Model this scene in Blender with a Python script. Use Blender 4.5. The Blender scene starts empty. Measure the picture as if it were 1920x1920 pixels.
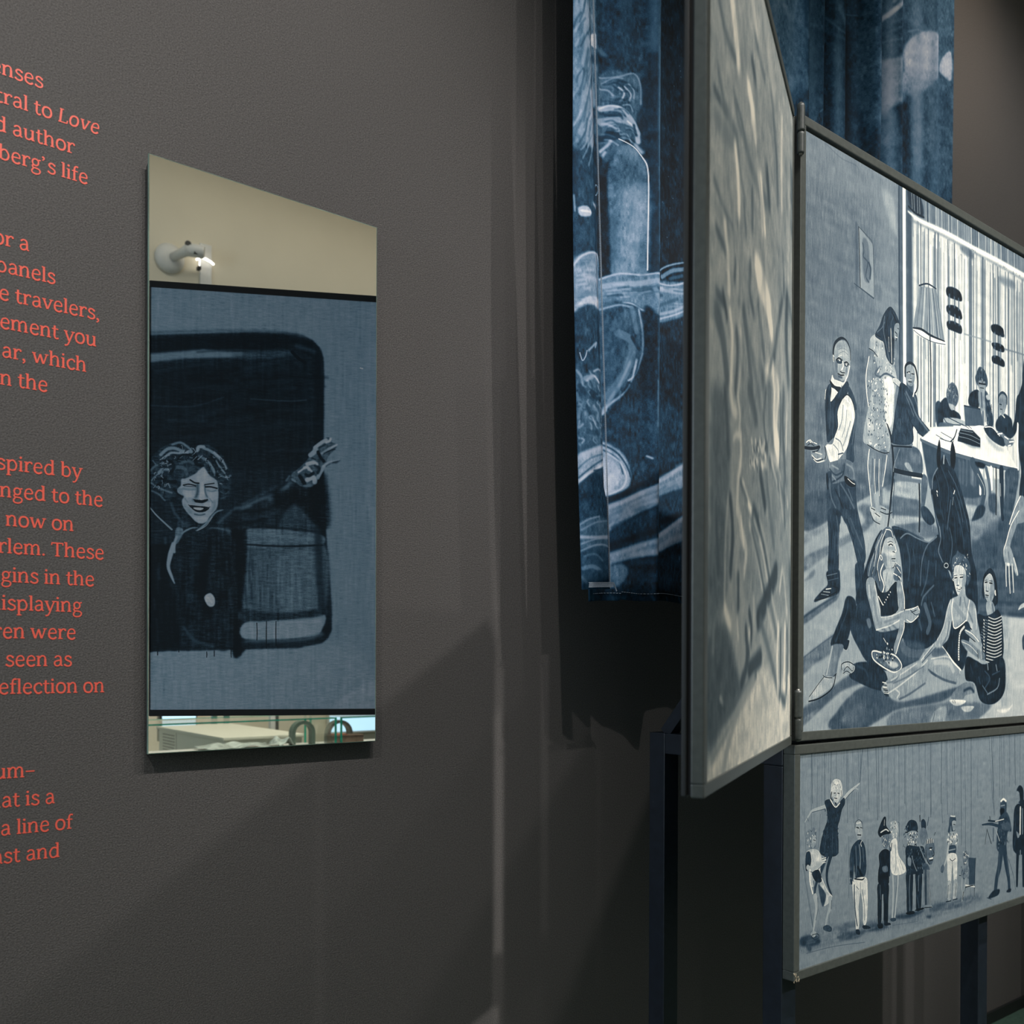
import bpy, bmesh, math, random
import numpy as np
from mathutils import Vector, Matrix

# ------------------------------------------------------------------ camera, world, lights, exposure
scene = bpy.context.scene
C = scene.collection
scene.view_settings.view_transform = 'Standard'
scene.view_settings.look = 'None'
scene.view_settings.gamma = 1.0
scene.view_settings.use_curve_mapping = False
scene.view_settings.exposure = 0.38
scene.cycles.max_bounces = 10
scene.cycles.glossy_bounces = 6
scene.cycles.transmission_bounces = 8
scene.cycles.transparent_max_bounces = 32
scene.cycles.use_adaptive_sampling = False
scene.cycles.sample_clamp_indirect = 4.0

# x runs along the dark wall, y points into it (the wall face is y = 0), z is up; metres
cam_data = bpy.data.cameras.new('camera')
cam = bpy.data.objects.new('camera', cam_data)
C.objects.link(cam)
right = Vector((0.785861, -0.618393, 0.003389)); up = Vector((0.000359, 0.005937, 0.999982)); fwd = Vector((0.618403, 0.785846, -0.004887))
m = Matrix(((right.x, up.x, -fwd.x), (right.y, up.y, -fwd.y), (right.z, up.z, -fwd.z))).to_4x4()
m.translation = Vector((0.0, -1.9242, 1.55))
cam.matrix_world = m
cam_data.sensor_width = 36.0
cam_data.lens = 33.3232
cam_data.shift_y = 0.14956
cam_data.clip_start = 0.05
cam_data.dof.use_dof = True
cam_data.dof.focus_distance = 2.25
cam_data.dof.aperture_fstop = 5.0
scene.camera = cam

world = bpy.data.worlds.new('hall_air')
scene.world = world
world.use_nodes = True
world.node_tree.nodes['Background'].inputs[0].default_value = (0.35, 0.45, 0.60, 1)
world.node_tree.nodes['Background'].inputs[1].default_value = 0.006

# row of track spots in front of the dark wall (x, y, z, power, aim)
TRACK_Y, TRACK_Z = -1.95, 4.85
SPOTS = [(0.51, 118, (0.45, 0.0, 2.0)), (1.0, 62, (0.9, 0.0, 1.4)), (1.5, 26, (1.5, 0.0, 1.6)), (2.12, 145, (2.15, -0.7, 1.3)), (3.0, 150, (2.9, -0.7, 1.3)), (-1.3, 118, (-0.2, 0.0, 1.7)), (3.85, 85, (3.9, 0.0, 3.2))]
def add_light(name, kind, loc, energy, color, aim=None, **kw):
    d = bpy.data.lights.new(name, kind)
    d.energy = energy; d.color = color
    for k, v in kw.items(): setattr(d, k, v)
    o = bpy.data.objects.new(name, d); C.objects.link(o); o.location = loc
    if aim is not None:
        o.rotation_euler = (Vector(aim) - Vector(loc)).to_track_quat('-Z', 'Y').to_euler()
    return o
for x, e, aim in SPOTS:
    add_light('spot_beam', 'SPOT', (x, TRACK_Y, TRACK_Z - 0.235), e, (1.0, 0.94, 0.88), aim,
              spot_size=math.radians(70 if x > 0 else 52), spot_blend=0.9, shadow_soft_size=0.018)
# unseen soft area fills added over the rest of the hall
add_light('hall_fill', 'AREA', (3.2, -3.6, 5.15), 9, (0.84, 0.92, 1.0), (3.2, -3.6, 0), shape='RECTANGLE', size=5.0, size_y=1.2)
add_light('hall_fill', 'AREA', (-1.7, -3.0, 5.15), 10, (0.80, 0.90, 1.0), (-1.7, -3.0, 0), shape='RECTANGLE', size=3.0, size_y=1.2)
# unseen fill added at the far left to lift the open panel's back
add_light('left_fill', 'AREA', (-3.8, -0.42, 2.5), 60, (0.72, 0.87, 1.0), (1.3, -0.9, 1.9), shape='RECTANGLE', size=0.7, size_y=2.4)
add_light('far_wall_fill', 'AREA', (3.4, -4.1, 5.1), 6.5, (1.0, 0.88, 0.70), (3.4, -5.0, 3.6), shape='RECTANGLE', size=3.6, size_y=0.2)  # added area light, unseen, brightens the far wall in the mirror

add_light('warm_spot', 'SPOT', (3.5, -1.9, 4.9), 42, (1.0, 0.70, 0.42), (3.62, 0.0, 4.1), spot_size=math.radians(38), spot_blend=1.0, shadow_soft_size=0.05)
add_light('panel_fill', 'SPOT', (2.9, -4.3, 4.9), 520, (1.0, 0.95, 0.88), (2.25, -0.72, 1.15), spot_size=math.radians(30), spot_blend=0.9, shadow_soft_size=0.04)  # added frontal fill without a lamp body, lifts the lower paintings
add_light('panel_fill', 'SPOT', (2.15, -4.4, 4.9), 270, (1.0, 0.95, 0.90), (2.75, -0.72, 2.35), spot_size=math.radians(36), spot_blend=1.0, shadow_soft_size=0.04)  # second added fill, for the upper part of the large painting
add_light('case_fill', 'SPOT', (2.7, -2.3, 4.9), 430, (1.0, 0.90, 0.76), (2.5, -3.6, 1.1), spot_size=math.radians(58), spot_blend=0.8, shadow_soft_size=0.1)  # unseen spot added to brighten the reflected display cases

# ------------------------------------------------------------------ helpers
def tag(o, label=None, cat=None, group=None, kind=None):
    if label: o['label'] = label
    if cat: o['category'] = cat
    if group: o['group'] = group
    if kind: o['kind'] = kind
    return o
def empty(name, loc=(0, 0, 0), rz=0.0):
    o = bpy.data.objects.new(name, None); C.objects.link(o)
    o.location = loc; o.rotation_euler = (0, 0, rz); o.empty_display_size = 0.1
    return o
def link(name, me, mat, parent=None, smooth=False):
    o = bpy.data.objects.new(name, me); C.objects.link(o)
    if mat is not None: me.materials.append(mat)
    if smooth:
        for p in me.polygons: p.use_smooth = True
    if parent is not None: o.parent = parent
    return o
def mesh_of(bm, name='mesh'):
    me = bpy.data.meshes.new(name); bm.to_mesh(me); bm.free(); return me
def add_box(bm, a, b, bev=0.0):
    x0, y0, z0 = [min(p, q) for p, q in zip(a, b)]; x1, y1, z1 = [max(p, q) for p, q in zip(a, b)]
    r = bmesh.ops.create_cube(bm, size=1.0)
    for v in r['verts']:
        v.co = Vector(((x0 + x1) / 2 + v.co.x * (x1 - x0), (y0 + y1) / 2 + v.co.y * (y1 - y0), (z0 + z1) / 2 + v.co.z * (z1 - z0)))
    if bev > 0:
        es = list({e for v in r['verts'] for e in v.link_edges})
        bmesh.ops.bevel(bm, geom=es, offset=bev, segments=2, affect='EDGES', profile=0.6)
def box(name, a, b, mat, parent=None, bev=0.0):
    bm = bmesh.new(); add_box(bm, a, b, bev); return link(name, mesh_of(bm, name), mat, parent)
def boxes(name, lst, mat, parent=None, bev=0.0):
    bm = bmesh.new()
    for a, b in lst: add_box(bm, a, b, bev)
    return link(name, mesh_of(bm, name), mat, parent)
def add_lathe(bm, prof, origin=(0, 0, 0), axis=(0, 0, 1), n=24):
    ax = Vector(axis).normalized(); q = Vector((0, 0, 1)).rotation_difference(ax); rings = []
    for r, h in prof:
        rings.append([bm.verts.new(Vector(origin) + q @ Vector((r * math.cos(2 * math.pi * k / n), r * math.sin(2 * math.pi * k / n), h))) for k in range(n)])
    for a, b in zip(rings, rings[1:]):
        for k in range(n): bm.faces.new((a[k], a[(k + 1) % n], b[(k + 1) % n], b[k]))
    bm.faces.new(list(reversed(rings[0]))); bm.faces.new(rings[-1])
def lathe(name, prof, mat, parent=None, origin=(0, 0, 0), axis=(0, 0, 1), n=24, smooth=True):
    bm = bmesh.new(); add_lathe(bm, prof, origin, axis, n)
    bmesh.ops.recalc_face_normals(bm, faces=bm.faces)
    o = link(name, mesh_of(bm, name), mat, parent)
    if smooth:
        for p in o.data.polygons: p.use_smooth = len(p.vertices) == 4
    return o
def add_bar(bm, p, q, w, h=None):
    p, q = Vector(p), Vector(q); h = h or w; d = q - p
    rot = d.to_track_quat('Z', 'Y')
    vs = []
    for t in (p, q):
        vs.append([bm.verts.new(t + rot @ Vector((sx * w / 2, sy * h / 2, 0))) for sx, sy in ((-1, -1), (1, -1), (1, 1), (-1, 1))])
    for k in range(4): bm.faces.new((vs[0][k], vs[0][(k + 1) % 4], vs[1][(k + 1) % 4], vs[1][k]))
    bm.faces.new(list(reversed(vs[0]))); bm.faces.new(vs[1])
def bar(name, p, q, w, mat, parent=None, h=None):
    bm = bmesh.new(); add_bar(bm, p, q, w, h); bmesh.ops.recalc_face_normals(bm, faces=bm.faces)
    return link(name, mesh_of(bm, name), mat, parent)
def add_tube(bm, pts, r, n=10):
    pts = [Vector(p) for p in pts]; rings = []
    for i, p in enumerate(pts):
        d = (pts[min(i + 1, len(pts) - 1)] - pts[max(i - 1, 0)]).normalized()
        q = Vector((0, 0, 1)).rotation_difference(d)
        rings.append([bm.verts.new(p + q @ Vector((r * math.cos(2 * math.pi * k / n), r * math.sin(2 * math.pi * k / n), 0))) for k in range(n)])
    for a, b in zip(rings, rings[1:]):
        for k in range(n): bm.faces.new((a[k], a[(k + 1) % n], b[(k + 1) % n], b[k]))
    bm.faces.new(list(reversed(rings[0]))); bm.faces.new(rings[-1])
    bmesh.ops.recalc_face_normals(bm, faces=bm.faces)
def tube(name, pts, r, mat, parent=None, n=10):
    bm = bmesh.new(); add_tube(bm, pts, r, n); return link(name, mesh_of(bm, name), mat, parent, True)

# ------------------------------------------------------------------ materials
def mat(name, col, rough=0.5, metal=0.0, spec=0.5, noise=0.0, nscale=40.0, bump=0.0, bscale=400.0, bdist=0.001, emit=None, estr=1.0, chips=None):
    m = bpy.data.materials.new(name); m.use_nodes = True
    nt = m.node_tree; b = nt.nodes['Principled BSDF']
    b.inputs['Base Color'].default_value = (*col, 1); b.inputs['Roughness'].default_value = rough
    b.inputs['Metallic'].default_value = metal; b.inputs['Specular IOR Level'].default_value = spec
    tc = nt.nodes.new('ShaderNodeTexCoord')
    if noise > 0:
        n = nt.nodes.new('ShaderNodeTexNoise'); n.inputs['Scale'].default_value = nscale; n.inputs['Detail'].default_value = 6
        nt.links.new(tc.outputs['Object'], n.inputs['Vector'])
        r = nt.nodes.new('ShaderNodeValToRGB')
        r.color_ramp.elements[0].position = 0.3; r.color_ramp.elements[1].position = 0.7
        r.color_ramp.elements[0].color = (*[c * (1 - noise) for c in col], 1)
        r.color_ramp.elements[1].color = (*[min(1, c * (1 + noise)) for c in col], 1)
        nt.links.new(n.outputs['Fac'], r.inputs['Fac']); out = r.outputs['Color']
        if chips:
            n2 = nt.nodes.new('ShaderNodeTexNoise'); n2.inputs['Scale'].default_value = 38; n2.inputs['Detail'].default_value = 5
            nt.links.new(tc.outputs['Object'], n2.inputs['Vector'])
            r2 = nt.nodes.new('ShaderNodeValToRGB'); r2.color_ramp.elements[0].position = chips; r2.color_ramp.elements[1].position = chips + 0.015
            nt.links.new(n2.outputs['Fac'], r2.inputs['Fac'])
            mx = nt.nodes.new('ShaderNodeMix'); mx.data_type = 'RGBA'
            nt.links.new(r2.outputs['Color'], mx.inputs['Factor']); nt.links.new(out, mx.inputs['A'])
            mx.inputs['B'].default_value = (0.45, 0.40, 0.33, 1); out = mx.outputs['Result']
        nt.links.new(out, b.inputs['Base Color'])
    if bump > 0:
        n = nt.nodes.new('ShaderNodeTexNoise'); n.inputs['Scale'].default_value = bscale; n.inputs['Detail'].default_value = 4
        nt.links.new(tc.outputs['Object'], n.inputs['Vector'])
        bp = nt.nodes.new('ShaderNodeBump'); bp.inputs['Strength'].default_value = bump; bp.inputs['Distance'].default_value = bdist
        nt.links.new(n.outputs['Fac'], bp.inputs['Height']); nt.links.new(bp.outputs['Normal'], b.inputs['Normal'])
    if emit:
        b.inputs['Emission Color'].default_value = (*emit, 1); b.inputs['Emission Strength'].default_value = estr
    return m
M = {}
M['wall'] = mat('dark_wall_paint', (0.103, 0.098, 0.0975), 0.75, spec=0.3, noise=0.30, nscale=300, bump=1.0, bscale=330, bdist=0.0014)
M['far_wall'] = mat('warm_white_paint', (0.80, 0.73, 0.58), 0.8, noise=0.02, nscale=3)
M['ceiling'] = mat('ceiling_paint', (0.70, 0.68, 0.64), 0.9, noise=0.02, nscale=2)
M['floor'] = mat('green_linoleum', (0.055, 0.105, 0.08), 0.55, noise=0.25, nscale=60, bump=0.2, bscale=150)
M['vinyl'] = mat('coral_vinyl', (1.0, 0.145, 0.10), 0.45, noise=0.03, nscale=30)
M['frame'] = mat('grey_green_steel', (0.066, 0.075, 0.070), 0.34, spec=0.6, noise=0.15, nscale=90, bump=0.15, bscale=900, bdist=0.0004)
M['frame_chip'] = mat('chipped_steel', (0.075, 0.085, 0.080), 0.42, noise=0.15, nscale=90, chips=0.66)
M['hinge'] = mat('hinge_steel', (0.045, 0.055, 0.055), 0.38, metal=0.0, noise=0.25, nscale=120, chips=0.68)
M['groove'] = mat('black_gap', (0.006, 0.006, 0.007), 0.9, noise=0.1)
M['post'] = mat('navy_steel', (0.010, 0.015, 0.024), 0.38, noise=0.2, nscale=60, chips=0.74)
M['black'] = mat('black_steel', (0.010, 0.012, 0.013), 0.5, noise=0.1)
M['board'] = mat('dark_backing_board', (0.02, 0.022, 0.022), 0.6, noise=0.2)
M['silver'] = mat('mirror_silver', (0.86, 0.89, 0.88), 0.0, metal=1.0)
M['glass_edge'] = mat('green_glass_edge', (0.03, 0.42, 0.28), 0.25, spec=0.6, noise=0.3, nscale=30)
M['mirror_edge'] = mat('grey_green_glass_edge', (0.16, 0.24, 0.20), 0.2, spec=0.6, noise=0.5, nscale=6)
M['thread'] = mat('pale_thread', (0.26, 0.32, 0.39), 0.8, noise=0.3, nscale=800)
M['wood'] = mat('pale_wood', (0.50, 0.44, 0.33), 0.6, noise=0.25, nscale=60)
M['brown'] = mat('brown_wood', (0.16, 0.11, 0.08), 0.55, noise=0.3, nscale=25)
M['white'] = mat('white_plastic', (0.75, 0.74, 0.70), 0.4, noise=0.02)
M['cream'] = mat('cream_board', (0.80, 0.78, 0.66), 0.6, noise=0.02)
M['glow'] = mat('glowing_tube', (1, 1, 1), 0.5, emit=(1.0, 0.93, 0.85), estr=2.5)
M['screen'] = mat('lit_screen', (0.5, 0.7, 0.8), 0.5, emit=(0.50, 0.75, 0.95), estr=0.9)
M['paper'] = mat('printed_paper', (0.45, 0.50, 0.46), 0.8, noise=0.55, nscale=22)
M['ring'] = mat('grey_metal', (0.22, 0.22, 0.20), 0.35, metal=0.6, noise=0.2)
M['dark_green'] = mat('dark_green_metal', (0.12, 0.17, 0.14), 0.4, noise=0.1)
M['red'] = mat('red_card', (0.45, 0.14, 0.08), 0.6, noise=0.2)
def glass(name, col):
    m = bpy.data.materials.new(name); m.use_nodes = True; b = m.node_tree.nodes['Principled BSDF']
    b.inputs['Base Color'].default_value = (*col, 1); b.inputs['Roughness'].default_value = 0.0
    b.inputs['Transmission Weight'].default_value = 1.0; b.inputs['IOR'].default_value = 1.45
    return m
M['glass'] = glass('case_glass', (0.90, 0.97, 0.94))

# ------------------------------------------------------------------ the room
def struct(o): o['kind'] = 'structure'; return o
X0, X1, YB, HC = -4.0, 9.0, -5.0, 5.3
struct(box('wall_back', (X0, 0, 0), (X1, 0.15, HC), M['wall']))
struct(box('wall_front', (X0, YB - 0.15, 0), (X1, YB, HC), M['far_wall']))
struct(box('wall_left', (X0 - 0.15, YB, 0), (X0, 0, HC), M['far_wall']))
struct(box('wall_right', (X1, YB, 0), (X1 + 0.15, 0, HC), M['far_wall']))
struct(box('floor', (X0, YB, -0.1), (X1, 0, 0), M['floor']))
struct(box('ceiling', (X0, YB, HC), (X1, 0, HC + 0.1), M['ceiling']))
struct(boxes('wall_foot_shade', [((X0, -0.012, 0), (X1, 0.0, 0.05))], M['black'], None, 0.002))  # black strip stands for the contact shadow along the wall foot

# ------------------------------------------------------------------ track with spots (above the frame)
tr = tag(empty('lighting_track', (0.85, TRACK_Y, TRACK_Z)), 'black ceiling track that carries the exhibition spotlights', 'light track')
bm = bmesh.new(); add_box(bm, (-3.0, -0.018, -0.012), (3.0, 0.018, 0.02), 0.002)
link('rail', mesh_of(bm), M['black'], tr)
for dx in (-2.4, 0, 2.4): box('hanger', (dx - 0.01, -0.01, 0.02), (dx + 0.01, 0.01, HC - TRACK_Z), M['black'], tr)
for (x, e, aim), aimed in zip(SPOTS, ('mirror', 'bare wall beside the mirror', 'near edge of the curtain', 'hinged panel', 'crowded room painting', 'coral lettering', 'far end of the curtain')):
    d = (Vector(aim) - Vector((x, TRACK_Y, TRACK_Z - 0.235))).normalized()
    h = tag(empty('track_spotlight', (x, TRACK_Y, TRACK_Z - 0.0125)), 'black track spotlight aimed at the ' + aimed, 'spotlight', 'track spotlights')
    lathe('stem', [(0.008, 0), (0.008, -0.12)], M['black'], h, n=12)
    lathe('lamp_body', [(0.030, -0.17), (0.042, -0.15), (0.042, -0.03)], M['black'], h, origin=(0, 0, -0.225), axis=d, n=24)

# ------------------------------------------------------------------ wall lettering
GL = {
 'n': (104, 'w19:20,98 20,0;w11:2,93 20,93;cw14:27,76 44,95 62,97 75,87 79,66;w19:79,68 79,0;w10:3,5 39,5;w10:62,5 97,5'),
 'm': (156, 'w19:20,98 20,0;w11:2,93 20,93;cw14:27,76 42,95 58,97 70,87 74,66;w19:74,68 74,0;cw14:81,76 96,95 112,97 125,87 129,66;w19:129,68 129,0;w10:3,5 39,5;w10:58,5 92,5;w10:113,5 147,5'),
 'h': (106, 'w19:21,142 21,0;w11:3,137 21,137;cw14:28,76 45,95 63,97 76,87 80,66;w19:80,68 80,0;w10:4,5 40,5;w10:63,5 98,5'),
 'r': (76, 'w19:22,98 22,0;w11:4,93 22,93;w10:5,5 46,5;cw13:29,72 40,90 52,96 68,93;w15:66,95 69,78'),
 'i': (46, 'w19:22,98 22,0;w11:4,93 22,93;w10:4,5 41,5;d11:21,128'),
 'l': (46, 'w19:22,142 22,0;w11:4,137 22,137;w10:4,5 41,5'),
 't': (66, 'w18:28,124 26,30;cw15:26,34 29,14 38,4 50,3 62,11;w11:4,92 60,92'),
 'a': (92, 'cw14:17,80 32,95 52,96 66,84 69,60;w18:69,62 69,8;w11:69,6 86,6;cw14:68,56 42,54 20,44 14,26 22,8 38,3 54,9 68,24'),
 'e': (92, 'w12:20,53 78,55;cw13:77,52 77,74 64,93 47,97 26,86 15,52;cw17:15,54 20,20 40,3 62,3 80,17'),
 's': (80, 'cw15:66,80 52,95 30,95 18,78 28,60 50,49 67,36 66,14 48,2 26,4 12,17;w12:67,93 67,74;w12:11,22 11,4'),
 'o': (100, 'ow17:50,97 76,86 87,50 76,14 50,3 24,14 13,50 24,86'),
 'd': (106, 'cw15:78,84 56,96 32,88 15,50 24,14 44,3 66,9 80,26;w19:81,142 81,0;w11:63,137 81,137;w10:81,5 99,5'),
 'b': (104, 'w19:23,142 23,6;w11:5,137 23,137;cw15:26,78 44,94 68,92 88,54 78,14 54,3 30,8'),
 'p': (104, 'w19:22,98 22,-44;w11:4,93 22,93;w10:3,-43 43,-43;cw15:26,76 44,94 68,92 88,54 78,14 54,3 28,10'),
 'g': (94, 'ow14:44,95 64,86 70,64 62,42 44,34 26,42 18,64 24,86;w12:62,86 88,95;cw13:28,38 17,26 24,12 48,10 74,4 84,-14 72,-36 44,-44 18,-36 13,-16 26,4'),
 'u': (106, 'w19:22,98 22,34;cw15:22,40 25,14 40,4 58,8 78,28;w19:81,98 81,0;w11:4,93 22,93;w11:63,93 81,93;w10:81,5 99,5'),
 'v': (94, 'w18:15,94 46,3;w13:48,3 82,94;w10:0,94 33,94;w10:64,94 98,94'),
 'w': (145, 'w18:15,94 42,3;w12:44,3 70,90;w18:70,90 97,3;w12:99,3 127,94;w10:0,94 32,94;w10:110,94 142,94'),
 'y': (94, 'w18:15,94 46,6;cw13:84,94 60,30 44,-14 30,-38 12,-42;w14:8,-40 20,-44;w10:0,94 33,94;w10:66,94 99,94'),
 'f': (62, 'w18:27,106 27,0;cw15:27,100 31,126 45,138 62,134;w11:6,92 58,92;w10:8,5 50,5'),
 'c': (84, 'cw14:76,72 72,88 54,97 32,90;cw17:34,91 16,68 16,36 34,6 58,3 78,18'),
 'L': (96, 'w19:36,133 22,4;w10:20,128 58,128;w11:6,5 84,5;w11:82,4 88,32'),
 'T': (116, 'w12:7,127 109,127;w10:10,130 8,106;w10:106,130 108,106;w19:58,128 58,0;w10:38,5 79,5'),
 ',': (46, 'd11:18,9;cw11:26,8 25,-8 10,-24'), '.': (38, 'd11:18,9'), '\u2019': (50, 'd10:16,132;cw11:24,132 23,116 9,102'),
 '\u2013': (84, 'w12:4,54 80,54'), ' ': (43, ''),
}
def catmull(pts, closed=False, k=5):
    n = len(pts); out = []
    rng = n if closed else n - 1
    for i in range(rng):
        if closed: p0, p1, p2, p3 = pts[(i - 1) % n], pts[i], pts[(i + 1) % n], pts[(i + 2) % n]
        else: p0, p1, p2, p3 = pts[max(i - 1, 0)], pts[i], pts[i + 1], pts[min(i + 2, n - 1)]
        for j in range(k):
            t = j / k
            out.append(tuple(0.5 * (2 * b + (c - a) * t + (2 * a - 5 * b + 4 * c - d) * t * t + (3 * b - a - 3 * c + d) * t ** 3) for a, b, c, d in zip(p0, p1, p2, p3)))
    if not closed: out.append(tuple(pts[-1]))
    return out
def ribbon(bm, pts, w, y, closed):
    n = len(pts); L = []; R_ = []
    for i in range(n):
        a = pts[(i - 1) % n] if (closed or i > 0) else pts[i]
        b = pts[(i + 1) % n] if (closed or i < n - 1) else pts[i]
        dx, dz = b[0] - a[0], b[1] - a[1]; l = math.hypot(dx, dz) or 1; nx, nz = -dz / l * w / 2, dx / l * w / 2
        L.append(bm.verts.new((pts[i][0] + nx, y, pts[i][1] + nz))); R_.append(bm.verts.new((pts[i][0] - nx, y, pts[i][1] - nz)))
    for i in range(n if closed else n - 1):
        j = (i + 1) % n; bm.faces.new((L[i], R_[i], R_[j], L[j]))
def text_line(s, xr, z, parent, unit=0.0001955):
    tot = sum(GL[c][0] for c in s.replace('/', '')) - 7
    x = xr - tot * unit; bm = bmesh.new(); y = -0.0006; it = False
    for ch in s:
        if ch == '/': it = not it; continue
        adv, st = GL[ch]
        for k, part in enumerate(st.split(';')):
            if not part: continue
            h, pp = part.split(':'); pts = [tuple(float(v) for v in q.split(',')) for q in pp.split()]
            if it and ch != 'L': pts = [(a * 0.95 + b * 0.16 - 4, b) for a, b in pts]
            yy = y - 0.00003 * (k % 9)
            if h[0] == 'd':
                r = float(h[1:]); c = pts[0]
                vs = [bm.verts.new((x + (c[0] + r * math.cos(a * math.pi / 8)) * unit, yy, z + (c[1] + r * math.sin(a * math.pi / 8)) * unit)) for a in range(16)]
                bm.faces.new(vs); continue
            closed = h[0] == 'o'; curved = h[0] in 'oc'; w = float(h.split('w')[1])
            if curved: pts = catmull(pts, closed)
            ribbon(bm, [(x + a * unit, z + b * unit) for a, b in pts], w * unit, yy, closed)
        x += adv * unit
    bmesh.ops.recalc_face_normals(bm, faces=bm.faces)
    return link('text_line', mesh_of(bm, 'text_line'), M['vinyl'], parent)
TEXT = [('senses', .4031, 2.6068), ('central to /Love/', .5019, 2.5557), ('d author', .4576, 2.5037), ('berg\u2019s life', .4813, 2.4538),
        ('for a', .3800, 2.2994), ('panels', .4244, 2.2501), ('the travelers,', .5038, 2.2003), ('ement you', .4971, 2.1488), ('ar, which', .4793, 2.0969), ('n the', .4113, 2.0468),
        ('inspired by', .4710, 1.8934), ('nged to the', .5091, 1.8436), ('now on', .4569, 1.7919), ('rlem. These', .5112, 1.7421), ('gins in the', .4937, 1.6899), ('displaying', .4717, 1.6390), ('ren were', .4609, 1.5876), ('seen as', .4539, 1.5366), ('reflection on', .5124, 1.4861),
        ('um\u2013', .3897, 1.3323), ('that is a', .4244, 1.2798), ('a line of', .4551, 1.2290), ('ast and', .4332, 1.1781)]
wt = tag(empty('wall_lettering', (0, 0, 0)), 'coral red serif wall text in ragged lines left of the mirror', 'wall text')
for s, xr, z in TEXT: text_line(s, xr, z, wt)

# ------------------------------------------------------------------ mirror on the wall
mu0, mu1, mz0, mz1 = 0.5872, 1.0978, 1.3640, 2.5387
mr = tag(empty('wall_mirror', (mu0, 0, mz0)), 'tall frameless wall mirror with green glass edges right of the coral text', 'mirror')
W_, H_ = mu1 - mu0, mz1 - mz0
box('backing_board', (0.004, -0.019, -0.002), (W_ - 0.004, -0.0005, H_ - 0.012), M['board'], mr, 0.001)
box('glass_pane', (0, -0.0247, 0), (W_, -0.0195, H_), M['mirror_edge'], mr, 0.0006)
bm = bmesh.new(); vs = [bm.verts.new(v) for v in ((0.0016, -0.025, 0.0016), (W_ - 0.0016, -0.025, 0.0016), (W_ - 0.0016, -0.025, H_ - 0.0016), (0.0016, -0.025, H_ - 0.0016))]
bm.faces.new(vs); link('silvered_face', mesh_of(bm), M['silver'], mr)

# ------------------------------------------------------------------ painted surfaces: brush strokes rasterised onto each sheet
def read_prims(s):
    # one brush mark per line: kind+tone, opacity, softness, widths, texture | x y pairs; sheet units of half a millimetre
    out = []
    for line in s.strip().split('\n'):
        if '|' not in line: continue
        head, pts = line.split('|')
        k = head[0]; v, a, soft, w, nz = head[1:].split()
        xy = [float(q) / 2 for q in pts.split()]
        ws = [float(q) / 10 for q in w.split(',')]
        out.append((k, float(v) / 100, float(a) / 100, float(soft) / 10, ws, float(nz) / 100, list(zip(xy[0::2], xy[1::2]))))
    return out
def blur(a, r):
    r = int(round(r))
    if r < 1: return a
    for _ in range(2):
        for ax in (0, 1):
            p = np.concatenate([np.repeat(np.take(a, [0], ax), r + 1, ax), a, np.repeat(np.take(a, [-1], ax), r, ax)], ax)
            c = np.cumsum(p, axis=ax, dtype=np.float64); n = a.shape[ax]
            a = ((np.take(c, range(2 * r + 1, 2 * r + 1 + n), ax) - np.take(c, range(0, n), ax)) / (2 * r + 1)).astype(np.float32)
    return a
def noise_field(h, w, sx, sy, rng):
    g = rng.standard_normal((int(h / sy) + 3, int(w / sx) + 3)).astype(np.float32)
    y = np.arange(h) / sy; x = np.arange(w) / sx
    y0 = y.astype(int); x0 = x.astype(int); fy = (y - y0)[:, None]; fx = (x - x0)[None]
    fy = fy * fy * (3 - 2 * fy); fx = fx * fx * (3 - 2 * fx)
    a = g[y0][:, x0]; b = g[y0][:, x0 + 1]; c = g[y0 + 1][:, x0]; d = g[y0 + 1][:, x0 + 1]
    return (a * (1 - fx) + b * fx) * (1 - fy) + (c * (1 - fx) + d * fx) * fy
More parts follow.
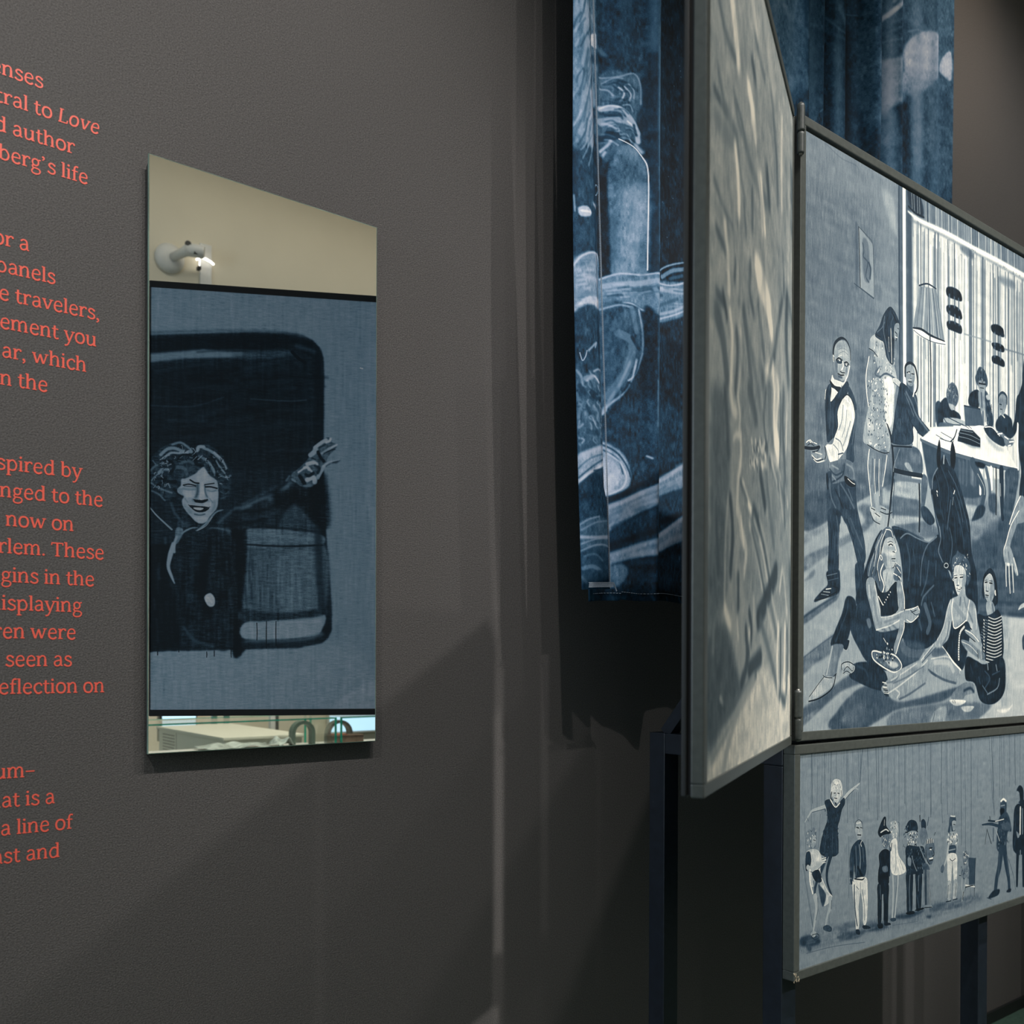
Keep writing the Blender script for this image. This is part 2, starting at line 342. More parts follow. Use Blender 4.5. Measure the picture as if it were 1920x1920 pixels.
def paint(wmm, hmm, ppm, prims, base, seed, grain=(3, 14), amp=0.03, con=(1.1, 0.5)):
    W, H = int(wmm * ppm), int(hmm * ppm)
    A = np.full((H, W), base, np.float32); rng = np.random.default_rng(seed)
    N1 = noise_field(H, W, grain[0] * ppm, grain[1] * ppm, rng) * 0.6 + noise_field(H, W, grain[1] * ppm * 2, grain[0] * 4 * ppm, rng) * 0.5 + noise_field(H, W, 1.5 * ppm, 2.5 * ppm, rng) * 0.35
    A += N1 * amp
    for k, v, al, soft, ws, nz, pts in prims:
        pts = [(x * ppm, y * ppm) for x, y in pts]; soft = soft * ppm; ws = [q * ppm for q in ws]
        if k in 'bo' and len(pts) > 2: P = np.array(catmull(pts, True, 5))
        elif k == 's' and len(pts) > 2: P = np.array(catmull(pts, False, 5))
        else: P = np.array(pts)
        pad = soft * 2 + max(ws) + 2
        x0, y0 = np.floor(P.min(0) - pad).astype(int); x1, y1 = np.ceil(P.max(0) + pad).astype(int)
        x0, y0 = max(x0, 0), max(y0, 0); x1, y1 = min(x1, W), min(y1, H)
        if x1 <= x0 or y1 <= y0: continue
        if k in 'bp':
            ss = 1 if soft > 2 else 2
            yy = (np.arange((y1 - y0) * ss) + .5) / ss + y0; xx = (np.arange((x1 - x0) * ss) + .5) / ss + x0
            Mk = np.zeros((len(yy), len(xx)), bool)
            for i in range(len(P)):
                (ax, ay), (bx, by) = P[i], P[(i + 1) % len(P)]
                if ay == by: continue
                lo, hi = min(ay, by), max(ay, by)
                r = np.nonzero((yy >= lo) & (yy < hi))[0]
                if not len(r): continue
                xi = ax + (yy[r] - ay) * (bx - ax) / (by - ay)
                Mk[r] ^= xx[None, :] > xi[:, None]
            Mk = Mk.astype(np.float32)
            if ss == 2: Mk = (Mk[::2, ::2] + Mk[1::2, ::2] + Mk[::2, 1::2] + Mk[1::2, 1::2]) / 4
        else:
            yy = (np.arange(y0, y1) + .5)[:, None]; xx = (np.arange(x0, x1) + .5)[None]
            Mk = np.zeros((y1 - y0, x1 - x0), np.float32); n = len(P); closed = k == 'o'
            wl = np.interp(np.linspace(0, 1, n), np.linspace(0, 1, len(ws)), ws)
            for i in range(n if closed else n - 1):
                (ax, ay), (bx, by) = P[i], P[(i + 1) % n]; dx, dy = bx - ax, by - ay; L = dx * dx + dy * dy or 1e-6
                q = max(wl[i], wl[(i + 1) % n]) / 2 + 2
                c0, c1 = int(max(min(ax, bx) - q - x0, 0)), int(min(max(ax, bx) + q - x0 + 1, x1 - x0)); r0, r1 = int(max(min(ay, by) - q - y0, 0)), int(min(max(ay, by) + q - y0 + 1, y1 - y0))
                if c1 <= c0 or r1 <= r0: continue
                X, Y = xx[:, c0:c1], yy[r0:r1]
                t = np.clip(((X - ax) * dx + (Y - ay) * dy) / L, 0, 1)
                dist = np.hypot(X - ax - t * dx, Y - ay - t * dy); ww = wl[i] + (wl[(i + 1) % n] - wl[i]) * t
                mk = np.clip(ww / 2 - dist + .5, 0, 1) * np.minimum(1, ww)
                Mk[r0:r1, c0:c1] = np.maximum(Mk[r0:r1, c0:c1], mk)
        if soft >= 0.7: Mk = blur(Mk, soft)
        Mk = Mk * al; sub = A[y0:y1, x0:x1]
        sub += (v + N1[y0:y1, x0:x1] * nz - sub) * Mk
    A += (A - blur(A, 1)) * 0.6
    A = (A - con[1]) * con[0] + con[1] + N1 * amp * 0.35
    A += rng.standard_normal((H, W)).astype(np.float32) * 0.008
    return np.clip(A, 0, 1)
def make_image(name, A, ramp):
    pos = np.array([r[0] for r in ramp]); H, W = A.shape
    img = np.ones((H, W, 4), np.float32)
    for c in range(3): img[..., c] = np.interp(A, pos, np.array([r[1][c] / 255 for r in ramp]))
    im = bpy.data.images.new(name, W, H, alpha=False)
    im.pixels.foreach_set(img[::-1].ravel()); im.update(); im.pack()
    return im
def paint_mat(name, img, rough=0.55, ramp=None, bump=0.25):
    m = bpy.data.materials.new(name); m.use_nodes = True; nt = m.node_tree; b = nt.nodes['Principled BSDF']
    t = nt.nodes.new('ShaderNodeTexImage'); t.image = img; t.extension = 'EXTEND'
    nt.links.new(t.outputs['Color'], b.inputs['Base Color'])
    b.inputs['Roughness'].default_value = rough; b.inputs['Specular IOR Level'].default_value = 0.35
    tc = nt.nodes.new('ShaderNodeTexCoord'); n = nt.nodes.new('ShaderNodeTexNoise'); n.inputs['Scale'].default_value = 700; n.inputs['Detail'].default_value = 2
    nt.links.new(tc.outputs['Object'], n.inputs['Vector'])
    bp = nt.nodes.new('ShaderNodeBump'); bp.inputs['Strength'].default_value = bump; bp.inputs['Distance'].default_value = 0.0006
    nt.links.new(n.outputs['Fac'], bp.inputs['Height']); nt.links.new(bp.outputs['Normal'], b.inputs['Normal'])
    return m
RAMP = [(0, (8, 22, 32)), (.2, (30, 52, 70)), (.45, (78, 95, 110)), (.7, (142, 155, 162)), (1, (246, 244, 234))]
RAMP_OB = [(0, (10, 26, 36)), (.15, (44, 68, 84)), (.45, (142, 168, 186)), (.7, (196, 208, 222)), (1, (250, 246, 248))]
RAMP_OF = [(0, (26, 38, 46)), (.25, (60, 76, 86)), (.5, (106, 120, 126)), (.75, (164, 170, 168)), (1, (242, 236, 220))]
RAMP_CURTAIN = [(0, (9, 20, 30)), (.2, (22, 62, 90)), (.45, (92, 128, 158)), (.7, (172, 188, 212)), (1, (246, 246, 252))]
PRIMS = {
 'P1': '''
b60 70 235 0 2|-26 -11 440 -79 731 -62 733 111 343 172 2 172
b50 60 297 0 2|-4 486 345 390 368 714 -2 798
b60 80 167 0 2|531 2 731 -28 733 169 760 626 610 659 586 325
b74 80 59 0 2|604 64 700 80 739 225 745 252 680 213 626 131
s56 50 41 123 1|582 -71 587 438
s62 35 30 28 1|209 87 213 177
s58 35 31 28 1|382 491 377 588
s47 35 29 59 1|66 292 73 386
s47 35 32 27 1|377 -21 380 68
s58 35 33 61 1|567 58 560 162
s47 35 32 59 1|444 -18 446 93
s58 35 29 67 1|48 87 44 263
s47 35 31 66 1|305 519 303 638
s62 35 30 49 1|161 351 164 557
s58 35 32 33 1|395 -20 396 87
s62 35 31 72 1|315 -14 320 179
s58 35 33 29 1|539 98 537 258
s62 35 29 63 1|67 202 72 289
s58 35 32 80 1|425 531 433 655
s58 35 30 26 1|228 549 227 719
s58 35 32 30 1|503 -21 499 123
s62 35 31 40 1|292 299 301 498
s47 35 31 28 1|269 192 278 411
s47 35 29 37 1|104 416 97 616
s47 35 29 61 1|14 304 13 462
s62 35 31 73 1|336 327 340 416
s47 35 30 34 1|254 220 248 395
s47 35 33 25 1|657 125 651 305
s47 35 29 58 1|102 93 100 177
s47 35 29 29 1|101 181 99 313
s47 35 31 29 1|320 548 320 676
s42 60 8 19 1|153 6 275 30 401 27 397 100
p86 100 19 0 2|864 -58 1048 -55 1605 -71 2080 -64 2101 1493 881 1604
p42 100 13 0 2|758 -71 863 -69 877 1249 772 1264
s24 100 8 55 1|749 -103 752 221 766 915 771 1206
s95 100 13 146 1|794 -82 800 266 814 1082
s34 95 26 191 1|847 -76 850 252 875 1013
s55 80 13 52 1|873 10 881 303 891 951
p56 100 19 0 2|813 -42 1048 -55 1605 -71 2080 -64 2082 93 1473 101 1061 110 865 107
b16 100 22 0 2|830 -6 932 -8 973 39 968 86 899 85 848 68
s62 90 4 26 1|864 2 872 86
s62 90 4 26 1|884 0 892 84
s62 90 4 27 1|915 -3 923 82
s62 90 4 27 1|934 -5 942 80
s8 100 9 53 1|837 74 899 88 979 85
s25 90 14 73 1|1007 5 1014 99
s42 70 5 32 1|1316 -59 1321 95
s72 70 5 19 1|1174 -57 1180 121
s90 70 5 26 1|1532 -63 1538 84
s72 70 5 34 1|1644 -65 1650 86
s42 70 6 37 1|1958 -70 1965 95
s42 70 5 39 1|1803 -67 1809 95
s42 70 5 46 1|1814 -67 1820 112
s42 70 5 24 1|1849 -68 1856 111
s35 70 5 43 1|1477 -62 1483 112
s90 70 5 48 1|1454 -62 1460 91
s72 70 5 48 1|1427 -61 1433 120
s42 70 5 31 1|1339 -60 1345 93
s90 70 5 43 1|1311 -59 1316 103
s35 70 5 44 1|1462 -62 1468 109
s42 70 5 29 1|1089 -56 1094 101
s72 70 5 17 1|1147 -57 1153 115
s80 70 6 32 1|2005 -70 2012 109
s42 70 6 55 1|2006 -70 2013 110
s80 70 5 39 1|998 -55 1004 108
s80 70 5 35 1|1115 -56 1120 117
s42 70 5 15 1|1324 -60 1330 105
s35 70 5 36 1|1827 -67 1833 110
s42 70 6 49 1|1990 -70 1996 98
s72 70 5 31 1|1180 -57 1185 95
s90 70 5 32 1|1784 -67 1791 95
s72 70 5 43 1|1100 -56 1105 120
s90 70 5 31 1|1667 -65 1673 114
s90 70 6 22 1|1970 -70 1977 101
s42 70 5 36 1|1496 -62 1502 117
s42 70 5 34 1|1799 -67 1805 88
s72 70 5 41 1|1739 -66 1746 104
s35 70 5 46 1|1518 -63 1524 102
s35 70 5 38 1|1027 -55 1032 94
s35 70 5 31 1|1493 -62 1499 105
s90 70 5 23 1|1610 -64 1616 103
s80 70 5 31 1|1248 -58 1253 104
s72 70 5 45 1|1217 -58 1223 105
s80 70 5 22 1|1939 -69 1946 89
s35 70 5 36 1|1090 -56 1096 103
s72 70 5 42 1|1407 -61 1413 92
s72 70 5 22 1|1945 -69 1951 87
s42 70 5 45 1|1927 -69 1934 120
s42 70 5 46 1|1063 -56 1069 119
s80 70 5 54 1|1866 -68 1873 88
s72 70 5 26 1|1381 -61 1386 100
s90 70 5 33 1|1736 -66 1742 83
s90 70 5 39 1|1714 -66 1720 97
s42 70 5 49 1|1498 -62 1504 86
s35 70 5 43 1|1074 -56 1079 96
s80 70 5 42 1|1150 -57 1156 114
s80 70 5 21 1|1682 -65 1689 119
s72 70 6 20 1|1972 -70 1979 103
s80 70 5 42 1|1028 -55 1033 112
s35 70 5 41 1|1239 -58 1245 86
s35 70 5 22 1|1053 -55 1059 118
s90 70 5 27 1|1091 -56 1096 87
s35 70 6 37 1|1967 -70 1974 106
s42 70 5 23 1|1208 -58 1213 90
s72 70 5 31 1|1150 -57 1156 120
s42 70 5 23 1|1175 -57 1180 102
s35 70 5 17 1|1832 -68 1839 121
s42 70 5 35 1|1748 -66 1755 104
s80 70 5 36 1|1215 -58 1221 102
s90 70 5 26 1|1535 -63 1541 118
s42 70 5 42 1|1184 -57 1190 94
s80 70 5 52 1|1718 -66 1724 107
s35 70 6 20 1|2050 -71 2057 114
s42 70 5 18 1|1758 -66 1764 92
s90 70 5 40 1|1670 -65 1676 97
s72 70 5 16 1|1253 -59 1258 94
s97 46 11 46 1|1073 144 1081 265 1085 387
s42 65 14 37 1|2028 149 2032 491 2033 834
s50 48 12 38 1|1143 193 1141 363 1150 531
s55 53 13 73 1|1589 125 1600 779 1611 1436
s55 63 12 69 1|1230 215 1228 417 1242 617
s42 66 13 76 1|1721 201 1730 409 1730 618
s55 55 13 41 1|1669 140 1674 287 1683 433
s62 69 11 59 1|929 120 934 506 933 895
s50 73 12 66 1|1435 171 1445 652 1449 1135
s95 66 12 43 1|1128 191 1132 432 1134 674
s50 66 13 60 1|1763 181 1772 673 1776 1167
s95 65 13 61 1|1578 130 1581 524 1593 916
s95 49 12 47 1|1190 168 1199 532 1208 897
s50 47 11 39 1|967 163 974 428 981 693
s50 41 11 71 1|1101 210 1100 440 1108 669
s97 36 13 50 1|1833 170 1838 805 1859 1440
s72 40 11 34 1|881 165 888 507 889 852
s100 76 12 58 1|1235 149 1235 451 1251 750
s50 37 12 31 1|1189 154 1192 482 1197 810
s55 44 11 43 1|984 198 985 463 989 727
s100 67 12 48 1|1284 212 1297 803 1307 1396
s55 77 11 16 1|929 188 935 533 935 880
s72 53 11 52 1|1011 163 1012 459 1023 753
s50 76 12 26 1|1132 165 1134 634 1140 1103
s95 43 12 30 1|1428 139 1435 753 1446 1369
s62 54 12 42 1|1499 149 1509 475 1513 803
s42 66 12 38 1|1460 155 1465 464 1472 774
s50 55 12 40 1|1467 197 1472 783 1480 1371
s42 71 14 71 1|2013 207 2017 848 2031 1489
s95 42 14 25 1|2032 168 2043 345 2035 526
s95 41 12 15 1|1459 186 1462 822 1481 1459
s55 69 12 43 1|1515 120 1524 637 1530 1155
s62 35 11 48 1|981 147 987 746 992 1346
s62 78 12 29 1|1202 163 1210 787 1214 1414
s95 45 13 21 1|1683 148 1692 289 1692 432
s97 35 12 39 1|1342 154 1351 541 1352 930
s95 45 12 64 1|1192 200 1200 357 1195 516
s95 76 12 43 1|1113 192 1119 465 1127 738
s42 37 11 21 1|936 175 940 759 957 1344
s97 50 11 67 1|940 156 949 727 961 1301
s42 79 11 63 1|1074 208 1079 713 1091 1218
s50 78 12 22 1|1363 128 1364 295 1377 460
s100 59 11 25 1|1097 152 1100 698 1115 1243
s95 70 12 66 1|1368 149 1369 670 1381 1189
s42 50 11 65 1|919 122 919 272 928 420
s72 48 12 70 1|1170 211 1179 654 1185 1099
s50 78 13 47 1|1705 178 1707 759 1718 1339
s100 35 14 52 1|2012 157 2022 436 2016 719
s55 51 14 39 1|1981 148 1991 681 1995 1216
s55 60 13 18 1|1782 124 1783 368 1784 611
s50 57 12 20 1|1230 214 1235 801 1239 1390
s100 59 13 31 1|1690 163 1694 423 1706 683
s72 68 13 41 1|1772 196 1778 766 1791 1337
s55 38 11 25 1|1088 142 1090 389 1102 635
s50 56 12 20 1|1146 142 1153 536 1164 931
s42 62 13 19 1|1832 205 1847 854 1846 1507
s55 78 13 70 1|1842 136 1845 312 1846 488
s62 80 11 16 1|988 175 988 611 997 1045
s42 63 11 34 1|917 188 928 765 930 1347
s95 60 11 36 1|958 121 958 492 963 862
s72 78 13 36 1|1601 126 1603 345 1605 564
s100 64 12 63 1|1214 173 1213 484 1228 793
s100 53 12 65 1|1303 158 1317 780 1319 1406
s42 53 14 73 1|1916 165 1914 393 1918 620
s55 77 12 49 1|1520 211 1523 741 1532 1272
s62 76 11 16 1|991 165 996 694 1009 1223
s50 42 12 64 1|1217 177 1228 632 1231 1090
s62 53 13 31 1|1787 139 1798 497 1794 859
s62 75 12 27 1|1453 156 1463 347 1465 541
s97 63 13 54 1|1862 187 1865 700 1880 1213
s100 43 12 45 1|1207 159 1212 587 1217 1015
s95 43 11 39 1|881 211 889 561 895 913
s100 65 12 47 1|1399 128 1401 323 1411 516
s97 58 11 16 1|919 131 929 713 934 1298
s50 44 12 65 1|1289 212 1299 406 1300 603
s55 72 14 33 1|2051 169 2064 860 2076 1554
s72 78 13 32 1|1565 142 1576 447 1575 754
s62 42 12 26 1|1408 177 1412 634 1414 1092
s55 37 14 71 1|1988 189 2003 839 2004 1494
s50 68 13 76 1|1884 219 1887 611 1897 1002
s55 43 12 42 1|1281 155 1284 474 1295 792
s72 77 13 75 1|1732 121 1739 711 1758 1300
s62 58 14 47 1|1933 194 1937 757 1953 1319
s42 40 14 41 1|1932 130 1930 395 1933 660
s55 41 12 43 1|1265 140 1267 571 1279 1002
s50 47 14 64 1|1988 142 1986 364 1991 585
s97 58 13 58 1|1822 218 1827 382 1830 546
s42 38 12 30 1|1423 134 1426 260 1427 387
s62 58 13 57 1|1778 117 1780 559 1787 1001
s72 68 13 81 1|1604 200 1603 427 1615 650
s100 55 12 62 1|1405 171 1414 498 1415 826
s42 77 12 69 1|1117 128 1117 370 1131 610
s100 48 12 73 1|1159 123 1167 575 1177 1028
s42 44 14 77 1|1978 212 1977 397 1993 579
s100 63 11 67 1|1046 206 1047 425 1049 644
s95 36 13 16 1|1669 185 1678 859 1689 1534
s62 43 14 57 1|2014 141 2023 788 2036 1436
s55 37 11 15 1|911 129 915 560 917 992
s42 72 13 40 1|1668 182 1670 700 1685 1216
s100 37 13 24 1|1832 210 1830 381 1834 551
s72 64 13 71 1|1869 202 1877 696 1879 1191
s97 52 12 58 1|1194 151 1195 410 1199 669
s72 55 12 39 1|1224 212 1231 599 1228 989
s62 48 13 55 1|1771 152 1782 679 1793 1207
s42 71 12 45 1|1356 170 1354 450 1365 727
s72 77 11 62 1|1073 166 1078 464 1077 765
s50 40 11 47 1|1124 134 1131 741 1147 1350
s50 49 12 37 1|1230 127 1237 737 1248 1349
s62 66 12 52 1|1347 172 1356 386 1349 605
s55 50 13 51 1|1559 120 1570 565 1571 1014
s62 46 12 71 1|1388 186 1388 451 1396 713
s55 62 11 57 1|1080 147 1089 629 1100 1112
s72 78 12 20 1|1255 141 1269 766 1275 1396
s72 64 11 25 1|983 155 994 773 998 1395
s42 45 11 39 1|989 138 988 456 1003 771
s72 76 14 70 1|2049 147 2054 296 2054 445
s100 74 12 55 1|1349 175 1361 698 1366 1224
s55 63 13 36 1|1604 177 1611 431 1613 686
s55 63 11 40 1|979 158 983 675 992 1193
s55 72 12 15 1|1325 185 1339 802 1339 1425
s25 85 9 40 1|951 130 960 819 964 1088
s30 85 9 36 1|1023 130 1032 805 1036 1076
s35 85 9 55 1|1088 130 1097 793 1102 1066
s30 85 9 38 1|1215 130 1225 768 1229 1046
s12 85 10 33 1|1281 130 1291 755 1295 1035
s45 85 10 128 1|1448 129 1457 723 1462 1009
s30 85 10 40 1|1480 129 1490 716 1495 1004
s42 85 10 111 1|1581 129 1590 697 1595 988
s30 85 10 41 1|1608 129 1617 692 1622 983
s40 85 10 52 1|1697 129 1707 674 1712 969
s25 85 10 52 1|1753 129 1763 663 1768 960
s45 85 11 64 1|1875 129 1884 640 1890 941
s32 85 11 54 1|1948 129 1957 626 1963 929
s50 85 11 78 1|2045 129 2054 607 2060 914
b35 60 39 0 2|1338 125 1460 117 1474 158 1370 154
b45 60 43 0 2|1775 171 1934 158 1949 195 1804 204
s97 100 14 48,96,125,116,116,125,125 1|832 99 933 111 1061 107 1218 99 1473 98 1746 93 2082 93
s45 60 24 49 1|854 134 980 127 1219 121 1474 120 1774 118 2083 121
s36 70 24 86 1|391 284 397 432 394 570
s25 90 4 20 1|376 558 537 589
p66 100 6 0 2|408 293 526 341 542 585 424 566
s12 100 4 28 1|410 293 419 426 426 565
s28 100 4 16 1|410 293 483 316 526 341 536 451 541 585
s40 100 4 20 1|426 565 539 585
b50 100 20 0 2|443 341 484 341 499 404 506 509 465 525 445 463
s25 80 8 32 1|444 358 454 389 449 418 485 436 470 501 496 523
s18 80 12 48 1|495 434 510 458 505 504
b42 70 98 0 5|409 881 489 865 501 1053 451 1118 462 1283 495 1503 415 1540 384 1405 406 1153
b40 80 113 0 5|8 1426 165 1406 413 1401 702 1336 703 1428 395 1542 167 1646 6 1714
b42 50 44 0 5|90 1151 144 1131 155 1274 100 1303
b38 35 96 0 5|294 1122 411 1102 421 1178 393 1349 414 1512 375 1516
p69 100 17 0 2|4 1705 186 1641 395 1549 692 1425 993 1366 2098 1232 2116 2633 -13 2598
b34 90 29 0 5|9 1558 194 1522 195 1634 6 1705
b60 80 22 0 5|10 1725 186 1657 186 1673 10 1762
b50 90 30 0 5|8 1820 187 1753 456 1638 495 1555 556 1538 516 1643 290 1751 168 1803 9 1877
b50 60 14 0 5|9 1919 78 1868 87 1883 60 1906
b45 100 18 0 5|2 2107 2 2071 198 1984 273 1926 264 1981 198 2016 80 2074
s28 80 11 43 1|7 2076 134 2019 245 1976
b50 100 22 0 5|0 2254 153 2178 237 2145 247 2210 90 2275 0 2322
s36 80 7 25 1|3 2251 135 2189 227 2150
b40 100 26 0 5|-7 2473 174 2403 295 2346 422 2313 564 2325 442 2364 286 2400 128 2477 -5 2536
b52 80 18 0 5|-7 2515 128 2467 -5 2547
b36 100 29 0 5|193 2555 268 2481 344 2429 462 2381 627 2377 724 2448 890 2452 1294 2399 1396 2401 1245 2448 1123 2470 779 2491 671 2516 424 2581
b48 60 54 0 5|287 2520 423 2453 504 2455 464 2510 345 2550
b50 100 32 0 5|724 2507 1184 2472 1502 2479 1706 2498 1503 2582 1006 2588 703 2587
b64 100 18 0 5|1100 2518 1221 2491 1197 2583 1076 2585
b50 80 30 0 5|1502 2479 1637 2509 1776 2539 1637 2574
s25 70 0 23 1|1112 2519 1082 2582
s40 70 9 37 1|1233 2485 1246 2535
b34 100 42 0 5|1478 1602 1625 1563 1791 1475 2100 1432 2108 2011 1798 2007 1549 2009
b55 90 50 0 5|1463 1456 1762 1399 1764 1538 1625 1576 1492 1626
b30 50 105 0 5|1652 1541 1907 1525 1999 1769 1911 1815 1573 1762
s42 50 21 73 1|1573 1775 1767 1767 2097 1755
s26 50 21 73 1|1574 1820 1767 1813 2098 1803
s40 50 21 73 1|1575 1885 1768 1879 2099 1872
s22 50 21 73 1|1575 1943 1769 1939 2099 1934
s45 50 21 73 1|1576 1969 1769 1966 2100 1961
s20 50 21 73 1|1576 2001 1770 1999 2100 1996
p78 100 26 0 2|1798 2014 2108 2014 2116 2585 1503 2589 1692 2517 1832 2447 1866 2280 1835 2080
b70 50 74 0 5|1827 2046 1914 2044 1905 2449 1833 2488
b40 80 31 0 5|415 1564 495 1544 557 1606 496 1634 455 1593
b44 80 34 0 5|608 1532 769 1527 948 1521 960 1567 715 1573
b42 80 35 0 5|726 1601 949 1574 1113 1590 1150 1635 881 1658
b72 80 21 0 5|715 1573 949 1557 949 1580 737 1612
b42 90 26 0 5|714 1479 948 1477 948 1549 715 1554
b70 90 21 0 5|724 1414 947 1394 948 1465 725 1472
b46 90 25 0 5|1359 1396 1569 1379 1569 1437 1411 1447
b72 90 24 0 5|1411 1453 1543 1446 1490 1509 1438 1514
s80 100 0 52 1|210 1007 204 1041 190 1054
b70 100 4 0 5|221 919 222 881 254 847 301 833 335 852 348 893 344 938 326 985 293 1012 260 1010 232 987 221 951
b50 90 15 0 5|224 940 247 935 253 988 274 1011 241 1001 224 967
b80 60 23 0 5|249 881 311 863 321 899 254 912
s13 100 3 45,61,68,61,38,23,19 1|220 935 216 893 233 854 277 826 318 829 346 861 350 909
s85 100 0 26 1|218 941 215 915 222 919
s50 80 0 11 1|254 882 292 867 325 873
s48 80 0 11 1|259 898 297 882 330 889
s92 80 0 15 1|254 912 283 900
s10 100 0 34 1|239 931 259 918 285 923
b25 100 4 0 5|241 934 264 924 285 928 278 939 250 943
s100 100 0 26 1|262 927 268 928
s10 100 0 34 1|302 931 321 924 337 931
b22 100 4 0 5|304 935 331 932 329 942 307 945
s100 100 0 27 1|314 936 321 937
s95 100 4 30 1|288 927 293 948 281 965
s15 100 0 26 1|270 975 285 978 304 975
s10 100 4 30 1|253 988 274 991 298 986
s28 80 11 45 1|260 999 283 1000
s97 100 4 31 1|343 938 329 982 307 1012
s40 70 8 30 1|321 942 314 977
p90 100 6 0 2|208 1005 225 1018 293 1020 320 1007 332 1017 274 1049 209 1126 186 1140 190 1048
p88 100 1 0 2|159 1076 190 1048 190 1086 163 1128 152 1117
b6 100 4 0 5|190 1027 229 1046 276 1045 265 1072 229 1061 201 1055
b21 100 4 0 5|162 1080 194 1042 204 1067 198 1122 256 1069 298 1029 322 1008 341 1026 322 1068 280 1108 261 1171 253 1253 210 1284 175 1304 164 1246 156 1167
s40 80 7 26 1|190 1097 195 1160 191 1241
s32 80 7 26 1|209 1158 219 1210 210 1265
s12 80 7 26 1|237 1121 228 1182 238 1234
s8 80 7 26 1|172 1111 168 1191 175 1271
s35 80 8 26 1|284 1037 256 1096
b26 100 6 0 5|322 1019 366 1049 399 1099 403 1148 392 1210 381 1295 382 1361 325 1369 325 1303 353 1233 386 1162 371 1103 342 1076
s55 80 12 31 1|396 1127 382 1218 365 1286
b88 100 6 0 5|290 1095 322 1072 354 1082 377 1113 386 1162 353 1244 325 1308 277 1353 232 1386 193 1386 164 1320 211 1306 231 1268 255 1221 252 1156
s97 90 6 31 1|313 1086 352 1112 367 1165
s66 90 6 34 1|294 1122 285 1189 262 1236
s70 90 6 30 1|323 1139 314 1206 286 1265
s62 90 6 27 1|353 1184 324 1248 296 1302
s55 90 6 30 1|238 1277 276 1288 296 1323
s60 90 6 26 1|220 1307 258 1329 258 1367
s98 90 6 33 1|164 1323 192 1354 207 1387
s98 90 6 23 1|380 1163 334 1258 305 1322
s30 90 6 30 1|258 1345 296 1334
s12 100 0 23 1|294 1089 327 1068 366 1088 386 1129
b58 100 5 0 5|65 1345 114 1320 155 1327 176 1370 147 1395 97 1401 65 1390 54 1362
s95 100 0 25 1|20 1326 38 1315 51 1323
s90 100 0 25 1|45 1311 64 1320
s15 100 0 21 1|29 1337 51 1327 74 1333
s10 100 0 71 1|12 1350 65 1346 114 1333
s20 100 0 29 1|65 1361 101 1351 119 1332
s95 100 0 22 1|60 1375 92 1389 128 1379
s15 100 0 22 1|65 1385 97 1396 142 1382
s90 100 0 22 1|74 1391 101 1401 151 1387
s15 100 0 26 1|155 1327 165 1358 156 1380
s90 100 0 22 1|73 1319 96 1322
s80 100 0 29 1|87 1360 133 1362
b48 100 6 0 5|176 1399 211 1384 306 1360 374 1368 399 1403 394 1453 297 1465 207 1481 188 1440
s20 90 7 34 1|193 1418 240 1439 297 1416
s15 90 7 37 1|207 1476 259 1453 297 1427 306 1382
s62 90 8 46 1|325 1380 374 1395 384 1438
s68 90 7 37 1|211 1400 259 1410
s62 90 7 37 1|202 1439 240 1461
s30 90 8 38 1|296 1389 287 1417
b24 100 8 0 5|170 1448 207 1427 214 1480 297 1460 394 1448 400 1514 411 1568 426 1639 328 1650 284 1614 270 1656 186 1663 172 1539
b5 100 6 0 5|311 1433 384 1455 394 1471 355 1477 314 1463
s90 100 0 19 1|334 1444 365 1457 390 1462
s50 80 11 37 1|193 1461 203 1535 241 1585
s10 80 11 45 1|240 1504 279 1554 298 1579
s48 80 11 46 1|278 1473 336 1521 385 1571
s60 80 11 19 1|336 1488 375 1539
s38 80 11 33 1|194 1563 200 1643
s12 80 11 46 1|317 1567 356 1618
s45 80 12 27 1|356 1574 396 1625
s42 80 11 45 1|259 1486 269 1528
s5 80 11 51 1|171 1443 175 1485 180 1506
b20 100 6 0 5|183 1603 272 1595 272 1654 266 1753 261 1867 186 1872 188 1743
b25 100 6 0 5|289 1593 400 1582 448 1655 474 1725 482 1792 457 1827 422 1830 377 1733 328 1655
s45 80 11 30 1|246 1619 261 1682 257 1791
s12 80 11 37 1|204 1661 210 1768
s35 80 11 26 1|233 1712 236 1831
s42 80 12 35 1|356 1619 416 1697 457 1749
s10 80 11 34 1|327 1627 377 1700
s40 80 12 23 1|417 1752 447 1806
s22 80 12 70 1|403 1831 408 1919 419 1974
b22 100 12 0 5|398 1826 467 1815 458 1894 419 1974 404 1947
b15 100 7 0 5|174 1872 262 1856 277 1893 271 1954 216 1978 152 1989 93 2007 84 1997 142 1954 183 1925
s45 90 4 22 1|178 1888 253 1873
s35 90 4 22 1|188 1909 263 1894
s85 90 4 26 1|170 1948 207 1943
s70 90 4 22 1|151 1959 198 1960
s60 90 4 18 1|133 1971 188 1974
s8 90 4 30 1|207 1930 263 1938
s5 90 4 26 1|93 1999 170 1985 254 1954
b58 100 6 0 5|503 823 544 820 568 849 558 896 540 945 533 1014 542 1069 542 1137 512 1147 493 1088 478 1018 473 955 499 885
s93 100 4 28 1|501 863 477 951 482 1029 501 1101
b72 100 6 0 5|513 776 564 747 622 770 654 832 708 856 732 897 732 926 655 938 597 937 566 884 539 838 503 828
b70 100 6 0 5|530 975 592 936 730 924 720 1015 717 1120 698 1198 674 1279 632 1289 554 1281 492 1269 456 1254 469 1176 501 1087 523 1021
b90 90 21 0 5|624 952 709 936 710 1075 695 1147 647 1154
b60 60 32 0 5|541 968 624 952 636 1144 648 1274 554 1270 542 1103
s90 80 4 36 1|650 972 647 975
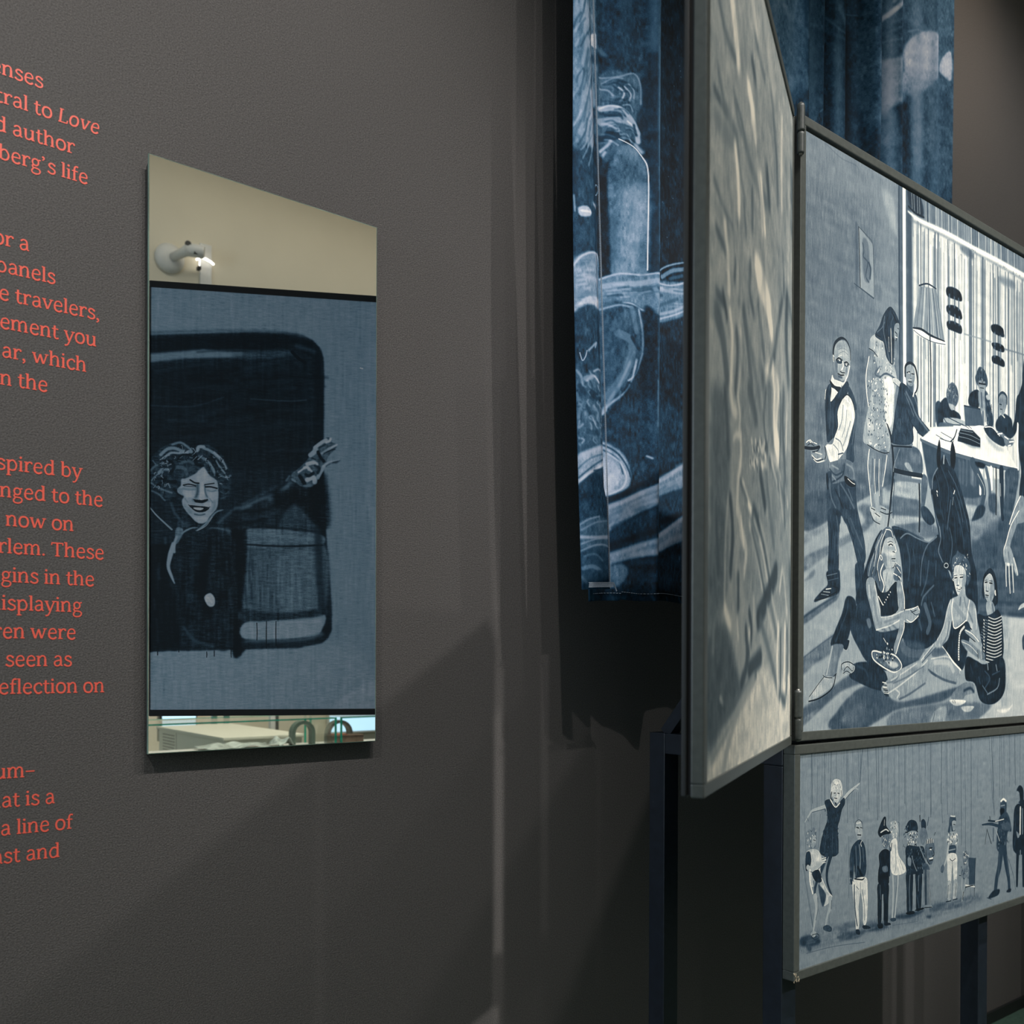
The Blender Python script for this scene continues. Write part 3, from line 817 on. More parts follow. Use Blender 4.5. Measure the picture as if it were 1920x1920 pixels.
s95 80 4 22 1|657 1110 658 1112
s35 80 4 26 1|572 956 571 960
s20 80 4 35 1|657 1006 656 1010
s20 80 4 17 1|599 1159 598 1162
s35 80 4 19 1|564 1092 562 1097
s50 80 4 27 1|543 1089 548 1093
s30 80 4 27 1|521 1269 524 1270
s90 80 4 36 1|588 1023 587 1028
s90 80 4 19 1|630 1079 633 1084
s50 80 4 33 1|637 1058 635 1063
s35 80 4 25 1|665 1163 668 1166
s20 80 4 32 1|605 1052 606 1055
s95 80 4 38 1|555 1263 551 1269
s20 80 4 33 1|627 987 629 992
s95 80 4 19 1|526 983 527 985
s50 80 4 35 1|532 1216 529 1219
s90 80 4 37 1|521 1256 524 1259
s30 80 4 29 1|587 1161 587 1164
s35 80 4 27 1|621 1089 621 1094
s30 80 4 34 1|636 1098 636 1102
s30 80 4 36 1|533 1012 535 1016
s35 80 4 26 1|573 1138 576 1142
s90 80 4 17 1|668 1162 667 1164
s20 80 4 29 1|598 1175 596 1180
s90 80 4 19 1|577 1250 579 1251
s95 80 4 34 1|508 1181 511 1183
s35 80 4 23 1|527 1103 528 1106
s95 80 4 25 1|636 1075 634 1078
s90 80 4 23 1|526 1122 523 1125
s90 80 4 30 1|594 1159 589 1164
s20 80 4 21 1|562 1144 558 1148
s95 80 4 32 1|654 1141 657 1145
s90 80 4 18 1|599 1156 600 1160
s90 80 4 20 1|498 1174 495 1178
s35 80 4 37 1|498 1220 500 1225
s30 80 4 26 1|514 1064 518 1067
s20 80 4 28 1|546 1099 551 1102
s90 80 4 38 1|583 1225 582 1229
s90 80 4 40 1|567 956 568 959
s30 80 4 38 1|574 1088 575 1090
s20 80 4 22 1|600 1088 602 1090
s50 80 4 33 1|512 1118 513 1121
s30 80 4 33 1|522 976 524 980
s35 80 4 38 1|506 1171 506 1175
s90 80 4 35 1|499 975 503 976
s50 80 4 30 1|504 1066 501 1071
s30 80 4 20 1|547 1271 547 1275
s50 80 4 28 1|631 1062 632 1066
s35 80 4 24 1|627 1093 630 1095
s35 80 4 37 1|503 1286 506 1289
s95 80 4 27 1|617 947 620 949
s30 80 4 36 1|647 1064 648 1068
s95 80 4 38 1|539 957 538 960
s95 80 4 20 1|626 1204 622 1208
s50 80 4 25 1|664 1203 667 1207
s90 80 4 38 1|506 1146 503 1151
s30 80 4 38 1|532 1160 532 1164
s95 80 4 36 1|592 950 592 953
s95 80 4 24 1|626 1019 630 1022
s90 80 4 23 1|578 1017 574 1020
s30 80 4 17 1|591 1067 595 1071
s20 80 4 20 1|666 1060 668 1061
s20 80 4 21 1|595 1062 590 1066
s35 80 4 27 1|644 1128 641 1132
s35 80 4 37 1|659 1194 664 1198
s20 80 4 29 1|551 1286 547 1290
s20 80 4 38 1|644 1092 648 1096
s35 80 4 30 1|604 1254 600 1259
s50 80 4 37 1|605 1266 603 1270
s35 80 4 39 1|555 1032 551 1037
s35 80 4 35 1|501 1147 506 1148
s30 80 4 24 1|616 1160 611 1166
s50 80 4 34 1|491 1031 492 1035
s50 80 4 25 1|509 1070 505 1073
s50 80 4 33 1|569 1221 573 1225
s95 80 4 37 1|523 971 521 977
s50 80 4 37 1|646 984 642 988
s50 80 4 19 1|601 1097 604 1099
s50 80 4 29 1|554 1064 551 1069
s30 80 4 17 1|517 1250 516 1252
s20 80 4 24 1|590 1046 588 1051
s90 80 4 39 1|649 975 644 981
s35 80 4 27 1|590 1227 593 1229
s50 80 4 38 1|536 1037 534 1039
s20 80 4 26 1|502 1204 507 1206
s95 80 4 23 1|580 1120 583 1123
s30 80 4 19 1|552 968 550 971
s20 80 4 36 1|523 1215 520 1220
s30 80 4 31 1|648 1183 645 1188
s20 80 4 33 1|616 1215 613 1219
s35 80 4 24 1|583 1230 583 1235
s50 80 4 20 1|640 1230 635 1234
s20 80 4 20 1|607 1027 612 1030
s50 80 4 39 1|556 1152 556 1154
s35 80 4 34 1|503 1081 506 1083
s20 80 4 40 1|644 1132 642 1137
s20 80 4 22 1|577 1121 578 1125
s95 80 4 35 1|507 1168 505 1170
s20 80 4 36 1|495 997 492 1001
s35 80 4 37 1|602 1101 602 1103
s95 80 4 35 1|615 958 615 960
s30 80 4 37 1|509 1002 509 1007
s20 80 4 38 1|517 1151 513 1156
s50 80 4 40 1|558 1093 559 1098
s90 80 4 26 1|500 1084 503 1087
s95 80 4 18 1|665 1206 668 1210
s50 80 4 32 1|583 1269 580 1275
s30 80 4 28 1|492 1001 490 1004
s50 80 4 31 1|494 1011 496 1016
s90 80 4 32 1|634 1237 630 1243
s20 80 4 32 1|653 1146 656 1150
s35 80 4 19 1|535 1130 539 1133
s95 80 4 38 1|550 1010 555 1011
s95 80 4 19 1|506 1158 505 1163
s20 80 4 34 1|542 1091 539 1095
s50 80 4 21 1|541 1107 538 1112
s50 80 4 36 1|615 1097 617 1101
s95 80 4 25 1|496 1075 496 1077
s35 80 4 29 1|653 990 651 996
s30 80 4 29 1|542 1285 545 1287
s50 80 4 25 1|596 1063 597 1067
s30 80 4 27 1|625 1116 627 1121
s35 80 4 36 1|607 991 608 993
s50 80 4 23 1|582 1196 585 1200
s20 80 4 16 1|602 1157 601 1161
s95 80 4 20 1|626 1138 630 1140
s50 80 4 33 1|640 1032 636 1037
s95 80 4 25 1|541 1074 541 1076
s50 80 4 23 1|548 1217 548 1222
s30 80 4 18 1|586 1217 584 1220
s35 80 4 22 1|652 1045 656 1049
s95 80 4 38 1|567 1256 562 1258
s50 80 4 28 1|543 1134 544 1137
s95 80 4 33 1|582 1178 580 1181
s50 80 4 25 1|568 955 566 957
s50 80 4 28 1|561 1140 565 1143
s95 80 4 34 1|568 1160 566 1165
s35 80 4 28 1|507 1083 502 1086
s95 80 4 37 1|511 1258 515 1262
s95 80 4 38 1|563 1004 563 1007
s95 80 4 40 1|561 972 557 977
s35 80 4 34 1|601 959 604 962
s20 80 4 32 1|589 1255 585 1258
s90 80 4 37 1|525 1125 523 1128
s30 80 4 20 1|580 997 581 999
s95 80 4 28 1|623 977 619 979
s90 80 4 35 1|572 1094 574 1099
s35 80 4 31 1|548 1193 544 1197
s95 80 4 26 1|644 1257 640 1260
s35 85 4 20 1|635 931 634 938
s97 85 4 21 1|550 880 546 884
s35 85 4 28 1|639 931 639 939
s97 85 4 17 1|653 859 651 865
s97 85 4 25 1|552 842 546 851
s20 85 4 32 1|542 872 540 878
s97 85 4 21 1|603 929 603 934
s35 85 4 20 1|565 777 567 782
s90 85 4 23 1|544 810 545 818
s97 85 4 23 1|686 893 681 900
s35 85 4 32 1|708 833 705 840
s90 85 4 21 1|718 848 717 858
s90 85 4 18 1|638 794 643 797
s90 85 4 19 1|689 880 692 883
s20 85 4 18 1|657 893 653 899
s50 85 4 18 1|701 890 705 894
s97 85 4 29 1|576 916 575 922
s20 85 4 23 1|695 902 690 908
s97 85 4 21 1|678 874 683 876
s20 85 4 21 1|687 810 689 814
s90 85 4 19 1|639 795 641 800
s50 85 4 26 1|557 827 556 831
s90 85 4 21 1|707 845 703 852
s50 85 4 31 1|605 887 603 891
s20 85 4 17 1|693 851 696 860
s97 85 4 27 1|582 908 580 917
s20 85 4 22 1|597 900 601 904
s97 85 4 25 1|708 822 706 829
s35 85 4 25 1|652 790 654 798
s35 85 4 26 1|683 849 679 854
s35 85 4 27 1|567 781 565 787
s97 85 4 19 1|615 848 617 851
s90 85 4 26 1|646 881 641 890
s35 85 4 27 1|585 914 586 922
s20 85 4 23 1|685 820 682 828
s50 85 4 23 1|559 783 556 788
s35 85 4 25 1|541 834 540 840
s90 85 4 21 1|714 829 717 833
s50 85 4 17 1|647 928 647 936
s50 85 4 28 1|702 860 704 869
s35 85 4 18 1|547 841 553 846
s50 85 4 22 1|661 807 662 812
s35 85 4 17 1|591 865 590 874
s35 85 4 25 1|703 926 702 930
s20 85 4 19 1|617 788 614 796
s20 85 4 30 1|563 796 565 801
s90 85 4 30 1|613 800 611 804
s90 85 4 28 1|675 826 672 833
b20 100 6 0 5|673 594 714 603 747 633 767 664 738 679 719 726 710 844 689 861 646 834 624 775 592 768 549 754 590 697 621 642
s50 90 4 25 1|631 648 621 713 654 798 676 851
s85 90 4 25 1|685 693 691 790 695 853
s80 90 4 17 1|666 738 671 806
s8 90 4 41 1|652 649 642 703
s8 90 4 42 1|695 616 727 644 738 664
s45 90 4 25 1|569 736 611 704 631 676
s35 90 4 25 1|706 637 685 676 701 730
s10 90 4 33 1|561 749 595 753
b62 100 6 0 5|721 668 756 655 760 686 748 717 730 741 713 728
s15 90 4 34 1|724 702 739 711 730 741
s20 100 0 21 1|744 680 755 681
s95 100 0 25 1|726 725 741 725
s15 90 4 28 1|503 826 539 832 570 849
s22 80 12 41 1|592 941 644 914 708 919 730 927
s30 70 8 32 1|592 890 551 932 592 941
b80 100 6 0 5|703 926 741 919 790 939 779 955 752 952 709 939
s40 100 0 21 1|709 942 763 958
b55 100 6 0 5|501 1275 556 1284 557 1372 545 1464 554 1548 528 1553 509 1457 493 1363
b52 100 6 0 5|583 1292 661 1275 649 1343 623 1432 621 1535 596 1545 586 1436
s95 90 5 28 1|508 1288 495 1363 511 1456 528 1545
s90 90 5 20 1|554 1327 551 1395 560 1485
s90 90 5 20 1|591 1322 588 1413 593 1492
s95 90 5 29 1|657 1296 643 1361 620 1444
s42 90 5 56 1|534 1330 530 1443
s45 90 5 57 1|617 1319 607 1434
s12 100 0 24 1|492 1268 554 1282 632 1288 674 1279
b75 100 8 0 5|515 1552 556 1553 609 1582 604 1608 557 1610 526 1584
b72 100 8 0 5|598 1535 651 1544 699 1556 661 1568 603 1560
s12 90 4 24 1|516 1574 547 1611 599 1623
s12 90 4 24 1|557 1576 598 1589
s12 90 4 25 1|603 1565 661 1571 704 1558
s12 90 4 24 1|526 1556 557 1562
s12 90 4 24 1|608 1548 651 1552
b30 70 33 0 5|638 1390 697 1389 703 1446 650 1455
s12 100 0 50,83,91,74,66,58 1|660 1152 695 1216 715 1352 695 1481 681 1569 667 1634
b40 100 13 0 5|975 1354 1028 1360 1017 1446 994 1508 971 1505
b20 100 13 0 5|971 1505 1029 1505 1101 1558 1054 1587 983 1558
s32 100 0 37 1|724 1397 716 1508 713 1583
s11 100 0 70 1|949 1388 955 1512 952 1626
b40 100 9 0 5|731 1245 877 1219 963 1242 983 1330 923 1349 767 1351 732 1326
b66 90 9 0 5|811 1316 850 1305 889 1341 867 1350
b52 80 22 0 5|860 1245 945 1257 957 1297 878 1301
s12 100 0 111 1|721 1357 833 1357 972 1352
s50 100 9 94 1|726 1391 958 1382
s60 100 0 21 1|713 1364 723 1327 766 1252
s50 100 0 59 1|701 1233 788 1228 882 1211
s12 100 0 42 1|710 1244 877 1225
b22 100 6 0 5|774 933 823 936 874 959 919 969 934 1026 946 1066 1025 1107 1099 1146 1075 1167 1020 1168 939 1147 889 1125 882 1207 701 1231 707 1162 731 1060 752 986
s32 60 8 33 1|723 1196 715 1226
s10 60 8 34 1|766 1080 768 1099
s38 60 8 34 1|793 1097 793 1118
s38 60 9 34 1|862 1156 875 1189
s38 60 8 33 1|734 1163 740 1182
s38 60 8 34 1|766 1107 778 1128
s10 60 8 34 1|743 1174 744 1200
s38 60 8 34 1|755 1145 760 1159
s38 60 8 34 1|778 1107 776 1132
s10 60 8 34 1|788 1037 781 1072
s10 60 9 34 1|804 1002 814 1018
s32 60 8 34 1|750 1131 755 1147
s38 60 8 34 1|756 1109 746 1134
s10 60 9 34 1|808 1161 814 1191
s10 60 9 34 1|854 1089 860 1117
s38 60 9 34 1|818 1183 819 1206
s10 60 8 34 1|780 1019 792 1041
s32 60 8 33 1|742 1155 731 1174
s10 60 8 33 1|728 1141 740 1162
s10 60 9 34 1|829 1065 840 1090
s38 60 9 34 1|808 1175 818 1190
s32 60 9 34 1|851 1144 858 1155
s38 60 8 34 1|739 1069 746 1101
s32 60 8 34 1|796 1155 793 1176
s32 60 9 34 1|843 995 855 1021
s32 60 8 34 1|775 1132 763 1169
s50 85 9 61 1|824 968 875 1012 920 1064 1013 1115 1073 1145
s62 85 9 22 1|813 976 858 1027 898 1073
s10 85 9 43 1|887 1128 830 1055
s80 85 9 17 1|897 973 926 1015 941 1060
s10 85 9 35 1|933 1145 1014 1166
b62 100 4 0 5|817 852 856 828 895 840 907 876 887 921 857 933 820 907
s12 100 0 61,69,69,69,69,61,43,22 1|815 893 817 846 856 822 901 830 925 873 930 919 914 952 885 969
s10 100 0 30 1|831 873 856 865
s100 100 0 22 1|845 871 851 873
s10 100 0 30 1|873 871 896 869
s30 100 0 17 1|862 873 857 894 873 895
s10 100 0 26 1|846 914 874 911
s85 70 0 17 1|840 906 873 901
s95 100 4 44 1|908 917 897 955 888 977
p62 100 9 0 2|942 430 1100 406 1144 513 1188 651 1044 652 880 646 915 536
s30 75 7 19 1|963 431 937 549 917 643
s50 75 7 37 1|985 428 969 541 959 643
s88 75 7 38 1|1047 419 1066 519 1080 644
s50 75 7 39 1|1027 422 1035 526 1041 644
s38 75 7 28 1|948 433 917 553 888 643
s30 75 7 20 1|1019 423 1018 530 1025 644
s88 75 7 27 1|1040 420 1053 522 1065 644
s78 75 7 27 1|1018 423 1017 530 1022 644
s30 75 7 27 1|1078 414 1110 509 1142 645
s38 75 7 31 1|1026 422 1030 527 1038 644
s50 75 7 34 1|952 433 922 552 897 643
s50 75 7 25 1|996 426 988 537 980 643
s38 75 7 18 1|996 426 989 537 981 643
s30 75 7 32 1|1015 423 1020 530 1017 644
s78 75 7 24 1|1056 417 1074 517 1097 644
s88 75 7 31 1|1021 423 1024 529 1029 644
s95 75 7 19 1|1034 421 1042 525 1055 644
s38 75 7 36 1|1030 421 1041 525 1047 644
s50 75 7 36 1|1042 420 1056 521 1069 644
s38 75 7 34 1|1066 416 1089 514 1117 645
s95 75 7 26 1|992 427 984 538 972 643
s88 75 7 35 1|1075 415 1103 510 1135 645
s95 75 7 25 1|996 426 990 537 981 643
s50 75 7 39 1|1096 412 1136 503 1177 645
s38 75 7 21 1|1069 416 1099 511 1122 645
s78 75 7 26 1|947 433 919 553 886 643
s22 100 0 41 1|939 429 1017 401 1100 405
b92 100 9 0 5|884 650 962 642 1067 649 1194 653 1176 669 1044 678 928 673
s14 100 0 36,63,63,27 1|884 647 962 637 1055 648 1188 648
s42 100 0 22 1|891 657 962 671 1068 676 1194 663
s22 100 0 59 1|1044 654 1055 836 1056 1096
b8 100 7 0 5|1204 375 1259 357 1328 358 1357 376 1358 406 1284 414 1210 413
b8 100 7 0 5|1208 465 1272 447 1329 449 1358 467 1359 499 1273 504 1213 497
b8 100 7 0 5|1211 544 1261 529 1311 528 1359 536 1357 573 1274 577 1219 576
b8 100 8 0 5|1683 458 1750 439 1814 446 1829 470 1825 492 1737 495 1688 487
b8 100 8 0 5|1690 552 1765 537 1829 543 1826 573 1752 579 1707 575
b8 100 8 0 5|1693 623 1752 608 1830 619 1832 652 1753 654 1699 652
s50 70 9 75 1|1234 403 1235 461
s50 70 10 76 1|1284 406 1285 453
s50 70 10 77 1|1328 402 1329 455
s50 70 9 75 1|1235 489 1236 542
s50 70 10 76 1|1291 495 1292 532
s50 70 10 77 1|1336 494 1336 532
s50 70 10 83 1|1723 492 1723 551
s50 70 11 84 1|1786 495 1787 542
s50 70 10 83 1|1724 571 1724 617
s50 70 11 84 1|1791 570 1792 617
s60 70 10 40 1|1388 568 1505 559 1681 547
s50 70 11 44 1|1837 554 1968 544 2088 537
b25 100 9 0 5|1101 980 1155 967 1168 1085 1120 1094
b14 100 7 0 5|1155 958 1209 929 1243 971 1335 987 1354 1015 1266 1023 1192 1047 1146 1090 1125 1012
s72 100 10 144,163,134,96 1|1192 1047 1317 1031 1406 1032 1485 1042
s25 80 0 29 1|1229 1026 1329 1035 1406 1042
s30 80 5 38 1|1182 1034 1229 1057 1355 1044
b40 100 9 0 5|1150 1063 1266 1051 1267 1071 1144 1089
b38 100 9 0 5|1225 869 1270 840 1315 859 1333 909 1306 954 1265 955 1223 947 1210 912
s20 90 2 19 1|1259 924 1266 934
s75 90 2 19 1|1250 885 1253 895
s75 90 2 19 1|1228 879 1235 889
s60 90 2 19 1|1277 939 1275 953
s20 90 2 19 1|1291 931 1296 939
s75 90 2 19 1|1247 881 1240 890
s75 90 2 19 1|1243 861 1237 872
s20 90 2 19 1|1304 905 1300 918
s75 90 2 19 1|1278 860 1283 873
s12 90 2 19 1|1290 851 1286 864
s12 90 2 19 1|1283 933 1279 942
s12 90 2 19 1|1283 887 1286 896
s60 90 2 19 1|1304 918 1298 931
s12 90 2 19 1|1316 881 1323 894
s75 90 2 19 1|1310 897 1318 902
s12 90 2 19 1|1236 862 1232 874
s20 90 2 19 1|1255 889 1253 901
s75 90 2 19 1|1284 904 1282 917
s60 90 2 19 1|1299 891 1292 904
s75 90 2 19 1|1275 885 1275 894
s75 90 2 19 1|1222 904 1225 917
s12 90 2 19 1|1236 915 1235 930
s20 90 2 19 1|1281 863 1281 871
s20 90 2 19 1|1246 911 1250 925
s60 90 2 19 1|1272 885 1275 894
s20 90 2 19 1|1242 939 1248 947
b70 100 7 0 5|1238 955 1290 955 1272 982 1247 977
b13 100 7 0 5|1456 863 1546 832 1543 927 1441 922
b62 100 10 0 5|1542 840 1623 827 1617 918 1563 927
b25 100 10 0 5|1616 827 1650 834 1693 912 1712 988 1646 1001 1626 923
s60 80 5 26 1|1652 979 1656 992
s75 80 5 26 1|1671 872 1675 884
s10 80 5 26 1|1688 946 1692 959
s10 80 5 25 1|1635 942 1639 954
s75 80 5 26 1|1687 911 1691 924
s10 80 5 26 1|1669 896 1674 909
s60 80 5 25 1|1633 960 1637 972
s10 80 5 26 1|1645 898 1649 910
s10 80 5 26 1|1671 905 1675 917
s60 80 5 25 1|1645 941 1649 954
s10 80 5 26 1|1661 981 1665 994
s10 80 5 26 1|1690 883 1694 895
s10 80 5 26 1|1648 913 1653 925
s10 80 5 26 1|1685 897 1689 909
s10 80 5 26 1|1673 940 1678 952
s60 80 5 26 1|1644 881 1648 893
s35 90 10 70 1|1576 841 1583 911
b75 100 10 0 5|1627 845 1671 831 1685 851 1644 865
b28 100 10 0 5|1521 748 1554 706 1615 717 1645 763 1629 799 1542 808 1508 776
b60 100 10 0 5|1541 783 1615 772 1623 813 1569 832 1546 820
s10 90 3 25 1|1615 761 1609 770
s10 90 3 25 1|1541 785 1548 791
s8 90 3 25 1|1597 770 1592 779
s10 90 2 25 1|1535 743 1536 750
s8 90 2 25 1|1531 733 1534 740
s10 90 3 25 1|1567 763 1569 770
s8 90 3 25 1|1619 780 1612 789
s8 90 2 25 1|1543 766 1537 775
s8 90 3 25 1|1576 729 1575 737
s8 90 3 25 1|1601 710 1606 717
s8 90 3 25 1|1618 713 1617 721
s70 90 3 25 1|1578 711 1575 720
s8 90 2 25 1|1537 776 1538 784
s8 90 3 25 1|1580 776 1586 783
s8 90 3 25 1|1559 731 1565 738
s10 90 3 25 1|1601 728 1597 736
s8 90 3 25 1|1551 791 1547 800
s8 90 3 25 1|1566 757 1564 765
s10 90 3 25 1|1556 718 1556 726
s70 90 3 25 1|1581 764 1588 771
s10 90 3 25 1|1600 738 1598 746
s10 90 3 25 1|1563 726 1566 733
s10 100 0 45 1|1548 794 1622 786
s15 100 0 25 1|1562 814 1602 810
p36 100 10 0 2|1389 937 1566 925 1607 1007 1406 1045
s20 100 0 39 1|1392 938 1563 927
b16 100 11 0 5|1745 963 1813 912 1873 909 1932 933 1918 1026 1843 1024 1750 1008
b58 100 8 0 5|1769 830 1811 801 1863 810 1864 857 1824 920 1787 906 1767 867
s25 100 0 32,63,74,74,42 1|1767 860 1772 823 1814 795 1863 807 1869 849
s20 100 0 32 1|1781 864 1805 863
s20 100 0 26 1|1791 889 1812 887
s80 100 0 42 1|1820 918 1842 927
p90 100 10 0 2|968 1169 1084 1095 1484 1028 1687 1018 1858 1085 2003 1185 1759 1192 1486 1191 1231 1194
p30 100 14 0 2|965 1173 1026 1181 1306 1203 1540 1207 1568 1295 1623 1347 1623 1379 1489 1408 1334 1414 1052 1406 1016 1325
s55 60 15 73 1|1488 1225 1491 1313
s42 60 15 81 1|1473 1229 1479 1331
s55 60 15 73 1|1484 1226 1478 1332
s22 60 15 75 1|1417 1228 1417 1335
s50 60 15 80 1|1497 1214 1500 1341
s55 60 15 69 1|1485 1225 1484 1307
s50 60 15 84 1|1462 1214 1466 1328
s55 60 15 65 1|1480 1210 1487 1337
s55 60 15 64 1|1423 1216 1419 1348
s22 60 15 48 1|1433 1230 1430 1318
s55 60 15 58 1|1516 1220 1520 1336
s55 60 15 58 1|1493 1222 1488 1310
s42 60 14 52 1|1402 1230 1403 1326
s50 60 14 75 1|1387 1227 1383 1341
s50 60 14 68 1|1360 1236 1359 1340
s42 60 15 67 1|1432 1230 1430 1333
s55 60 14 50 1|1342 1226 1347 1332
s42 60 14 48 1|1382 1227 1384 1336
s42 100 0 98,108,118,128,128 1|965 1176 1231 1198 1487 1202 1760 1204 2009 1195
s98 100 0 25 1|968 1169 1231 1188 1486 1191 1759 1189 2003 1183
b55 60 41 0 5|1619 1054 1730 1084 1844 1107 1758 1119 1674 1092
b50 60 24 0 5|1330 1116 1459 1123 1579 1131 1459 1142
p10 100 7 0 2|1358 1061 1485 1052 1568 1080 1568 1128 1486 1132 1325 1130 1336 1090
s55 90 0 20 1|1349 1085 1459 1081 1565 1091
s55 90 0 20 1|1340 1105 1446 1102 1565 1111
s55 90 0 19 1|1355 1069 1485 1062
s97 90 3 74 1|1096 1114 1181 1114 1267 1138
s95 90 3 66 1|1168 1103 1267 1095 1330 1098
s30 90 3 18 1|1108 1131 1206 1147
s30 90 3 19 1|1156 1111 1267 1126
s25 90 3 19 1|1145 1144 1268 1144 1286 1129
s12 90 3 43 1|1317 1074 1292 1116 1255 1143
s97 90 3 40 1|1485 1036 1564 1017 1646 1018
s30 90 3 19 1|1368 1035 1445 1048
s30 90 3 20 1|1406 1026 1471 1044
b17 100 10 0 5|1608 1017 1687 997 1757 1024 1850 1043 1836 1085 1730 1079 1646 1053
s90 100 0 31 1|1618 1014 1701 1003 1786 1036
b50 100 11 0 5|1757 1024 1814 1012 1886 1034 1957 1034 1931 1068 1858 1079 1829 1043
s97 100 0 37 1|1764 1029 1814 1018
s97 100 0 37 1|1843 1031 1886 1038
s97 100 0 38 1|1901 1052 1952 1042
s97 100 0 38 1|1887 1075 1916 1067
s97 100 10 110 1|1567 1243 1571 1372
s92 100 10 123 1|1690 1221 1698 1331
s95 100 0 37 1|1788 1228 1792 1321
s32 100 10 300,280,220,200,180 1|1487 1221 1568 1295 1612 1354 1596 1421 1570 1482
s80 80 5 25 1|1541 1272 1609 1329 1617 1373
b17 100 15 0 5|1549 1439 1624 1438 1597 1492 1490 1525 1490 1509
s42 100 10 153 1|1635 1234 1670 1308 1678 1373
b30 100 26 0 5|1664 1375 1747 1359 1749 1451 1679 1452
b8 100 20 0 5|1513 1211 1621 1210 1608 1235 1540 1237
s10 100 0 67 1|1746 1214 1750 1365 1749 1464
s14 95 11 263,231,179 1|1809 1219 1815 1358 1827 1477
b32 100 16 0 5|1860 1212 2010 1197 1986 1339 1907 1476 1834 1456 1854 1320
s80 80 5 31 1|1796 1294 1801 1360
s45 60 21 75 1|1889 1256 1884 1418
b14 100 8 0 5|2082 600 2056 646 2053 695 2016 763 1983 799 1965 907 1912 1010 1918 1030 1974 994 2012 934 2008 1064 2044 1196 2023 1335 2099 1327
s95 100 11 87 1|2000 936 1999 1052 2009 1187
s30 60 17 55 1|2031 760 2025 925
b58 100 11 0 5|2038 1333 2099 1351 2101 1464 1981 1496 1907 1506 1979 1401
s95 100 0 38 1|2038 1335 1965 1416 1907 1503
b4 100 5 0 5|1140 1149 1155 1204 1149 1290 1124 1290 1114 1228
b4 100 5 0 5|1272 1139 1303 1189 1304 1245 1279 1295 1256 1261 1253 1190
b13 100 7 0 5|1140 1281 1188 1222 1244 1261 1301 1291 1359 1366 1411 1449 1459 1546 1482 1691 1536 1809 1543 2028 1418 2013 1289 1899 1260 1807 1194 1792 1149 1727 1140 1636 1119 1552 1076 1465 1061 1406 1099 1329
b15 100 9 0 5|703 1625 881 1639 1043 1672 1140 1627 1163 1733 1238 1802 1289 1899 1228 2063 1120 2176 887 2203 797 2122 806 1899 771 1725
b14 100 28 0 5|1141 1943 1391 1932 1367 2122 1120 2182 1001 2129
s62 85 7 35 1|779 1675 842 1646 938 1662 1043 1672 1120 1638
s50 85 7 40 1|1120 1638 1031 1688 980 1770 964 1891
s32 85 7 34 1|726 1630 825 1633 996 1660
s34 85 7 43 1|837 1697 866 1777 855 1872
s28 85 7 39 1|893 1716 917 1798 906 1893
s35 85 7 53 1|1044 1765 1021 1863 976 1938
s33 85 7 45 1|1115 1760 1110 1834
s45 85 7 53 1|1093 1884 999 1943 976 1986
s42 85 7 151 1|1011 1985 1059 2068 1036 2117
s38 85 7 54 1|1070 1970 1106 2036
s34 85 7 79 1|954 2059 977 2106
s62 85 7 36 1|1073 1405 1082 1343 1125 1295
s55 85 7 36 1|1071 1435 1094 1506 1143 1587 1156 1635
s32 85 7 27 1|1111 1333 1141 1391 1154 1475 1186 1546
s28 85 7 37 1|1158 1278 1233 1380 1222 1505
s45 85 8 24 1|1283 1375 1340 1443 1386 1540
s40 85 8 19 1|1270 1401 1315 1471 1354 1555
s45 85 8 24 1|1232 1294 1320 1370 1398 1488 1445 1585
s50 85 7 28 1|1258 1440 1235 1541 1223 1592
s30 85 7 37 1|1180 1571 1193 1693
s85 85 7 55 1|1188 1225 1185 1263
s60 85 7 23 1|1213 1234 1244 1267
s62 85 7 32 1|1147 1586 1160 1647 1139 1710 1182 1762
s45 85 7 28 1|1248 1584 1276 1650 1269 1713 1252 1764
s30 85 8 38 1|1335 1494 1387 1616 1401 1678
s25 85 8 38 1|1297 1523 1311 1653
s15 85 7 45 1|1088 1470 1113 1553 1140 1612
o68 100 0 28 1|1237 1775 1229 1785 1212 1788 1198 1783 1198 1773 1212 1765 1230 1767
s97 100 0 41 1|1119 1411 1123 1414
s80 100 0 23 1|1121 1424 1126 1435
s85 100 0 33 1|1298 1388 1289 1405
s55 100 0 24 1|1283 1424 1277 1462
b14 100 8 0 5|497 1802 558 1702 620 1651 559 1798 581 1910 500 2083 419 2019 404 1969 458 1872
b19 100 12 0 5|411 2008 499 1982 562 2081 604 2126 775 2105 813 2074 819 2133 776 2192 842 2239 956 2250 777 2303 626 2303 502 2269 421 2197 366 2131 341 2044
s10 50 16 48 1|549 2202 585 2223
s24 50 16 49 1|641 2122 653 2155
s27 50 16 48 1|551 2167 572 2185
s30 50 17 50 1|707 2085 760 2116
s24 50 16 47 1|439 2094 484 2107
s10 50 16 48 1|535 2152 566 2188
s24 50 16 47 1|453 2160 501 2191
s24 50 16 48 1|546 2142 594 2165
s27 50 16 47 1|461 2195 472 2213
s24 50 16 48 1|541 2061 580 2087
s10 50 16 49 1|657 2072 677 2086
s10 50 16 47 1|450 2073 491 2099
s24 50 16 49 1|674 2088 700 2123
s27 50 16 49 1|680 2076 709 2088
s30 50 16 48 1|517 2090 567 2105
s30 50 16 48 1|578 2069 605 2098
s30 50 16 48 1|590 2148 618 2161
s30 50 16 47 1|495 2126 523 2152
s24 50 16 47 1|480 2065 512 2086
s30 50 16 49 1|622 2185 639 2223
s30 50 16 47 1|481 2226 514 2238
s10 50 16 47 1|422 2070 471 2103
s24 50 16 47 1|503 2203 526 2234
s27 50 16 48 1|544 2190 563 2206
s10 50 16 48 1|552 2173 565 2209
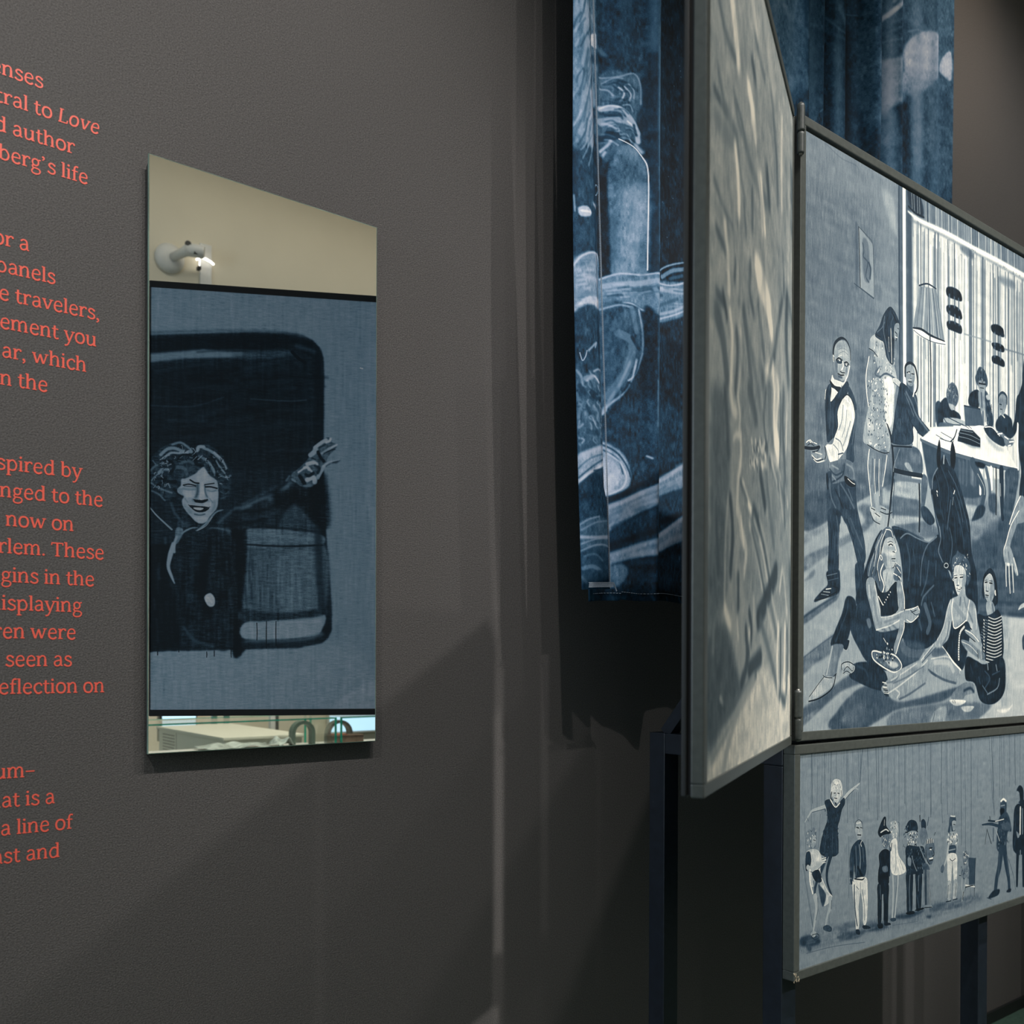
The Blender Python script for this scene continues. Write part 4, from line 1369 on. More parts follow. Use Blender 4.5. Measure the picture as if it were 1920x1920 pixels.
s27 50 16 49 1|672 2144 683 2176
s27 50 16 48 1|572 2179 611 2198
s10 50 16 48 1|583 2082 626 2113
s27 50 16 48 1|561 2091 576 2103
s27 50 16 49 1|622 2100 671 2130
b34 80 43 0 5|753 2169 1001 2178 956 2262 776 2274
b14 100 8 0 5|329 1975 389 1980 404 2025 366 2109 323 2179 209 2194 244 2123 293 2051
s35 60 11 30 1|340 1989 331 2044 284 2116 246 2177
b12 100 6 0 5|303 2176 352 2170 333 2211 304 2203
b50 90 12 0 5|490 2072 520 2066 531 2099 511 2111
b55 100 7 0 5|216 2194 306 2193 271 2258 240 2332 164 2331 198 2258
s78 90 11 44 1|220 2199 200 2258 178 2323
s42 70 15 60 1|275 2204 248 2307
b72 100 5 0 5|156 2334 243 2337 211 2377 119 2416 45 2435 56 2414 114 2360
s14 100 0 18 1|159 2331 114 2365 51 2417
s10 100 5 33 1|47 2437 128 2424 220 2383 248 2323
s15 100 0 18 1|150 2325 173 2335 220 2337
s10 100 0 22 1|234 2329 252 2318
b15 100 10 0 5|382 2280 461 2266 563 2274 658 2320 670 2395 565 2394 432 2361 353 2330
s35 60 16 47 1|422 2286 482 2303 502 2331
b68 100 6 0 5|293 2277 362 2268 397 2287 382 2313 314 2327 285 2305
s12 100 0 23 1|295 2302 293 2277 343 2266 392 2280
s12 100 0 19 1|309 2307 338 2288 377 2308 387 2291
s15 100 0 19 1|305 2318 334 2308 363 2319
b42 100 6 0 5|622 1650 675 1628 718 1651 711 1681 642 1712 626 1782 656 1837 650 1941 607 1937 560 1894 498 1870 508 1818 548 1759 573 1701
s85 90 4 28 1|652 1648 610 1709 600 1767 580 1825 601 1886
s78 90 4 24 1|620 1668 579 1729 559 1798 539 1856
s70 90 4 24 1|589 1699 548 1770 518 1829 508 1869
s95 90 4 37 1|632 1805 606 1852 638 1907 623 1942
s80 90 4 33 1|664 1860 654 1895 654 1929
s12 90 4 32 1|558 1741 549 1799
s14 90 4 28 1|595 1756 575 1814 559 1866
s12 90 4 37 1|641 1678 616 1737
s97 90 4 21 1|651 1643 694 1645 714 1672
s12 90 4 28 1|580 1842 601 1909
s14 90 4 28 1|549 1827 529 1868
s8 90 4 41 1|621 1725 610 1760
b40 100 8 0 5|750 1797 788 1823 785 1865 751 1881 718 1863
s80 90 4 25 1|739 1792 777 1807
s85 90 4 25 1|750 1814 785 1841
s95 90 4 25 1|718 1845 772 1860 785 1870
s12 90 4 25 1|728 1804 761 1831
s12 90 4 25 1|756 1855 778 1877
b74 100 4 0 5|652 1686 703 1677 729 1706 743 1736 734 1754 737 1786 717 1816 664 1827 627 1793 611 1763 629 1716
b55 80 20 0 5|613 1766 653 1763 664 1814 637 1810
s8 100 0 29 1|676 1716 695 1709 711 1714
s100 100 0 25 1|693 1715 699 1717
s25 100 0 17 1|668 1703 695 1696 714 1701
s97 100 0 21 1|729 1708 743 1736 730 1741
s20 100 0 21 1|712 1743 730 1745
s15 100 0 25 1|704 1778 734 1775
s50 100 0 21 1|708 1787 730 1788
s20 100 0 21 1|664 1828 717 1819 737 1798
o90 100 0 20 1|608 1767 602 1778 613 1790 621 1780
s10 100 0 21 1|727 1679 740 1699
b72 100 6 0 5|632 1839 717 1823 705 1881 671 1929 638 1890
s50 70 8 33 1|664 1848 654 1884
b11 100 6 0 5|560 1889 607 1937 665 1935 705 1904 753 1890 763 2018 608 2054 566 1979
b66 100 6 0 5|496 1884 549 1881 576 1939 608 2017 615 2056 709 2051 807 2019 936 1998 959 2028 880 2076 774 2070 688 2092 598 2116 567 2113 528 2026 489 1938
s55 85 8 24 1|498 1892 491 1937 528 2020 570 2110
s92 85 8 24 1|560 1911 583 1978 611 2052
s92 85 8 25 1|615 2056 720 2045 812 2019
s95 85 8 25 1|572 2118 688 2095 774 2067
s55 85 8 88 1|550 1969 582 2070
s55 85 8 58 1|645 2079 774 2052
s80 85 8 47 1|509 1914 519 1970
s95 90 3 22 1|829 2015 885 2010 942 1993
s20 90 3 22 1|874 2014 919 2036 954 2029
s12 90 3 22 1|885 2025 930 2012
s95 90 3 22 1|841 2062 886 2072 948 2041
s97 90 3 22 1|944 1993 956 2011
b62 100 6 0 5|751 1883 792 1888 815 1957 820 2010 774 2017 756 1960
b62 100 6 0 5|780 2070 818 2071 817 2110 781 2169 743 2231 727 2193 764 2123
s97 100 0 25 1|789 1885 817 1951 820 2010
s97 100 0 25 1|818 2068 814 2110 775 2172 745 2228
s97 100 0 28 1|589 1961 592 1963
s97 100 0 28 1|594 1966 597 1968
s97 100 0 28 1|599 1971 602 1973
s97 100 0 28 1|605 1976 607 1978
s97 100 0 28 1|610 1981 612 1983
s97 100 0 28 1|615 1986 617 1988
s97 100 0 28 1|620 1991 622 1993
s97 100 0 28 1|625 1996 627 1998
s97 100 0 28 1|631 1998 633 1999
s97 100 0 29 1|643 1985 645 1987
s97 100 0 29 1|655 1973 657 1974
s97 100 0 29 1|667 1960 669 1962
s97 100 0 29 1|679 1948 682 1949
s97 100 0 29 1|692 1935 694 1937
b45 100 8 0 5|538 2223 563 2212 732 2228 793 2277 782 2304 722 2316 626 2287 553 2252
o88 100 0 37 1|538 2223 563 2215 625 2223 732 2234 793 2274 785 2302 725 2315 631 2289 553 2255
s20 80 0 16 1|584 2260 647 2289 722 2303 771 2289
b80 90 17 0 5|658 2263 744 2266 766 2286 711 2295
s60 95 3 45 1|669 2238 671 2241
s20 95 3 49 1|656 2182 658 2184
s20 95 3 45 1|629 2224 631 2226
s15 95 3 45 1|624 2224 626 2226
s15 95 3 49 1|689 2225 692 2227
s10 95 3 33 1|637 2261 639 2263
s60 95 3 44 1|586 2237 588 2239
s20 95 3 33 1|643 2218 645 2220
s85 95 3 49 1|636 2215 638 2218
s10 95 3 45 1|696 2240 699 2242
s20 95 3 49 1|663 2246 665 2248
s15 95 3 32 1|591 2210 593 2212
s15 95 3 48 1|582 2236 584 2238
s85 95 3 33 1|662 2226 664 2228
s15 95 3 49 1|690 2224 692 2226
s20 95 3 45 1|644 2242 646 2244
s20 95 3 32 1|615 2231 617 2233
s10 95 3 50 1|715 2256 717 2258
s85 95 3 33 1|634 2225 636 2227
s60 95 3 33 1|665 2198 667 2200
s10 95 3 45 1|702 2234 704 2236
s85 95 3 45 1|638 2219 640 2221
s15 95 3 46 1|713 2245 715 2247
s60 95 3 45 1|613 2267 615 2269
s15 95 3 33 1|663 2237 665 2239
s85 95 3 33 1|671 2243 674 2246
s85 95 3 49 1|638 2244 640 2246
s15 95 3 45 1|684 2233 686 2235
s15 95 3 33 1|629 2237 631 2240
s15 95 3 33 1|644 2200 646 2203
s85 95 3 32 1|578 2232 580 2234
s15 95 3 33 1|640 2213 642 2215
s10 95 3 44 1|600 2243 602 2246
s85 95 3 33 1|632 2224 635 2226
s85 95 3 49 1|658 2259 660 2261
s10 95 3 49 1|685 2189 687 2192
s15 95 3 49 1|642 2237 644 2240
s20 95 3 45 1|656 2214 658 2217
s85 95 3 33 1|714 2248 717 2250
s10 95 3 32 1|615 2241 617 2243
s15 95 3 33 1|683 2250 685 2253
s15 95 3 33 1|673 2190 675 2193
s10 95 3 33 1|710 2212 712 2214
s60 95 3 49 1|664 2203 666 2205
s85 95 3 49 1|668 2179 671 2181
s10 95 3 46 1|732 2246 734 2248
s20 95 3 49 1|656 2218 658 2221
s15 95 3 45 1|619 2195 621 2197
s85 95 3 33 1|710 2206 712 2209
s85 95 3 44 1|580 2246 582 2248
s10 95 3 33 1|651 2198 653 2200
s60 95 3 49 1|655 2244 657 2246
s10 95 3 45 1|656 2255 658 2257
s20 95 3 45 1|630 2209 632 2211
s20 95 3 49 1|637 2234 639 2236
s60 95 3 49 1|653 2226 655 2229
s60 95 3 45 1|672 2229 675 2232
s15 95 3 45 1|622 2239 624 2241
s60 95 3 45 1|635 2226 637 2228
s10 95 3 45 1|626 2216 628 2218
s15 95 3 32 1|608 2244 610 2247
s60 95 3 33 1|665 2260 667 2262
s15 95 3 45 1|623 2242 625 2244
s85 95 3 45 1|672 2247 674 2249
s85 95 3 49 1|639 2247 641 2249
s15 95 3 45 1|682 2269 684 2271
s15 95 3 33 1|651 2228 653 2231
s20 95 3 50 1|696 2219 698 2222
s85 95 3 49 1|640 2237 642 2239
s60 95 3 33 1|685 2207 687 2209
s85 95 3 45 1|643 2221 646 2223
s90 100 0 16 1|635 2154 657 2174
b66 100 9 0 5|1061 2247 1218 2236 1333 2268 1367 2328 1322 2376 1197 2356 1079 2314 1009 2371 850 2427 778 2445 654 2419 625 2380 766 2309 956 2259
s90 80 12 28 1|1073 2250 1218 2238 1331 2269 1364 2324
s78 80 12 139 1|1109 2268 1243 2268 1293 2311
s35 80 12 64 1|1074 2317 1195 2354 1319 2374
s88 80 11 39 1|1037 2256 945 2310 777 2380 680 2413
s45 80 11 38 1|1003 2286 843 2339 723 2367
s40 80 11 52 1|1015 2371 867 2422 778 2444
s30 80 11 54 1|1050 2304 1074 2317 1122 2335
s85 80 11 34 1|933 2274 821 2315 701 2355
s50 80 10 37 1|777 2327 734 2356 648 2366
s85 80 10 42 1|745 2397 778 2415 756 2438
s92 90 2 24 1|629 2361 661 2366
s10 90 2 24 1|632 2373 665 2378
s92 90 2 25 1|635 2384 669 2390
s10 90 2 25 1|639 2396 674 2401
s92 90 2 25 1|642 2408 678 2413
s10 90 2 25 1|645 2419 683 2424
s12 90 0 16 1|632 2389 669 2393
s12 90 0 16 1|638 2398 674 2402
s12 90 0 16 1|643 2408 678 2410
s12 90 0 16 1|648 2417 683 2419
s12 90 0 16 1|654 2426 687 2428
b35 100 7 0 5|1275 1775 1277 1737 1314 1712 1330 1692 1362 1703 1414 1715 1462 1756 1465 1826 1437 1866 1415 1816 1363 1766 1306 1776 1294 1830 1275 1837
s90 90 3 22 1|1393 1759 1394 1766
s90 90 3 21 1|1285 1847 1294 1850
s80 90 3 22 1|1441 1815 1447 1817
s12 90 3 22 1|1366 1700 1376 1704
s80 90 3 21 1|1289 1769 1295 1775
s60 90 3 22 1|1392 1737 1399 1739
s90 90 3 22 1|1457 1800 1464 1807
s12 90 3 22 1|1368 1707 1369 1715
s90 90 3 21 1|1311 1754 1301 1759
s90 90 3 22 1|1419 1755 1424 1759
s80 90 3 21 1|1316 1755 1314 1759
s8 90 3 21 1|1345 1753 1351 1758
s60 90 3 21 1|1336 1726 1342 1731
s90 90 3 22 1|1432 1763 1423 1768
s8 90 3 22 1|1375 1746 1378 1750
s80 90 3 21 1|1289 1839 1291 1844
s60 90 3 21 1|1327 1742 1318 1748
s8 90 3 22 1|1425 1713 1420 1720
s80 90 3 22 1|1419 1761 1429 1767
s80 90 3 22 1|1407 1720 1413 1725
s60 90 3 21 1|1304 1759 1295 1765
s12 90 3 21 1|1282 1799 1276 1804
s12 90 3 22 1|1383 1743 1391 1750
s90 90 3 22 1|1416 1778 1425 1786
s60 90 3 22 1|1438 1716 1442 1722
s60 90 3 22 1|1442 1812 1448 1818
s60 90 3 21 1|1329 1737 1322 1740
s8 90 3 22 1|1456 1826 1453 1833
s60 90 3 22 1|1417 1769 1417 1778
s80 90 3 21 1|1289 1839 1280 1844
s12 90 3 22 1|1454 1781 1448 1787
s80 90 3 21 1|1320 1731 1327 1735
s90 90 3 21 1|1292 1807 1298 1813
s80 90 3 22 1|1438 1703 1435 1709
s60 90 3 21 1|1294 1782 1285 1788
s80 90 3 21 1|1361 1756 1354 1761
s12 90 3 22 1|1416 1708 1425 1710
b78 100 5 0 5|1302 1778 1363 1766 1412 1788 1421 1841 1388 1894 1350 1924 1319 1900 1294 1842
b60 80 19 0 5|1387 1818 1420 1816 1416 1867 1378 1901
s12 100 0 33 1|1303 1835 1328 1831
s12 100 0 34 1|1359 1829 1390 1825
s30 100 0 19 1|1298 1824 1328 1819
s30 100 0 19 1|1354 1816 1392 1813
s50 80 0 19 1|1328 1837 1329 1865 1349 1869
s30 100 0 24 1|1324 1871 1345 1872
s12 100 0 29 1|1326 1886 1354 1890 1375 1881
s100 100 0 19 1|1331 1888 1365 1885
s50 70 0 24 1|1333 1900 1355 1902
b68 100 7 0 5|1342 1921 1406 1868 1427 1924 1506 1951 1539 2003 1544 2099 1484 2097 1424 2048 1314 2092 1280 2055 1263 2099 1244 2143 1195 2191 1090 2225 997 2271 954 2267 1002 2217 1126 2155 1189 2089 1228 2001 1267 1945
s93 80 9 28 1|1264 1947 1228 2001 1194 2086 1132 2154
s48 80 9 56 1|1251 2062 1229 2131 1180 2181
s42 80 10 57 1|1365 1933 1359 1971
s50 80 10 48 1|1404 1931 1424 1981
s95 80 10 30 1|1522 1984 1536 2041 1534 2093
s60 80 10 143 1|1302 1973 1392 2027
s92 80 9 27 1|1096 2176 1025 2226 973 2259
s25 80 9 27 1|1120 2194 1037 2238 985 2269
s35 80 9 22 1|1084 2195 1008 2244
s50 80 10 68 1|1443 1993 1497 2055
b16 100 7 0 5|1280 2052 1311 2095 1424 2050 1473 2088 1458 2152 1427 2248 1372 2309 1242 2230 1187 2184 1248 2143
s93 100 0 38 1|1287 1944 1275 1999 1285 2049 1311 2093 1424 2050
s95 100 0 29 1|1461 1941 1446 1993 1431 2051
s85 100 5 67 1|1405 2083 1362 2116 1350 2186 1350 2252
s12 100 0 24 1|1365 2129 1359 2249
s35 80 0 14 1|1339 2123 1362 2124
s35 80 0 14 1|1339 2135 1362 2136
s35 80 0 14 1|1339 2147 1362 2148
s35 80 0 14 1|1340 2159 1363 2160
s35 80 0 14 1|1340 2171 1363 2172
s35 80 0 14 1|1340 2183 1363 2184
s35 80 0 14 1|1340 2195 1363 2196
s35 80 0 14 1|1340 2206 1363 2208
s35 80 0 14 1|1340 2218 1363 2220
s35 80 0 14 1|1340 2230 1363 2232
s35 80 0 14 1|1341 2242 1364 2244
s95 100 0 28,37,56,56 1|1184 2188 1242 2227 1293 2265 1372 2307
b40 80 18 0 5|1084 2207 1181 2194 1218 2224 1096 2240
s10 100 0 34 1|1418 2058 1484 2094
b10 100 8 0 5|1628 1791 1683 1760 1742 1791 1771 1875 1774 1942 1713 1960 1728 1851 1694 1795 1634 1830 1619 1928 1595 1890 1607 1825
b74 100 5 0 5|1626 1820 1683 1789 1725 1825 1732 1904 1685 1946 1638 1924 1618 1863
b58 80 21 0 5|1697 1826 1734 1837 1732 1910 1685 1939
s5 100 0 40 1|1631 1840 1653 1837
s5 100 0 41 1|1681 1840 1709 1841
s20 100 0 20 1|1628 1830 1653 1826
s20 100 0 20 1|1678 1829 1711 1829
s40 80 0 20 1|1653 1842 1645 1881 1668 1884
s15 100 0 25 1|1640 1885 1665 1887
s12 100 0 35 1|1636 1907 1668 1908
s40 100 0 25 1|1640 1917 1662 1916
o90 100 0 31 1|1745 1877 1740 1890 1751 1903
b68 100 8 0 5|1644 1947 1715 1941 1744 1999 1665 2021
s30 80 15 51 1|1713 1951 1727 1996
b13 100 8 0 5|1543 2015 1631 2019 1713 2003 1776 1981 1830 2046 1837 2240 1696 2277 1620 2235 1580 2124
s84 90 3 28 1|1672 2023 1742 2033 1820 2014
s84 90 3 28 1|1670 2040 1742 2050 1820 2032
s84 90 3 28 1|1668 2057 1742 2067 1820 2049
s84 90 3 28 1|1666 2074 1742 2084 1820 2067
s84 90 3 28 1|1665 2091 1743 2102 1820 2084
s84 90 3 28 1|1663 2109 1743 2119 1821 2101
s84 90 3 28 1|1661 2126 1743 2136 1821 2119
s84 90 3 28 1|1659 2143 1743 2153 1821 2136
s84 90 3 28 1|1657 2160 1743 2170 1821 2153
s84 90 3 28 1|1655 2177 1744 2188 1821 2171
s84 90 3 28 1|1653 2194 1744 2205 1822 2188
s84 90 3 28 1|1652 2211 1744 2222 1822 2205
s84 90 3 28 1|1650 2228 1744 2239 1822 2223
s84 90 3 28 1|1648 2245 1745 2256 1822 2240
s84 90 3 28 1|1646 2262 1745 2274 1823 2258
s85 100 0 35 1|1617 2039 1623 2044
s85 100 0 35 1|1618 2057 1623 2062
s85 100 0 35 1|1618 2076 1623 2081
s85 100 0 35 1|1618 2094 1623 2099
s85 100 0 35 1|1618 2112 1624 2117
s85 100 0 35 1|1618 2130 1624 2135
s85 100 0 35 1|1619 2149 1624 2154
s85 100 0 35 1|1619 2167 1624 2172
s85 100 0 35 1|1619 2185 1625 2190
s85 100 0 35 1|1619 2203 1625 2208
s85 100 0 35 1|1620 2222 1625 2227
s60 70 0 20 1|1631 2039 1669 2044
s60 70 0 20 1|1623 2052 1664 2059
s60 70 0 20 1|1615 2065 1659 2073
s60 70 0 20 1|1607 2078 1653 2088
s60 70 0 20 1|1599 2092 1648 2102
s60 70 0 20 1|1591 2105 1643 2117
s60 70 0 20 1|1583 2118 1638 2131
s60 70 0 20 1|1575 2131 1632 2146
b56 100 10 0 5|1374 2151 1458 2159 1558 2196 1633 2221 1620 2257 1539 2235 1420 2197
b62 100 10 0 5|1408 2096 1471 2104 1571 2144 1605 2183 1538 2164 1445 2127
s90 100 0 25 1|1419 2099 1497 2120 1565 2157
s85 80 5 24 1|1381 2160 1472 2181 1552 2222
s15 100 0 29 1|1432 2121 1524 2158
s12 100 0 30 1|1552 2203 1559 2248
s85 100 0 20 1|1585 2196 1590 2248
s12 100 0 25 1|1606 2196 1612 2248
s75 80 15 59 1|1420 2191 1499 2235 1579 2261
b9 100 8 0 5|1431 2241 1539 2258 1634 2277 1837 2240 1872 2368 1839 2448 1726 2492 1589 2472 1520 2377 1422 2353
s35 80 10 41 1|1634 2313 1690 2353 1635 2404
s70 80 10 41 1|1802 2354 1775 2406 1663 2438
s80 80 10 36 1|1759 2280 1773 2313
s85 80 10 41 1|1661 2267 1669 2306
s20 80 10 59 1|1473 2280 1500 2325
s40 80 10 31 1|1717 2333 1802 2314
s60 80 10 35 1|1608 2391 1663 2431
s28 80 10 60 1|1567 2345 1581 2378
b56 100 10 0 5|1282 2430 1396 2375 1500 2377 1517 2425 1423 2439 1397 2458 1295 2465
s15 80 15 68 1|1409 2414 1474 2402 1514 2422
b97 100 10 0 5|1267 2458 1423 2465 1397 2484 1333 2491 1283 2480
b95 100 10 0 5|1382 2497 1513 2498 1476 2524 1411 2522
b88 100 16 0 5|1776 2523 1905 2520 1958 2496 1942 2517 1877 2543 1790 2535
s15 100 0 19 1|1289 2465 1295 2476
s15 100 0 19 1|1308 2463 1315 2476
s35 60 19 47 1|1295 2493 1246 2535
b42 40 58 0 5|1245 2461 1529 2506 1637 2535 1503 2569 1308 2537
b60 100 11 0 5|2024 1412 2077 1407 1996 1503 1926 1604 1916 1639 1858 1643 1872 1602 1922 1510
s95 100 0 32 1|2021 1419 1925 1510 1868 1609 1839 1658 1852 1711
b66 100 8 0 5|1851 1640 1916 1629 1961 1683 2017 1768 1996 1783 1966 1750 1954 1731 1895 1735 1859 1730 1837 1672
s82 100 4 74,58,42 1|1869 1723 1870 1790 1876 1847
s82 100 4 75,59,43 1|1904 1727 1911 1815 1921 1883
s82 100 4 75,59,43 1|1942 1725 1955 1812 1962 1876
s82 100 4 76,60,43 1|1961 1690 1991 1735 2011 1776
s20 80 0 27 1|1887 1735 1894 1842
s20 80 0 27 1|1925 1733 1938 1867
s45 70 16 64 1|1894 1661 1910 1707
b95 80 11 0 5|1881 1719 1910 1720 1907 1734 1884 1735
b82 100 8 0 5|2020 1973 2046 1944 2107 1928 2107 1949 2054 1964
b30 100 11 0 5|2072 2129 2109 2108 2110 2184 2080 2191
p80 100 30 0 2|2260 0 2922 0 2922 1640 2260 1640
p62 100 30 0 2|2260 1640 2922 1640 2922 2568 2260 2568
s95 60 30 117 1|2280 360 2286 1600
s62 60 30 68 1|2326 360 2332 1600
s95 60 30 125 1|2372 360 2378 1600
s62 60 30 117 1|2418 360 2424 1600
s50 60 30 133 1|2464 360 2470 1600
s95 60 30 105 1|2510 360 2516 1600
s50 60 30 56 1|2556 360 2562 1600
s50 60 30 88 1|2602 360 2608 1600
s95 60 30 115 1|2648 360 2654 1600
s95 60 30 98 1|2694 360 2700 1600
s95 60 30 82 1|2740 360 2746 1600
s50 60 30 101 1|2786 360 2792 1600
s62 60 30 139 1|2832 360 2838 1600
s62 60 30 59 1|2878 360 2884 1600
b20 95 40 0 2|2460 1120 2580 1040 2680 1200 2640 2000 2460 2000
b60 100 20 0 2|2524 880 2600 860 2616 1000 2540 1040
''',
 'P2': '''
s42 50 29 86 1|14 -10 599 -3 2126 8
s28 75 0 12 1|89 -6 90 166 92 337
s20 75 0 14 1|95 -5 97 106 100 218
s40 75 0 11 1|170 -13 170 130 167 272
s40 75 0 13 1|139 58 135 151 133 245
s40 75 0 14 1|159 272 152 344 144 416
s28 75 0 16 1|188 0 188 113 192 226
s20 75 0 15 1|240 -16 238 64 236 144
s20 75 0 12 1|280 -17 278 56 279 129
s34 75 0 14 1|360 -12 362 158 368 330
s40 75 0 16 1|368 -12 375 116 380 243
s40 75 0 16 1|449 -11 456 72 459 155
s28 75 0 18 1|483 10 474 83 465 155
s28 75 0 14 1|489 4 479 77 473 150
s40 75 0 17 1|439 198 442 261 447 325
s40 75 0 14 1|456 199 457 263 454 326
s34 75 0 14 1|423 196 420 266 418 335
s28 75 0 18 1|529 0 536 142 543 284
s20 75 0 18 1|599 -3 609 170 617 342
s28 75 0 17 1|617 -2 625 164 628 331
s20 75 0 17 1|653 0 652 153 652 307
s34 75 0 13 1|701 -4 704 177 711 358
s40 75 0 11 1|762 -7 760 178 762 364
s40 75 0 19 1|799 -5 804 218 805 441
s40 75 0 18 1|862 -9 864 183 870 375
s20 75 0 17 1|850 -3 855 142 856 286
s40 75 0 18 1|926 -6 926 187 924 380
s34 75 0 16 1|987 -3 994 179 1002 361
s34 75 0 11 1|1044 -7 1044 186 1039 378
s20 75 0 21 1|1094 -4 1096 187 1102 378
s34 75 0 18 1|1105 -4 1108 180 1106 364
s20 75 0 22 1|1207 -5 1204 156 1204 318
s34 75 0 22 1|1256 -3 1261 188 1268 380
s40 75 0 16 1|1313 -7 1319 192 1320 392
s40 75 0 19 1|1330 -7 1338 197 1341 401
s20 75 0 19 1|1400 -3 1408 275 1415 553
s34 75 0 17 1|1444 -1 1454 293 1458 587
s28 75 0 23 1|1511 -5 1516 317 1518 639
s34 75 0 19 1|1711 -3 1732 181 1755 367
s20 75 0 22 1|1734 -2 1755 213 1775 430
s34 75 0 13 1|1758 -1 1766 199 1768 399
s28 75 0 14 1|1847 -5 1858 179 1868 362
s40 75 0 18 1|1880 -3 1887 177 1892 357
s34 75 0 22 1|1946 0 1950 146 1950 293
s20 75 0 25 1|2013 -1 2016 145 2025 291
s34 75 0 17 1|2081 -2 2078 146 2082 295
s34 75 0 10 1|41 236 49 357 58 477
s34 75 0 16 1|33 474 68 614 106 755
s40 75 0 10 1|48 506 79 633 111 762
s28 75 0 12 1|380 394 382 532 382 671
s34 75 0 12 1|539 424 536 598 536 771
s40 75 0 15 1|230 647 228 709 228 770
s34 75 0 22 1|1211 318 1213 368 1219 418
s28 75 0 18 1|1831 2 1834 173 1835 344
s28 75 0 11 1|809 375 810 422 808 468
s72 50 0 14 1|1457 2 1455 242
s46 50 0 16 1|217 -6 218 95
s72 50 0 15 1|608 -3 613 73
s50 50 0 13 1|764 -2 768 299
s50 50 0 11 1|756 -2 757 170
s50 50 0 12 1|26 -7 33 272
s50 50 0 23 1|2077 6 2081 80
s72 50 0 20 1|1274 1 1276 148
s42 50 0 21 1|1749 4 1759 387
s46 50 0 15 1|91 -7 97 226
s42 50 0 14 1|1847 5 1849 70
s50 50 0 9 1|533 -4 537 196
s50 50 0 22 1|1882 5 1877 108
s42 50 0 10 1|118 -6 116 74
s42 50 0 17 1|1575 3 1586 324
s46 50 0 13 1|1072 0 1073 285
s42 50 0 19 1|980 -1 981 196
s50 50 0 22 1|1536 3 1530 77
s72 50 0 14 1|1731 4 1727 230
s72 50 0 11 1|135 -6 135 146
s42 50 0 15 1|337 -5 336 79
s72 50 0 14 1|684 -3 680 101
s42 50 0 17 1|1245 1 1249 256
s72 50 0 14 1|785 -2 785 196
s72 50 0 18 1|1345 2 1346 136
s42 50 0 16 1|135 -6 135 156
s72 50 0 10 1|673 -3 680 278
s50 50 0 18 1|1337 2 1346 290
s42 50 0 16 1|1437 2 1439 93
s42 50 0 15 1|417 -4 417 192
s42 50 0 10 1|676 -3 681 148
s72 50 0 13 1|207 -6 209 231
s46 50 0 13 1|1593 3 1589 311
s72 50 0 21 1|1473 2 1480 81
s46 50 0 12 1|319 -5 317 318
s50 50 0 21 1|1359 2 1367 139
s46 50 0 20 1|1041 0 1049 169
s50 50 0 11 1|748 -2 752 98
s50 50 0 16 1|725 -2 731 98
s46 50 0 14 1|1891 5 1894 216
s46 50 0 21 1|1480 2 1478 226
s50 50 0 16 1|1002 -1 1008 257
s72 50 0 10 1|1101 0 1111 328
s72 50 0 12 1|881 -1 881 103
s50 50 0 17 1|887 -1 894 177
s42 50 0 13 1|363 -5 367 294
s42 50 0 16 1|1406 2 1414 187
s42 50 0 17 1|405 -5 405 245
s72 50 0 13 1|1730 4 1727 127
s72 50 0 12 1|1182 1 1186 68
s42 50 0 9 1|91 -7 89 65
s50 50 0 14 1|467 -4 473 57
s50 50 0 15 1|1302 1 1297 163
s50 50 0 11 1|145 -6 149 241
s50 50 0 11 1|1015 -1 1012 137
s72 50 0 20 1|1815 5 1822 98
s72 50 0 10 1|662 -3 664 240
s42 50 0 20 1|1965 6 1965 260
s46 50 0 16 1|941 -1 937 141
s50 50 0 12 1|1429 2 1425 178
s50 50 0 19 1|1931 5 1928 179
s46 50 0 18 1|1239 1 1240 154
s50 50 0 11 1|194 -6 193 192
s42 50 0 13 1|471 -4 472 291
s72 50 0 17 1|480 -4 484 191
s50 50 0 18 1|818 -2 823 72
s42 50 0 13 1|202 -6 200 70
s50 50 0 20 1|1874 5 1871 300
s46 50 0 17 1|706 -3 712 88
s46 50 0 14 1|1591 3 1593 118
b52 80 48 0 5|20 782 269 777 607 802 980 803 1252 817 1543 833 1666 847 1544 884 1183 884 852 876 491 866 164 857 21 854
b18 85 20 0 5|21 788 122 794 163 832 91 837 21 821
b28 85 20 0 5|61 829 97 838 92 861 71 852
b32 85 22 0 5|301 820 445 833 537 842 446 864 313 850
b30 85 23 0 5|537 823 679 834 703 864 549 851
b50 85 24 0 5|607 809 764 818 826 825 727 826
b22 85 25 0 5|776 817 928 825 1046 834 929 849 814 837
b38 85 26 0 5|1100 825 1252 828 1224 855 1114 852
b45 85 27 0 5|1252 838 1574 845 1439 875 1252 867
b45 85 22 0 5|269 783 434 786 445 813 323 811
b10 85 26 0 5|1060 867 1114 872 1094 880
s50 40 13 38 1|348 847 383 840
s70 40 14 34 1|523 841 599 842
s70 40 13 32 1|412 854 479 854
s70 40 13 26 1|169 838 216 840
s70 40 13 38 1|276 830 311 826
s50 40 13 34 1|174 812 248 819
s45 40 15 32 1|863 824 929 827
s70 40 12 19 1|63 811 114 812
s70 40 16 48 1|1230 872 1352 878
s70 40 17 44 1|1465 856 1515 855
s45 40 14 35 1|664 821 703 821
s45 40 14 33 1|535 837 574 829
s45 40 13 28 1|419 832 504 837
s50 40 12 29 1|85 808 168 813
s45 40 13 36 1|314 802 361 797
s70 40 14 23 1|733 826 771 821
s45 40 12 34 1|73 799 114 797
s45 40 14 28 1|550 829 588 822
s45 40 14 27 1|541 811 645 821
s70 40 13 18 1|272 819 312 811
s50 40 15 33 1|1022 844 1126 850
s50 40 15 22 1|772 820 835 813
s45 40 15 37 1|953 884 1039 893
s70 40 12 35 1|63 820 123 824
